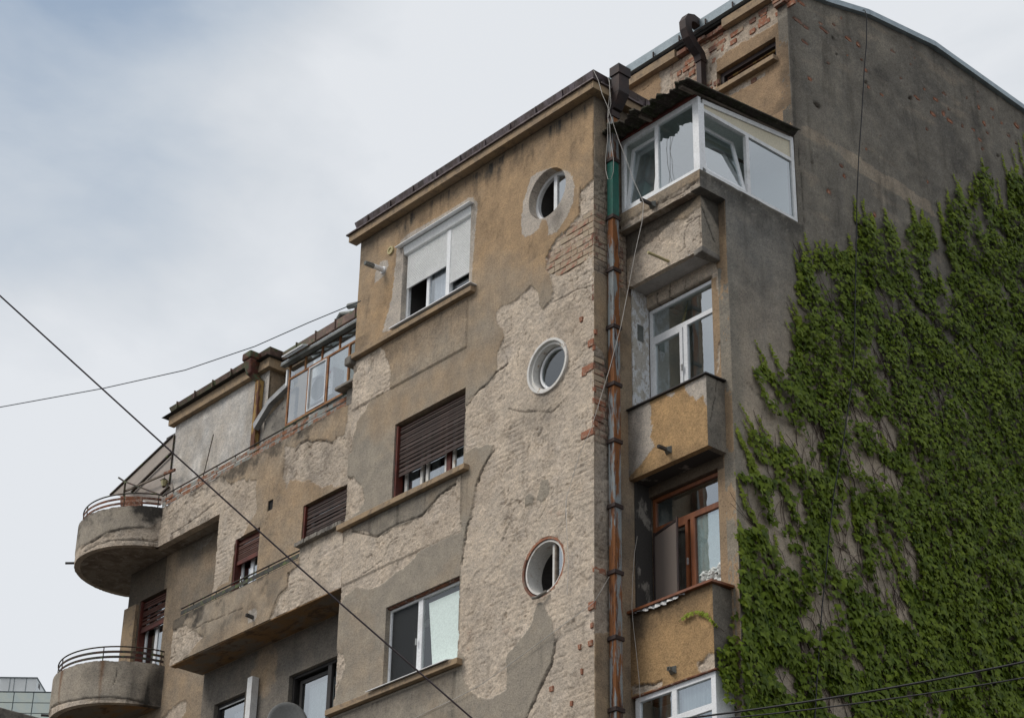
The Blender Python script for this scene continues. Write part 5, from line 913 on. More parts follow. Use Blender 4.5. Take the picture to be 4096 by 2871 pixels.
# flowers behind the brown window
fl_ = empty('artificial_flowers', (1.1, 1.25, 12.7), 'bunch of white and pink artificial flowers behind the brown framed window', 'flowers')
for nm, mt_, pts in (('white_blooms', 'flower_white', [(0.98, 13.07, .10), (1.06, 13.0, .08), (1.14, 13.08, .10), (1.23, 13.02, .09), (1.29, 13.12, .09), (1.20, 12.95, .08), (0.96, 12.80, .09), (1.27, 12.9, .09)]), ('pink_blooms', 'flower_red', [(0.99, 12.95, .045), (1.07, 12.92, .05), (0.94, 12.93, .03)])):
    s_ = MB()
    for x, z, r_ in pts:
        for k in range(16):
            a, e_ = random.random()*6.28, random.uniform(-1, 1); d = Vector((math.cos(a)*math.cos(e_), -abs(math.sin(a)*math.cos(e_)), math.sin(e_)))
            c = Vector((x, 1.20 if nm == 'white_blooms' else 1.165, z))+d*r_*0.8; u = d.cross(Vector((0, 0, 1))).normalized()*r_*0.45; v_ = d.cross(u).normalized()*r_*0.45
            s_.quad(c-u-v_, c+u-v_, c+u+v_+d*r_*.2, c-u+v_)
    s_.build(nm, mt_, fl_)

# ------------------------------------------------------------------ drainpipes
dp = empty('drainpipe', parent=BLD); dp['label'] = 'square rust streaked drainpipe at the corner of the bay'
px0, px1, py0, py1 = 0.03, 0.15, 0.25, 0.385
joints = [19.93, 18.90, 17.98, 17.01, 16.06, 15.15, 14.14, 13.14, 12.18, 11.17, 10.2]
segs = [20.75]+joints
for i, (a, b) in enumerate(zip(segs[:-1], segs[1:])):
    MB().box(px0, px1, py0, py1, b+0.0, a).build('pipe_section', 'pipe_green' if i == 1 else 'pipe_rust', dp, bevel=0.006)
for z in joints: MB().box(px0-0.02, px1+0.022, py0-0.022, py1+0.02, z-0.03, z+0.03).build('collar', 'collar', dp, bevel=0.004)
MB().box(px0, px1, py0, py1, 0.1, 10.2).build('pipe_section', 'pipe_rust', dp)
hp = MB(); hp.box(0.145, 0.36, 0.20, 0.46, 21.43, 21.60); hp.box(0.165, 0.34, 0.22, 0.44, 21.10, 21.43); hp.hexa([(0.06, 0.24, 20.82), (0.20, 0.24, 20.86), (0.20, 0.42, 20.86), (0.06, 0.42, 20.82)], [(0.165, 0.22, 21.10), (0.34, 0.22, 21.10), (0.34, 0.44, 21.10), (0.165, 0.44, 21.10)]); hp.box(0.02, 0.17, 0.235, 0.40, 20.72, 20.84)
hp.build('hopper', 'pipe_dark', dp, bevel=0.006)
MB().hexa([(0.16, 0.218, 19.2), (0.163, 0.218, 19.2), (0.163, 0.22, 19.2), (0.16, 0.22, 19.2)], [(0.16, 0.218, 19.3), (0.163, 0.218, 19.3), (0.163, 0.22, 19.3), (0.16, 0.22, 19.3)]).build('clip', 'collar', dp)
dp2 = empty('drainpipe', parent=BLD); dp2['label'] = 'dark S shaped drainpipe on the set back attic wall'
def sqpipe(pts, w_, d_): 
    s_ = MB(); vs = []
    for i, p in enumerate(pts):
        p = Vector(p); t = (Vector(pts[min(i+1, len(pts)-1)])-Vector(pts[max(0, i-1)])).normalized(); sd = Vector((1, 0, 0)); n_ = t.cross(sd).normalized()
        vs += [p-sd*w_/2-n_*d_/2, p+sd*w_/2-n_*d_/2, p+sd*w_/2+n_*d_/2, p-sd*w_/2+n_*d_/2]
    m_ = len(pts); s_.add(vs, [(4*i+k, 4*i+(k+1) % 4, 4*i+4+(k+1) % 4, 4*i+4+k) for i in range(m_-1) for k in range(4)]+[(0, 1, 2, 3), tuple(4*(m_-1)+k for k in (3, 2, 1, 0))]); return s_
sqpipe([(-0.14, 2.60, 23.80), (-0.14, 2.50, 23.84), (-0.14, 2.40, 23.86), (-0.14, 2.29, 23.82), (-0.14, 2.24, 23.72), (-0.14, 2.25, 23.58), (-0.14, 2.30, 23.45), (-0.14, 2.42, 23.32), (-0.14, 2.55, 23.22), (-0.14, 2.59, 23.10)], 0.15, 0.155).build('swan_neck', 'pipe_dark', dp2, bevel=0.005)
MB().box(-0.195, -0.085, 2.53, 2.65, 20.7, 23.10).build('pipe_section', 'pipe_dark', dp2, bevel=0.004); MB().box(-0.21, -0.07, 2.515, 2.655, 23.07, 23.12).build('collar', 'collar', dp2)

# ------------------------------------------------------------------ rooftop storey on the left
YE = 1.06
relief('wall', BLD, 'wall', Pfront(YE), -13.14, -9.97, 17.9, 20.62, 0.022, surface([], [], [], [], lambda U, V: 0.45+0.5*fbm(U, V*0.35, 0.25, 3, 4), lambda U, V, R: 0.16*sstep(-0.1, .5, fbm(U, V, .35, 2, 4, su=1.6))+0.10*sstep(0, .3, fbm(U, V, 0.12, 3, 3)), seed=1, smooth_a=arr((.50,.44,.37)), smooth_b=arr((.68,.66,.63))), depth=0.1, skirt_edges='L')['label'] = 'whitewashed rooftop wall behind the rusty railing'
relief('wall', BLD, 'wall', Pside(-9.97), YE, 1.5, 17.9, 20.62, 0.03, surface([], [], [], [([(1.1, 20.5), (1.08, 19.9), (1.12, 19.4)], 0.01)], lambda U, V: 0.5+0*U, lambda U, V, R: 0.25+0.3*sstep(0, .5, fbm(U, V, .4, 2, 4)), seed=2))
MB().box(-9.97, -5.9, 1.42, 1.52, 17.9, 20.6).build('wall', 'body', BLD)
MB().box(-13.14, -13.02, 1.17, 6, 17.9, 20.6).build('wall', 'body', BLD)
ce = MB(); ce.box(-13.26, -9.86, YE-0.11, YE+0.03, 20.58, 20.78); ce.box(-9.98, -9.86, YE+0.031, 1.42, 20.58, 20.78); ce.box(-9.86, -5.9, 1.31, 1.43, 20.58, 20.78); ce.build('cornice', 'tan', BLD, bevel=0.006)
cg = MB(); cg.hexa([(-13.40, YE-0.20, 20.782), (-9.80, YE-0.20, 20.782), (-9.80, 1.45, 20.782), (-13.40, 1.45, 20.782)], [(-13.24, YE-0.10, 20.85), (-9.90, YE-0.10, 20.85), (-9.90, 1.45, 20.85), (-13.24, 1.45, 20.85)]); cg.build('cornice_flashing', 'dark_gap', BLD)
fg = MB(); fg.hexa([(-13.24, YE-0.07, 20.86), (-9.90, YE-0.07, 20.86), (-9.90, 1.5, 20.86), (-13.24, 1.5, 20.86)], [(-13.28, YE-0.12, 20.99), (-9.85, YE-0.12, 20.99), (-9.85, 1.5, 20.99), (-13.28, 1.5, 20.99)]); fg.box(-9.84, -5.9, 1.22, 1.5, 20.79, 20.96)
for x in np.arange(-13.0, -10, 0.62): fg.box(x, x+0.02, YE-0.135, YE-0.05, 20.86, 21.02)
for x in np.arange(-9.4, -6, 0.6): fg.box(x, x+0.02, 1.20, 1.25, 20.80, 20.99)
fg.build('roof_flashing', 'flash_green', BLD)
d3 = empty('drainpipe', parent=BLD); d3['label'] = 'ochre and rust coloured drainpipe with mossy hopper on the rooftop storey'
hh = MB(); hh.hexa([(-10.37, 0.80, 20.52), (-10.22, 0.80, 20.52), (-10.22, 1.0, 20.52), (-10.37, 1.0, 20.52)], [(-10.45, 0.74, 20.82), (-10.17, 0.74, 20.82), (-10.17, 1.0, 20.82), (-10.45, 1.0, 20.82)]); hh.box(-10.45, -10.17, 0.72, 1.0, 20.82, 20.98); hh.build('hopper', 'hopper', d3, bevel=0.03)
MB().hexa([(-10.24, 0.93, 20.38), (-10.11, 0.93, 20.38), (-10.11, 1.05, 20.38), (-10.24, 1.05, 20.38)], [(-10.37, 0.82, 20.54), (-10.22, 0.82, 20.54), (-10.22, 0.98, 20.54), (-10.37, 0.98, 20.54)]).build('bend', 'hopper', d3)
MB().box(-10.24, -10.11, 0.93, 1.045, 18.0, 20.38).build('pipe_section', 'pipe_ochre', d3, bevel=0.005)
# sloping sheet metal capping beside the veranda
MB().hexa([(-10.05, 0.86, 19.30), (-9.62, 0.86, 19.66), (-9.62, 0.97, 19.66), (-10.05, 0.97, 19.30)], [(-10.10, 0.86, 19.42), (-9.66, 0.86, 19.76), (-9.66, 0.97, 19.76), (-10.10, 0.97, 19.42)]).build('metal_capping', 'metal', BLD)
MB().hexa([(-9.62, 0.86, 19.66), (-8.90, 0.86, 19.86), (-8.90, 0.97, 19.86), (-9.62, 0.97, 19.66)], [(-9.66, 0.86, 19.76), (-8.90, 0.86, 19.97), (-8.90, 0.97, 19.97), (-9.66, 0.97, 19.76)]).build('metal_capping', 'metal', BLD)
MB().hexa([(-9.9, 0.98, 17.9), (-8.95, 0.98, 17.9), (-8.95, 1.05, 17.9), (-9.9, 1.05, 17.9)], [(-9.9, 0.98, 19.45), (-8.95, 0.98, 19.80), (-8.95, 1.05, 19.80), (-9.9, 1.05, 19.45)]).build('wall', 'concrete', BLD)
# veranda
VR = empty('veranda', parent=BLD); VR['label'] = 'glazed rooftop veranda with thin rusty ochre frames'
YV = 0.735
vf = MB(); xs = [-8.84, -8.24, -7.66, -7.04]
vf.box(-8.86, -6.95, YV, YV+0.04, 18.86, 18.90); vf.box(-8.86, -5.9, YV, YV+0.04, 19.80, 19.835)
for x in xs: vf.box(x-0.02, x+0.02, YV+.001, YV+0.04, 18.90, 19.80)
for x in (-8.84, -8.36, -7.86, -7.34, -6.84, -6.4): vf.box(x-0.015, x+0.015, YV+.001, YV+0.04, 19.835, 20.10)
vf.build('frame', 'wood_ochre', VR)
frame_mb(-8.21, -7.69, 18.91, 19.79, YV-0.012, 0.018, 0.03).build('sash', 'white', VR)
for a, b in zip(xs[:-1], xs[1:]): pane(VR, a+0.02, b-0.02, 18.90, 19.80, YV+0.015, 'glass_mid')
tx = (-8.84, -8.36, -7.86, -7.34, -6.84)
for a, b in zip(tx[:-1], tx[1:]): pane(VR, a+0.015, b-0.015, 19.835, 20.10, YV+0.015, 'glass_mid')
MB().box(-8.95, -5.9, YV-0.13, YV-0.03, 20.075, 20.125).build('gutter_beam', 'metal_dark', VR); MB().box(-8.93, -5.9, YV-0.03, YV+0.05, 20.11, 20.13).build('gutter_beam', 'iron_dark', VR)
MB().hexa([(-8.95, YV-0.12, 20.131), (-5.9, YV-0.12, 20.131), (-5.9, 1.40, 20.55), (-8.95, 1.40, 20.55)], [(-8.95, YV-0.12, 20.15), (-5.9, YV-0.12, 20.15), (-5.9, 1.40, 20.58), (-8.95, 1.40, 20.58)]).build('roof_sheet', 'glass_dusty', VR)
for x in (-8.4, -7.7, -7.0, -6.3): MB().beam((x, YV, 20.12), (x, 1.4, 20.52), 0.03, 0.04).build('rafter', 'wood_grey', VR)
MB().hexa([(-8.78, 0.50, 20.16), (-8.15, 0.50, 20.16), (-8.15, 0.62, 20.20), (-8.78, 0.62, 20.20)], [(-8.78, 0.50, 20.18), (-8.15, 0.50, 20.18), (-8.15, 0.62, 20.22), (-8.78, 0.62, 20.22)]).build('loose_strip', 'white', VR)
MB().box(-8.95, -8.91, 0.74, 0.90, 19.72, 20.05).build('side_board', 'white', VR)
MB().box(-9.0, -5.9, 1.36, 1.40, 18, 20.5).build('back_wall', 'room_pale', VR)
MB().box(-8.8, -8.25, 1.20, 1.24, 18.6, 19.5).build('cupboard', 'white_old', VR)
MB().box(-7.15, -5.88, 0.55, 0.80, 18.86, 18.92).build('ledge', 'concrete', VR, bevel=0.015)
MB().box(-6.98, -5.9, 0.70, 0.80, 17.9, 18.86).build('pier', 'concrete', VR)
# air conditioner
AC = empty('air_conditioner', (-7.99, 0.98, 19.10), 'white outdoor air conditioner unit behind the veranda glass', 'air conditioner')
MB().box(-8.33, -7.67, 0.88, 1.12, 19.13, 19.68).build('casing', 'ac', AC, bevel=0.01)
MB().ring((-8.08, 19.40), 0.205, 0.225, 0.865, 0.88).build('fan_ring', 'ac_grille', AC); g = MB()
for r_ in (0.04, 0.08, 0.12, 0.16): g.ring((-8.08, 19.40), r_, r_+0.008, 0.868, 0.874)
for k in range(12):
    a = k*math.pi/12; g.beam((-8.08-0.2*math.cos(a), 0.872, 19.40-0.2*math.sin(a)), (-8.08+0.2*math.cos(a), 0.872, 19.40+0.2*math.sin(a)), 0.004, 0.006)
g.build('grille', 'ac_grille', AC); MB().disc((-8.08, 0.879, 19.40), 0.205, ((1, 0, 0), (0, 0, 1), (0, 1, 0)), 32).build('fan_recess', 'ac_grille', AC)
MB().disc((-7.79, 0.876, 19.59), 0.042, ((1, 0, 0), (0, 0, 1), (0, 1, 0)), 24, 0.004).build('logo_disc', 'red', AC)
MB().box(-7.86, -7.72, 0.876, 0.880, 19.285, 19.292).build('print_line', 'blue_print', AC); MB().box(-7.66, -7.64, 0.95, 1.05, 19.2, 19.38).build('valve_cover', 'ac', AC)
def text(name, body, size, loc, mat, parent, rot=(math.pi/2, 0, 0)):
    cu = bpy.data.curves.new(name, 'FONT'); cu.body = body; cu.size = size; cu.extrude = 0.001; cu.align_x = 'CENTER'
    t = bpy.data.objects.new('tmp', cu); COL.objects.link(t); dg = bpy.context.evaluated_depsgraph_get(); me = bpy.data.meshes.new_from_object(t.evaluated_get(dg)); bpy.data.objects.remove(t)
    me.transform(Matrix.Translation(loc)@Matrix.Rotation(rot[2], 4, 'Z')@Matrix.Rotation(rot[0], 4, 'X')); me.materials.clear()
    return link(name, me, mat, parent)
text('lettering', 'LG', 0.085, (-7.79, 0.877, 19.47), 'grey_print', AC)
# roof pipes
MB().tube([(-8.40, 1.28, 20.80), (-8.10, 1.28, 21.08), (-7.85, 1.30, 21.00), (-7.72, 1.36, 20.92)], 0.055, 10, smooth=False).build('vent_pipe', 'metal_dark', BLD)
MB().tube([(-7.50, 1.0, 20.88), (-6.9, 1.0, 20.72), (-6.5, 1.0, 20.6)], 0.055, 10, smooth=False, caps=False).build('vent_pipe', 'metal_dark', BLD)
MB().tube([(-11.64, 1.0, 19.82), (-11.60, 0.80, 18.6)], 0.010, 5).build('pole', 'iron_dark', BLD)
# awning
AW = empty('awning', (-14.4, 1.9, 18.55), 'sloping ribbed awning on dark struts at the left end of the terrace', 'awning')
A0, A1, B0, B1 = Vector((-13.20, 1.16, 20.62)), Vector((-15.62, 1.3, 20.05)), Vector((-13.20, 1.16, 19.20)), Vector((-14.0, 1.1, 18.62))
tl = Vector((-13.18, 1.22, 20.55)); bl_ = Vector((*[0, 0],)+(0,)) if 0 else None
P1 = Vector(hit(c1b(1050, 0), 1, 1.30)); P2 = Vector(hit(c1b(95, 905), 1, 1.30)); P3 = Vector(hit(c1b(900, 1075), 1, 1.0)); P4 = Vector(hit(c1b(1030, 900), 1, 1.0))
q_ = Vector((0, 0.012, 0.012))
MB().hexa([P1, P2, P3, P4], [P1+q_, P2+q_, P3+q_, P4+q_]).build('awning_sheet', 'awning', AW)
up = Vector((0, -0.02, -0.02))
MB().beam(P1+up, P2+up, 0.04, 0.03).build('strut', 'iron_dark', AW)
MB().beam(Vector(hit(c1b(1020, 270), 1, 1.15)), Vector(hit(c1b(410, 870), 1, 1.15)), 0.05, 0.03).build('strut', 'iron_dark', AW)
MB().beam(Vector(hit(c1b(980, 790), 1, 1.0)), Vector(hit(c1b(860, 900), 1, 1.0)), 0.05, 0.03).build('strut', 'iron_dark', AW)
MB().beam(Vector(hit(c1b(1065, 535), 1, 0.90)), Vector(hit(c1b(300, 860), 1, 1.05)), 0.035, 0.035).build('beam', 'wood_grey', AW)
MB().beam(Vector(hit(c1b(1070, 530), 1, 0.89)), Vector(hit(c1b(910, 590), 1, 0.92)), 0.04, 0.05).build('beam', 'rust', AW)
MB().beam(Vector(hit(c1b(210, 650), 1, 1.05)), Vector(hit(c1b(300, 710), 1, 1.0)), 0.03, 0.03).build('beam', 'iron_dark', AW)
MB().beam(Vector(hit(c1b(300, 710), 1, 1.0)), Vector(hit(c1b(890, 930), 1, 0.9)), 0.03, 0.03).build('beam', 'iron_dark', AW)
MB().beam(Vector(hit(c1b(312, 715), 1, 1.0)), Vector(hit(c1b(282, 960), 1, 1.0)), 0.03, 0.03, up=(0, 1, 0)).build('post', 'iron_dark', AW)
MB().beam(Vector(hit(c1b(1065, 0), 1, 1.04)), Vector(hit(c1b(985, 750), 1, 1.04)), 0.02, 0.03, up=(0, 1, 0)).build('post', 'iron_dark', AW)
pa = [Vector(hit(c1b(x, y), 1, 0.60)) for x, y in ((235, 935), (560, 935), (560, 1085), (235, 1085))]; pq = Vector((0, 0.03, 0))
MB().hexa(pa, [p+pq for p in pa]).build('screen_panel', 'rust', AW)
LT = empty('lantern', tuple(hit(c1b(905, 790), 1, 1.0)), 'small yellowed glass lantern hanging under the awning', 'lantern')
lc = Vector(hit(c1b(905, 730), 1, 1.0)); s_ = MB(); n = 6
def hexring(z, r_): return [(lc.x+r_*math.cos(i*math.pi/3), lc.y+r_*math.sin(i*math.pi/3), lc.z+z) for i in range(6)]
for nm, a, ra, b, rb, mt_ in (('glass', -0.075, 0.035, 0.045, 0.075, 'lamp_glass'), ('cap', 0.046, 0.085, 0.10, 0.02, 'iron_dark'), ('base', -0.105, 0.015, -0.076, 0.04, 'iron_dark')):
    MB().add(hexring(a, ra)+hexring(b, rb), [(k, (k+1) % 6, 6+(k+1) % 6, 6+k) for k in range(6)]+[tuple(range(6)), tuple(range(11, 5, -1))]).build(nm, mt_, LT)
MB().tube([(lc.x, lc.y, lc.z+0.10), (lc.x, lc.y, lc.z+0.2)], 0.005, 5).build('hook', 'iron_dark', LT)

# ------------------------------------------------------------------ spouts, brackets, vents (parts of the building)
def spout(p0, p1, r_, mat, lab, plate=True):
    s_ = empty('spout', parent=BLD); s_['label'] = lab
    MB().beam(p0, p1, r_*2, r_*2).build('tube', mat, s_)
    MB().beam(Vector(p1), Vector(p1)+(Vector(p1)-Vector(p0)).normalized()*0.002, r_*1.5, r_*1.5).build('opening', 'dark_gap', s_)
    if plate: MB().hexa([(p0[0]-.055, p0[1]-.002, p0[2]-.055), (p0[0]+.055, p0[1]-.002, p0[2]-.055), (p0[0]+.03, p0[1]-.06, p0[2]-.03), (p0[0]-.03, p0[1]-.06, p0[2]-.03)], [(p0[0]-.055, p0[1]-.002, p0[2]+.055), (p0[0]+.055, p0[1]-.002, p0[2]+.055), (p0[0]+.03, p0[1]-.06, p0[2]+.03), (p0[0]-.03, p0[1]-.06, p0[2]+.03)]).build('flange', 'metal_dark', s_)
spout((0.74, 0.52, 18.93), (0.76, 0.24, 18.90), 0.022, 'bracket', 'dark metal spout on the slab under the glazed balcony')
spout((0.81, 0.68, 14.89), (0.80, 0.47, 14.89), 0.022, 'bracket', 'small metal spout on the upper orange parapet')
spout((0.81, 0.68, 11.64), (0.81, 0.58, 11.64), 0.026, 'metal_dark', 'square metal spout on the lower orange parapet')
spout((-8.27, 0.0, 14.83), (-8.27, -0.14, 14.84), 0.025, 'bracket', 'dark spout under the straight balcony', False)
MB().tube([(0.86, 0.70, 17.97), (0.80, 0.33, 18.0)], 0.022, 8).build('spout', 'vent_cream', BLD)
for zz, aa, L, (CX, CY, CR_) in ((17.74+.22, 2.35, .22, (-13.98, 1.20, 1.36)), (14.64+.16, 2.15, .14, (-14.10, 1.25, 1.46))):
    a = Vector((CX+CR_*math.cos(aa), CY-CR_*math.sin(aa), zz)); d = Vector((math.cos(aa), -math.sin(aa), 0)); MB().tube([a-d*.02, a+d*L], 0.026, 8, smooth=False).build('spout', 'bracket', BLD)
fpipe = empty('flue_pipe', (-5.18, 0, 20.2), 'white boiler flue pipe with grey cage tip beside the top shutter window', 'flue pipe')
MB().tube([(-5.17, 0.0, 20.20), (-5.17, -0.22, 20.19)], 0.045, 12).build('pipe', 'white', fpipe); MB().tube([(-5.17, -0.22, 20.19), (-5.17, -0.40, 20.18)], [0.043, 0.034], 12, smooth=False).build('cage_tip', 'metal_dark', fpipe)
MB().tube([(-5.17, 0.0, 20.20), (-5.17, -0.02, 20.20)], 0.065, 16).build('collar', 'white', fpipe)
for k in range(10):
    a = k*math.pi/5; MB().beam((-5.17+0.046*math.cos(a), -0.24, 20.19+0.046*math.sin(a)), (-5.17+0.038*math.cos(a), -0.39, 20.18+0.038*math.sin(a)), 0.006, 0.006).build('cage_bar', 'metal', fpipe)
vn_ = empty('round_vent', parent=BLD); vn_['label'] = 'small cream round vent cover'
MB().ring((-4.985, 20.50), 0.045, 0.075, -0.03, 0.0).build('rim', 'vent_cream', vn_); MB().disc((-4.985, -0.015, 20.50), 0.045, ((1, 0, 0), (0, 0, 1), (0, 1, 0)), 24, 0.01).build('cover', 'vent_cream', vn_)
# satellite dish and white post
SD = empty('satellite_dish', (-7.5, 0.3, 12.6), 'grey oval satellite dish at the foot of the recess, seen almost edge on', 'satellite dish')
dc = Vector(hit(c4(415, 1640), 1, 0.3)); rx, rz = 0.33, 0.37; nn, mm = 28, 6; vs = []; fs = []
dn = Vector((0.86, -0.45, 0.12)).normalized(); dx = dn.cross(Vector((0, 0, 1))).normalized(); dz_ = dx.cross(dn)
for i in range(mm+1):
    k = i/mm
    for j in range(nn):
        a = 2*math.pi*j/nn; p = dc+dx*(rx*k*math.cos(a))+dz_*(rz*k*math.sin(a))-dn*0.07*(1-k*k); vs.append(tuple(p))
for i in range(mm):
    for j in range(nn): fs.append((i*nn+j, i*nn+(j+1) % nn, (i+1)*nn+(j+1) % nn, (i+1)*nn+j))
o = MB().add(vs, fs, True).build('reflector', 'dish', SD); sdm = o.modifiers.new('s', 'SOLIDIFY'); sdm.thickness = 0.012
MB().tube([dc-dn*0.08, dc-dn*0.25+Vector((0, 0.1, -0.1)), dc+Vector((-.25, .38, -.3))], 0.02, 6).build('arm', 'metal_dark', SD)
MB().box(-9.07, -8.93, 0.52, 0.66, 12.0, 14.12).build('post', 'white_dirty', BLD, bevel=0.004)
MB().tube([FX(c3, 470, 1100, 1.0)[0:1]+(1.0,)+FX(c3, 470, 1100, 1.0)[1:2], FX(c3, 480, 1220, 1.0)[0:1]+(1.0,)+FX(c3, 480, 1220, 1.0)[1:2]], 0.008, 5).build('rod', 'rust', BLD)

# ------------------------------------------------------------------ individual bricks
def brick_mesh(seed, L, Hh, T):
    r = random.Random(seed); s_ = MB(); j = lambda a: a+r.uniform(-.006, .006)
    s_.hexa([(j(0), 0.02, j(0)), (j(L), 0.02, j(0)), (j(L), 0.02, j(Hh)), (j(0), 0.02, j(Hh))], [(j(0.004), -T+r.uniform(-.003, .003), j(.004)), (j(L-.004), -T+r.uniform(-.003, .003), j(.004)), (j(L-.004), -T+r.uniform(-.003, .003), j(Hh-.004)), (j(.004), -T+r.uniform(-.003, .003), j(Hh-.004))])
    me = bpy.data.meshes.new('brick'); me.from_pydata(s_.v, [], s_.f); return me
BM = {}
def place_brick(parent, x, y, z, rotz, mat, L=0.24, T=0.012, Hh=0.062, roll=0):
    key = (mat, round(L, 2), round(T, 3), round(Hh, 3), random.randrange(3))
    if key not in BM: BM[key] = brick_mesh(hash(key[1:]) % 999, L, Hh, T); BM[key].materials.append(M[mat])
    o = bpy.data.objects.new('brick', BM[key]); COL.objects.link(o); o.parent = parent; o.location = (x, y, z); o.rotation_euler = (0, roll, rotz)
    return o
bz = PF(c5, [(1660, 470), (1745, 400), (1745, 760), (1640, 800), (1500, 890), (1440, 860), (1405, 840), (1410, 760), (1490, 650), (1600, 530)])
def inpoly(x, y, p): return bool(pip(np.array([x]), np.array([y]), p)[0])
zmin = min(p[1] for p in bz); zmax = max(p[1] for p in bz)
for row in range(int(zmin/0.105), int(zmax/0.105)+1):
    x = -0.012-0.24-(0.125 if row % 2 else 0); first = True
    if row % 2: 
        L = 0.115
        if inpoly(-0.06, row*0.105+0.05, bz): place_brick(wall_bay, -0.012-L, 0.024, row*0.105+0.007, 0, random.choice(['brick_pale', 'brick_pale', 'brick_tan']), L, 0.008, 0.09)
    while x > -1.2:
        if inpoly(x+0.12, row*0.105+0.05, bz) and random.random() < 0.93:
            if random.random() < 0.25:
                for q in (0, 0.125): place_brick(wall_bay, x+q, 0.026, row*0.105+0.007, 0, random.choice(['brick_pale', 'brick_tan', 'brick_pale']) if random.random() < 0.6 else 'brick_tan', 0.115, random.choice([0.005, 0.009]), 0.09)
            else: place_brick(wall_bay, x, 0.026, row*0.105+0.007, 0, random.choice(['brick_pale', 'brick_pale', 'brick_tan', 'brick_tan', 'brick_pale']), 0.24, random.choice([0.004, 0.008, 0.012]), 0.09)
        x -= 0.25
for z, Ls, mt_ in [(row*0.105, None, None) for row in range(int(17.5/0.105), int(19.05/0.105))]:
    k = round(z/0.105) % 2; y = 0.012
    for L in ((0.24, 0.115, 0.24) if k else (0.115, 0.24, 0.24)):
        if random.random() < 0.9: place_brick(wall_ret, -0.030, y, z, math.pi/2, random.choice(['brick_pale', 'brick_dull', 'brick_tan', 'brick_tan']), L, 0.008, 0.09)
        y += L+0.012
for (cf, x, y, L, side) in [(c10, 1300, 365, .24, 0), (c10, 1262, 400, .10, 0), (c10, 1310, 880, .26, 0), (c10, 1310, 165, .12, 0), (c9, 1205, 800, .12, 0), (c9, 1203, 1065, .08, 0), (c9, 1128, 1090, .05, 0), (c9, 918, 1400, .07, 0), (c9, 1072, 1508, .04, 0), (c5, 1640, 1220, .06, 0), (c10, 1358, 60, .04, 0), (c9, 1147, 1272, .04, 0), (c9, 1222, 930, .05, 0)]:
    X, Z = FX(cf, x, y); L0 = L; X = min(X, -0.012-L) if cf is c10 and L > .2 else X
    place_brick(wall_bay, X, 0.018, Z-0.03, 0, 'brick', L, 0.020, 0.115 if L > .1 else 0.08)
for (z, y, L, mt_) in [(16.58, 0.012, 0.03, 'brick'), (15.90, 0.012, 0.05, 'brick'), (15.72, 0.012, 0.24, 'brick'), (15.62, 0.012, 0.10, 'brick_pale'), (15.62, 0.12, 0.10, 'brick'), (15.54, 0.012, 0.22, 'brick_pale'), (15.45, 0.012, 0.2, 'brick_dull'), (15.36, 0.012, 0.08, 'brick'), (16.0, 0.012, .2, 'brick_pale'), (16.1, 0.012, .22, 'brick_tan'), (16.2, 0.012, .2, 'brick_pale'), (13.12, 0.012, 0.22, 'brick'), (17.3, 0.50, 0.24, 'brick'), (16.4, 0.012, .2, 'brick_tan'), (17.42, 0.46, .24, 'brick_dull'), (17.5, 0.5, .24, 'brick_dull')]:
    place_brick(wall_ret, -0.024, y, z, math.pi/2, mt_, L, 0.016, 0.085)
attic = [o for o in BLD.children if o.get('label', '').startswith('set back attic')][0]
for (x, y, L, mt_) in [(160, 1080, .24, 'brick'), (210, 1130, .16, 'brick_pale'), (120, 1190, .18, 'brick'), (25, 1255, .10, 'brick'), (225, 1260, .14, 'brick'), (380, 770, .26, 'brick_pale'), (480, 700, .26, 'brick'), (590, 670, .28, 'brick'), (520, 600, .14, 'brick'), (920, 610, .18, 'brick'), (1030, 540, .14, 'brick_pale'), (680, 770, .2, 'brick'), (690, 830, .16, 'brick_pale'), (540, 800, .24, 'brick_pale'), (560, 860, .2, 'brick_dull'), (915, 740, .14, 'brick'), (1230, 390, .14, 'brick_dull'), (1240, 560, .12, 'brick'), (1380, 450, .26, 'brick'), (1390, 380, .18, 'brick'), (1385, 250, .2, 'brick_dull'), (1420, 270, .14, 'brick'), (1670, 130, .20, 'brick'), (1720, 180, .1, 'brick'), (1670, 260, .12, 'brick'), (1690, 50, .14, 'brick_pale'), (1700, 890, .16, 'brick'), (500, 1560, .16, 'brick'), (500, 1440, .14, 'brick_pale'), (610, 1040, .08, 'brick'), (1260, 1380, .12, 'brick_dull'), (1810, 140, .24, 'brick'), (1790, 50, .16, 'brick'), (640, 1420, .12, 'brick_dull'), (760, 850, .06, 'brick'), (220, 980, .14, 'brick_pale'), (470, 1500, .12, 'brick_dull')]:
    X, Z = FX(c14, x, y, 2.67); place_brick(attic, X, 2.69, Z-0.03, 0, mt_, L, 0.014, 0.088)
for k in range(5):   # corbelled corner bricks at the roof
    place_brick(attic, 1.50-0.02*k, 2.64, 23.28+0.074*k, 0, random.choice(['brick', 'brick_dull']), 0.24, 0.05)
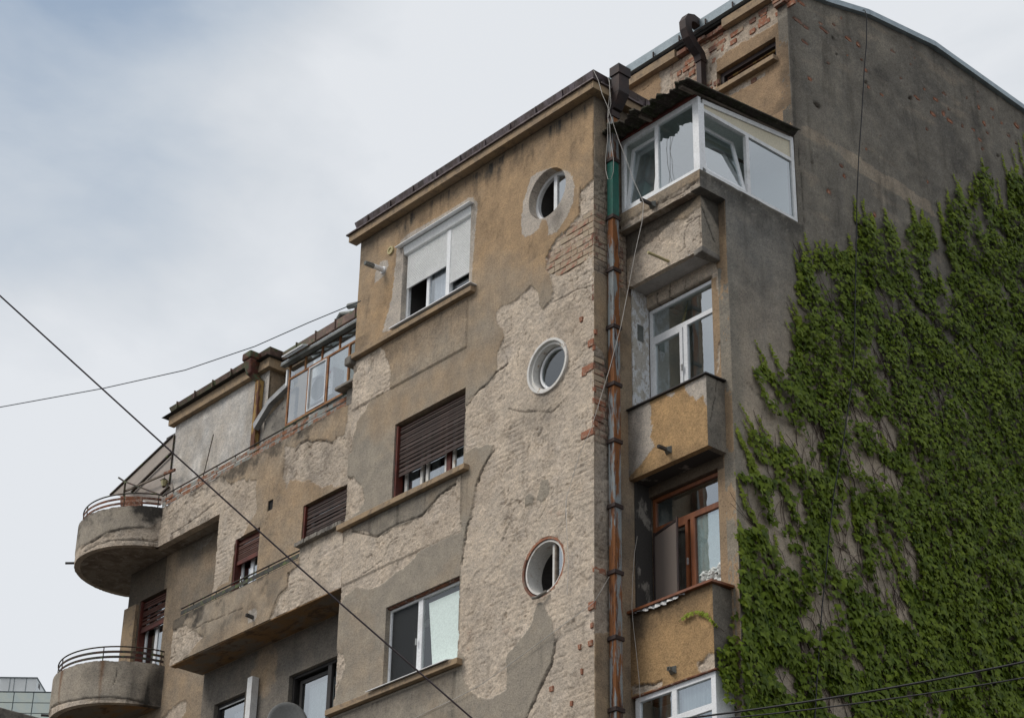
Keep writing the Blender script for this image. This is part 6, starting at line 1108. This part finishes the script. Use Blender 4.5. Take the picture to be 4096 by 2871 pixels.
for (x, y, wd, hh, kd) in holes_b:
    if kd == 2: continue
    Y_, Z_ = FY(c11, x, y); ry, rz = max(wd/1.787/205, .05), max(hh/1.787/215, .045); r = random.Random(int(x)); n = 9
    pts = [(ry/2*math.copysign(abs(math.cos(6.283*i/n))**.6, math.cos(6.283*i/n))*r.uniform(.6, 1.1), rz/2*math.copysign(abs(math.sin(6.283*i/n))**.6, math.sin(6.283*i/n))*r.uniform(.5, 1.1)) for i in range(n)]
    tl_ = -0.10; s_ = MB(); s_.add([(XW-0.03, Y_+a, Z_+b+tl_*a) for a, b in pts]+[(XW-0.004, Y_+a*.86, Z_+b*.86+tl_*a) for a, b in pts], [tuple(range(n))]+[tuple(range(2*n-1, n-1, -1))]+[(i, (i+1) % n, n+(i+1) % n, n+i) for i in range(n)])
    s_.build('brick', 'brick' if kd == 0 else 'brick_dull', wall_s)

# ------------------------------------------------------------------ ivy on the side wall
def inP(y, z, p): return pip(y, z, p)
ivy_poly = (PS(c12, [(600, 420), (650, 380), (700, 370), (760, 330), (800, 310), (870, 330), (940, 320), (1000, 330), (1010, 190), (1030, 110), (1080, 160), (1120, 220), (1180, 130), (1220, 230), (1260, 330), (1300, 300), (1320, 190), (1370, 120), (1400, 180), (1460, 150), (1490, 250), (1480, 350), (1450, 430), (1500, 500), (1540, 540), (1600, 480), (1590, 400), (1560, 300), (1560, 200), (1570, 100)])
    + PS(c11, [(1400, 1480), (1400, 1380), (1450, 1300), (1500, 1420), (1550, 1450), (1570, 1330), (1600, 1270), (1650, 1190), (1700, 1300), (1720, 1420), (1810, 1560), (1830, 1400), (1810, 1200), (1850, 1220), (1880, 1280), (1890, 1120), (1930, 1020), (1990, 960), (2300, 900)])
    + [(9.9, 9.4), (1.2, 9.4)]
    + PS(c13, [(290, 1700), (290, 1550), (230, 1330), (280, 1300), (350, 1230), (370, 1000), (320, 980), (300, 870), (330, 850), (310, 780), (360, 700), (340, 620), (340, 570), (470, 560), (490, 640), (560, 740), (640, 800), (700, 830), (640, 700), (600, 620), (530, 560), (470, 480), (440, 370), (340, 310), (340, 270), (450, 290), (600, 330), (540, 230), (440, 180), (400, 120), (370, 50)])
    + PS(c12, [(400, 1500), (480, 1560), (600, 1600), (640, 1500), (500, 1400), (420, 1360), (400, 1300), (470, 1300), (560, 1330), (520, 1220), (420, 1200), (350, 1190), (340, 1080), (400, 1060), (480, 1140), (560, 1150), (570, 1080), (580, 900), (590, 780), (650, 760), (690, 720), (600, 650), (640, 640), (700, 700), (660, 600), (610, 560), (650, 500), (650, 440)]))
bare = [(c13, 730, 130, 55, 75), (c13, 1150, 60, 60, 60), (c13, 1000, 200, 90, 60), (c13, 1130, 270, 120, 60), (c13, 960, 600, 45, 90), (c13, 1080, 560, 25, 40), (c13, 890, 720, 30, 90), (c13, 1280, 730, 50, 90), (c13, 1160, 900, 60, 110), (c13, 1240, 1020, 60, 50), (c13, 740, 1130, 45, 60), (c13, 700, 1230, 30, 40), (c13, 560, 690, 50, 40), (c13, 600, 1400, 50, 50), (c13, 880, 1540, 70, 40), (c13, 430, 480, 25, 60), (c13, 560, 450, 40, 70), (c13, 460, 150, 50, 50), (c13, 900, 400, 30, 60), (c13, 970, 330, 80, 25),
        (c13, 760, 1010, 30, 60), (c13, 990, 1300, 40, 30), (c13, 1310, 1090, 40, 25), (c12, 460, 1230, 50, 35), (c12, 620, 1570, 60, 35), (c12, 720, 1480, 60, 50), (c12, 1030, 1400, 70, 35), (c12, 1000, 1230, 50, 30), (c12, 1200, 1500, 60, 80), (c12, 1060, 980, 40, 25), (c12, 900, 740, 25, 30), (c12, 1530, 450, 40, 60), (c12, 1920, 220, 40, 40), (c12, 1590, 880, 50, 30), (c12, 1400, 720, 40, 30), (c12, 1330, 640, 25, 40), (c12, 1700, 1380, 25, 50), (c12, 860, 650, 15, 40), (c12, 1960, 620, 30, 60), (c12, 1250, 650, 20, 50), (c12, 1560, 1250, 50, 20), (c12, 1320, 1050, 15, 40), (c12, 1480, 780, 30, 20)]
bareW = [(*FY(cf, x, y), w_/( 1.374 if cf is c13 else 1.609)/200, h_/(1.374 if cf is c13 else 1.609)/215) for cf, x, y, w_, h_ in bare]
R2 = np.random.default_rng(21)
NC = 96000
cy = R2.uniform(1.0, 9.8, NC); cz = R2.uniform(9.4, 22.6, NC)
keep = inP(cy+0.05*fbm(cy, cz, .2, 2, 3), cz+0.05*fbm(cy, cz, .2, 4, 3), ivy_poly)
dens = 0.94+0*cy
lin = cy+0.35*(cz-14)   # streaks follow the vines, which lean as they climb
st = fbm(lin, cz*0.28, 0.30, 5, 3)+0.6*fbm(lin, cz*0.5, 0.12, 1, 2)
dens *= np.where(cy < 4.6+0.40*(cz-14), sstep(-0.46, -0.06, st)*0.85+0.09, sstep(-0.70, -0.2, st)*0.70+0.26)
for (y0, z0, ry, rz) in bareW:
    dd = np.hypot((cy-y0+0.25*(cz-z0))/(ry*1.25), (cz-z0)/(rz*1.25))+0.3*fbm(cy, cz, 0.25, 3, 3); dens *= 0.05+0.95*sstep(0.75, 1.15, dd)
keep &= R2.random(NC) < dens
cy, cz = cy[keep], cz[keep]
leaves = []   # y, z, off, size, young
off = 0.015+0.19*np.clip(0.45+0.9*fbm(cy, cz, 0.30, 6, 3), 0, 1)*R2.random(len(cy))**0.8
szs = R2.uniform(0.040, 0.108, len(cy))*(0.85+0.3*sstep(17, 12, cz)); yng = np.clip(0.25*R2.random(len(cy))+0.35*sstep(0.06, 0.12, off)*R2.random(len(cy)), 0, 1)
L = np.stack([cy, cz, off, szs, yng], 1)
tips = [(c12, x, y, l) for x, y, l in [(975, 10, .8), (1035, 15, .8), (1085, 90, .5), (1180, 60, .8), (1345, 5, .8), (1415, 60, .6), (1525, 10, 1.4), (1460, 110, .6), (670, 215, .7), (640, 275, .6), (735, 270, .5), (770, 260, .4), (800, 255, .5), (870, 275, .5), (945, 295, .5), (600, 325, .7), (945, 215, .5), (600, 545, .4), (565, 620, .7), (570, 695, .5), (630, 735, .5), (545, 775, .9), (350, 905, .9), (435, 925, .5), (328, 1075, .5), (370, 995, .4), (250, 1305, .9), (368, 1385, .7), (270, 1420, .6), (215, 1440, 1.0), (1230, 135, .6), (625, 430, .4), (1910, 0, .5), (1520, 430, .5), (1650, 400, .5)]] + \
       [(c11, x, y, l) for x, y, l in [(1650, 1135, .5), (1595, 1235, .5), (1450, 1245, .6), (1395, 1345, .6), (1490, 1335, .5), (1755, 1280, 1.3), (1795, 1095, 1.3), (1905, 1005, 1.1), (1865, 1065, 1.0), (1945, 955, 1.2), (1560, 1300, .5), (1340, 1440, .8), (1545, 1340, .4), (1130, 1415, .6), (1215, 1495, .5), (735, 1405, .7), (800, 1425, .8), (950, 1490, .5), (855, 1520, .4), (1855, 1190, .7)]] + \
       [(c13, x, y, l) for x, y, l in [(395, 430, .7), (335, 515, .4), (325, 600, .4), (470, 560, .4), (320, 260, .8), (330, 20, .9), (375, 90, .7), (455, 10, .9), (565, 5, .8), (1200, 690, .8), (1160, 900, .7), (965, 420, .6), (950, 300, .8), (1090, 425, .6), (680, 1410, .5), (1170, 600, .5), (1130, 40, .5), (860, 160, .7), (650, 100, .6), (540, 590, .6)]]
extra = []
for cf, x, y, l in tips:
    y0, z0 = FY(cf, x, y); lean = 0.55 if cf is c12 and x < 620 and y > 500 else (0.5 if cf is c13 and x < 480 else R2.uniform(0.05, 0.28)); n_ = int(l*42)
    for i in range(n_):
        t = i/n_; s__ = 0.030+0.065*t**0.7; extra.append((y0+lean*l*t+0.02*math.sin(t*9+x)+R2.uniform(-1, 1)*(0.012+0.075*t), z0-l*t*(1-0.25*lean), 0.015+0.05*t*R2.random(), s__*R2.uniform(.85, 1.15), 0.9-0.6*t))
L = np.concatenate([L, np.array(extra)]); NL = len(L)
ov = np.array([(0, 0), (.20, .16), (.40, .10), (.62, -.30), (.40, -.38), (.25, -.48), (0, -1.0), (-.25, -.48), (-.40, -.38), (-.62, -.30), (-.40, .10), (-.20, .16)])
lv = np.concatenate([[(0, -.32)], ov]); lw = -0.28*np.abs(lv[:, 0])-0.16*lv[:, 1]**2+0.02
LT_F = np.array([(0, i+1, (i+1) % 12+1) for i in range(12)])
def leaf_frames(n, rg):
    tip = np.stack([0.25+0.5*rg.random(n)-0.25, rg.normal(0, 0.42, n), -np.ones(n)], 1); tip /= np.linalg.norm(tip, axis=1, keepdims=True)   # X out, Y along, Z up
    nor = np.stack([np.ones(n)*0.85, rg.normal(0, 0.38, n), 0.45+rg.normal(0, 0.28, n)], 1); nor -= tip*(nor*tip).sum(1, keepdims=True); nor /= np.linalg.norm(nor, axis=1, keepdims=True)
    return np.cross(-tip, nor), -tip, nor
def leaf_cols(yng, rg):
    n = len(yng); d = np.array((0.036, 0.067, 0.008)); m_ = np.array((0.140, 0.200, 0.018)); y_ = np.array((0.24, 0.29, 0.030)); t = rg.random(n)[:, None]
    c = d*(1-t)+m_*t; return np.clip(c*(1-yng[:, None])+y_*yng[:, None], 0, 1)*rg.uniform(.85, 1.15, (n, 1))
A_, B_, N_ = leaf_frames(NL, R2); CC = leaf_cols(L[:, 4], R2)
pos = np.stack([XW+0.012+L[:, 2], L[:, 0], L[:, 1]], 1)
# the leaves that show largest in the photograph become single parts
r_ = pos-CAM; camv = r_@RW; px = 2048+FPX*camv[:, 0]/camv[:, 2]; py = 1435.5+FPX*camv[:, 1]/camv[:, 2]; app = L[:, 3]/camv[:, 2]*(L[:, 2]+0.05)
infr = (px < 4080) & (py < 2860) & (py > 10); score = np.where(infr, app, 0); big_i = np.argsort(-score)[:300]; mask = np.ones(NL, bool); mask[big_i] = False
IVY = empty('ivy', (1.8, 4.5, 0), 'green Boston ivy climbing in streaks over the grey side wall', 'climbing plant')
def leaf_mass(name, P_, A, B, N, S, C, parent):
    n = len(P_); V_ = P_[:, None, :]+S[:, None, None]*(lv[None, :, 0, None]*A[:, None, :]+lv[None, :, 1, None]*B[:, None, :]+lw[None, :, None]*N[:, None, :])
    F_ = (np.arange(n)*13)[:, None, None]+LT_F[None]; V_ = V_.reshape(-1, 3); F_ = F_.reshape(-1, 3)
    me = bpy.data.meshes.new(name); me.vertices.add(len(V_)); me.vertices.foreach_set('co', V_.ravel()); me.loops.add(F_.size); me.loops.foreach_set('vertex_index', F_.ravel().astype(np.int32))
    me.polygons.add(len(F_)); me.polygons.foreach_set('loop_start', (np.arange(len(F_))*3).astype(np.int32)); at = me.attributes.new('Col', 'FLOAT_COLOR', 'POINT')
    at.data.foreach_set('color', np.concatenate([np.repeat(C, 13, 0), np.ones((n*13, 1))], 1).ravel().astype(np.float32)); me.update(calc_edges=True)
    return link(name, me, 'leaf', parent, kind='stuff')
leaf_mass('foliage', pos[mask], A_[mask], B_[mask], N_[mask], L[mask, 3], CC[mask], IVY)
lms = []
for k in range(6):
    me = bpy.data.meshes.new('leaf'); me.from_pydata([(a, b, w_) for (a, b), w_ in zip(lv, lw)], [], [tuple(map(int, f_)) for f_ in LT_F]); at = me.attributes.new('Col', 'FLOAT_COLOR', 'POINT')
    c = CC[big_i[k*40]]; at.data.foreach_set('color', np.tile([*c, 1], 13).astype(np.float32)); me.materials.append(M['leaf']); lms.append(me)
for q, i in enumerate(big_i):
    o = bpy.data.objects.new('leaf', lms[q % 6]); COL.objects.link(o); o.parent = IVY; p = pos[i]-np.array([1.8, 4.5, 0])
    mt_ = Matrix([[A_[i][k], B_[i][k], N_[i][k]] for k in range(3)]).to_4x4(); o.matrix_local = Matrix.Translation(Vector(p))@mt_@Matrix.Scale(L[i, 3], 4)
# stems
sb = MB(); cnt = 0
while cnt < 330:
    y, z = R2.uniform(1.6, 9.4), R2.uniform(9.6, 18.5)
    if not inpoly(y, z, ivy_poly): continue
    if y > 6.5 and R2.random() < 0.7: continue
    cnt += 1; a = R2.uniform(1.6, 2.45); pts = []; Ln = R2.uniform(.7, 2.6); n_ = int(Ln/0.09)
    for i in range(n_):
        pts.append((XW+0.014+0.012*R2.random(), y, z)); a += R2.normal(0, .16)+(1.85-a)*0.06; y += 0.09*math.cos(a); z += 0.09*math.sin(a)
        if not inpoly(y, z, ivy_poly) and i > 3: break
    if len(pts) > 3: sb.tube(pts, [0.0075*(1-0.75*i/len(pts)) for i in range(len(pts))], 3, caps=False)
for (y0, z0, ry, rz) in bareW[:18]:
    for k in range(5):
        a = R2.uniform(1.2, 2.9); y = y0+R2.uniform(-1, 1)*ry; z = z0-rz; pts = []
        for i in range(int(rz*2.4/0.07)+3): pts.append((XW+0.016, y, z)); a += R2.normal(0, .22); y += 0.07*math.cos(a); z += 0.07*abs(math.sin(a))
        sb.tube(pts, 0.0035, 3, caps=False)
sb.build('stems', 'stem', IVY, kind='stuff')
# tendril creeping over the lower orange parapet and its corner
TD = empty('ivy_tendril', (1.4, 0.6, 12.3), 'thin yellow green ivy tendril creeping over the orange parapet box', 'climbing plant')
tp = [FX(c8, x, y, YP) for x, y in [(440, 1080), (480, 1052), (530, 1036), (570, 1032), (600, 1050), (625, 1080)]]
tpp = [(x, YP-0.03, z) for x, z in tp]; tpp += [(XB+0.02, 0.74, tp[-1][1]-0.05), (XB+0.03, 0.85, tp[-1][1]-0.1)]
MB().tube(tpp, 0.004, 4).build('stem', 'stem', TD)
ps, ns = [], []
for k in range(70):
    t = R2.random()*5.999; i = int(t); f_ = t-i; a, b = np.array(tpp[i]), np.array(tpp[i+1]); ps.append(a*(1-f_)+b*f_+np.array([0, -0.012, R2.uniform(-.02, .03)]))
ps = np.array(ps); n_ = len(ps); A2, B2, N2 = leaf_frames(n_, R2); rot = lambda v: np.stack([-v[:, 1]*0+v[:, 1], -v[:, 0], v[:, 2]], 1)
leaf_mass('foliage', ps, rot(A2), rot(B2), rot(N2), R2.uniform(.028, .048, n_), leaf_cols(np.full(n_, .9), R2), TD)
ps = []
for k in range(330):
    ps.append((XB+0.03+R2.uniform(0, .12), R2.uniform(.70, 1.02), R2.choice([R2.uniform(11.2, 12.0), R2.uniform(11.0, 12.55)])))
ps = np.array(ps); ps = ps[(ps[:, 1] > 0.72+0.28*(ps[:, 2]-11.3))|(ps[:, 2] < 11.75)]; n_ = len(ps); A2, B2, N2 = leaf_frames(n_, R2)
leaf_mass('foliage', ps, A2, B2, N2, R2.uniform(.05, .09, n_), leaf_cols(R2.uniform(0, .5, n_), R2), TD)

# ------------------------------------------------------------------ cables
def cable(name, pts, r, mat, label, n=6, group=None):
    o = MB().tube(pts, r, n).build(name, mat); return tag(o, label, 'cable', group)
def at_dist(px, py, d):
    r = ray((px, py)); return Vector(CAM+r*d/np.linalg.norm(r))
def sagline(p0, p1, sag, n=24, ext=0.0):
    p0, p1 = Vector(p0), Vector(p1); d = p1-p0; return [p0+d*t-Vector((0, 0, sag*4*t*(1-t))) for t in np.linspace(-ext, 1+ext, n)]
cable('overhead_cable', [at_dist(x, y, dd) for x, y, dd in ((-700, 560, 11.5), (0, 1183, 11), (660, 1783, 10.4), (1200, 2271, 9.9), (1888, 2871, 9.3), (2300, 3240, 9.0))], 0.0042, 'cable_brown', 'thick dark brown cable crossing diagonally in front of the building')
cable('overhead_cable', [at_dist(x, y, dd) for x, y, dd in ((-900, 1780, 42), (0, 1628, 38.5), (412, 1553, 37), (740, 1480, 36), (1020, 1385, 35.2), (1235, 1290, 34.6), (1443, 1204, 34.0))], 0.008, 'cable_blue', 'thin dark blue cable running from the left sky to the bay')
for k, (a, b) in enumerate((((2560, 2892), (4150, 2635)), ((2560, 2900), (4150, 2700)))):
    cable('overhead_cable', sagline(at_dist(*a, 12.5), at_dist(*b, 11.5), 0.03, 16, 0.2), 0.0058 if k == 0 else 0.0042, 'cable', ('upper and thicker of two black cables over the ivy' if k == 0 else 'lower and thinner of two black cables over the ivy'))
sp = [(832, 85), (840, 135), (826, 320), (810, 500), (804, 620), (792, 820), (780, 1000), (770, 1130), (765, 1250), (758, 1400), (755, 1600)]
cp = [(XW+0.13 if i < 2 else XW+0.17, *FY(c11, x, y, XW+0.15)) for i, (x, y) in enumerate(sp)]+[(XW+0.17, *FY(c12, x, y, XW+0.17)) for x, y in [(1000, 560), (992, 1000), (970, 1220), (945, 1400), (915, 1600)]]+[(XW+0.17, *FY(c13, x, y, XW+0.17)) for x, y in [(900, 220), (870, 400), (845, 620), (830, 800), (808, 1000), (795, 1200), (780, 1400), (768, 1620)]]
cp = [(XW-0.1, cp[0][1], cp[0][2]+0.12), (XW+0.11, cp[0][1], cp[0][2]+0.06)]+cp
cable('hanging_cable', cp, 0.009, 'cable', 'long black cable hanging down the side wall from the roof edge')
hc = [(c6b, 345, 245, -.15), (c6b, 430, 430, -.14), (c6b, 500, 680, -.12), (c6b, 590, 880, -.08), (c6b, 680, 1150, -.02), (c6b, 800, 1510, .04), (c6, 370, 1150, .08), (c6, 420, 1290, .14), (c6, 480, 1425, .23), (c7, 312, 20, .23), (c7, 300, 160, .22), (c7, 250, 380, .20), (c7, 205, 620, .16), (c7, 150, 900, .12), (c7, 70, 1200, .08), (c7, 0, 1430, .02), (c10, 1340, 820, -.05), (c10, 1240, 1050, -.05), (c10, 1180, 1250, -.04), (c10, 1140, 1380, -.03), (c10, 1130, 1560, -.03), (c9, 1042, 0, -.03), (c9, 1046, 200, -.03), (c9, 1062, 450, -.03), (c9, 1050, 700, -.03)]
cable('hanging_cable', [tuple(hit(cf(x, y), 1, Y)) for cf, x, y, Y in hc], 0.0042, 'cable_white', 'white cable looping from the bay cornice to the dark spout and down the bay')
lp = [(605, 370, -.12), (640, 500, -.12), (640, 640, -.12), (625, 800, -.1), (605, 1000, -.1), (605, 1250, -.1), (598, 1510, -.1)]
lq = [(640, 400, -.12), (630, 520, -.12), (650, 700, -.12), (660, 850, -.1), (620, 1010, -.1), (605, 1120, -.1), (640, 1260, -.1), (648, 1510, -.1)]
loop = [tuple(hit(c6b(x, y), 1, Y)) for x, y, Y in lp]+[tuple(hit(c6(x, y), 1, -.1)) for x, y in [(228, 1040), (218, 1150), (220, 1220), (235, 1280), (258, 1282), (274, 1230), (276, 1150), (265, 1060)]]+[tuple(hit(c6b(x, y), 1, Y)) for x, y, Y in lq[::-1]]
cable('hanging_cable', loop, 0.0038, 'cable_white', 'long white cable loop dangling beside the bay corner')
cable('wall_cable', [tuple(hit(c9(x, y), 1, -.04)) for x, y in [(-420, 1800), (0, 1568), (200, 1475), (400, 1370), (600, 1230), (940, 980), (1200, 790), (1250, 750)]]+[tuple(hit(c9(x, y), 1, .12)) for x, y in [(1300, 670), (1362, 565)]], 0.0045, 'cable_white', 'thin pale cable rising diagonally across the foot of the bay wall')
cable('wall_cable', [tuple(hit(c8(x, y), 1, Y)) for x, y, Y in [(205, 610, .76), (190, 700, .74), (180, 830, .68), (175, 1000, .6), (185, 1120, .63), (200, 1250, .64), (215, 1400, .64), (222, 1520, .62)]], 0.004, 'cable_white', 'thin grey wire hanging down the left edge of the lower orange parapet')

# ------------------------------------------------------------------ neighbours
NB = empty('low_building', (-24, 6, 0), 'dark concrete roof parapet of the neighbouring low building at lower left', 'building')
MB().box(-40, -20.3, -6, 14, 0, 16.2).build('wall', 'concrete', NB); MB().box(-40.2, -20.0, -6.2, 14.2, 16.21, 16.66).build('parapet', 'concrete', NB, bevel=0.03)
# modern glazed block far behind: front face turned, stepped plant room on top
FB = empty('office_building', (0, 0, 0), 'distant modern office block with pale green glazing and grey plant room', 'building')
d0 = 260.0; az = math.radians(152.236); C0 = Vector((CAM[0]+d0*math.cos(az), CAM[1]+d0*math.sin(az), 0)); FB.location = (C0.x, C0.y, 0)
fa = Vector((math.cos(math.radians(228)), math.sin(math.radians(228)), 0)); fb_ = Vector((math.cos(math.radians(138)), math.sin(math.radians(138)), 0))
zt = 1.6+d0*0.3481; zr = 1.6+d0*0.3552
def fbox(m_, s0, s1, t0, t1, z0, z1):
    p = [C0+fa*s+fb_*t for s, t in ((s0, t0), (s1, t0), (s1, t1), (s0, t1))]; m_.hexa([(q.x, q.y, z0) for q in p], [(q.x, q.y, z1) for q in p]); return m_
fbox(MB(), 0.0, 4.6, 0.3, 6.5, zt, zr).build('plant_room', 'far_panel', FB)
fbox(MB(), -.1, 4.75, .2, 6.6, zr+0.001, zr+0.12).build('plant_room_roof', 'far_line', FB)
for s in (1.25, 2.75, 3.3): fbox(MB(), s, s+0.05, 0.26, 0.299, zt, zr-.01).build('panel_joint', 'far_line', FB)
for t in (1.5, 5.0): fbox(MB(), -0.03, -0.001, t, t+0.9, zr-.75, zr-.2).build('vent', 'frame_dark', FB)
fbox(MB(), -14, 26, 0.10, 14, 0, zt-0.08).build('wall', 'far_panel', FB)
gl_ = None
for k in range(7):
    for s in range(-5, 7):
        z1 = zt-0.16-k*1.36; z0 = z1-1.26; s0 = 0.12+s*2.45
        if gl_ is None:
            gl_ = fbox(MB(), s0, s0+2.33, -0.02, 0.05, z0, z1).build('window', 'far_glass', FB); g0 = (s0, z0)
        else:
            c = gl_.copy(); COL.objects.link(c); c.location = gl_.location+fa*(s0-g0[0])+Vector((0, 0, z0-g0[1]))
fbox(MB(), -14, 26, -0.05, 0.09, zt-0.08, zt+0.0).build('ledge', 'far_line', FB)
fbox(MB(), -14, 26, 0.052, 0.098, zt-30, zt-0.09).build('mullion_grid', 'far_line', FB)
print('scene built: leaves', NL, 'objects', len(bpy.data.objects))
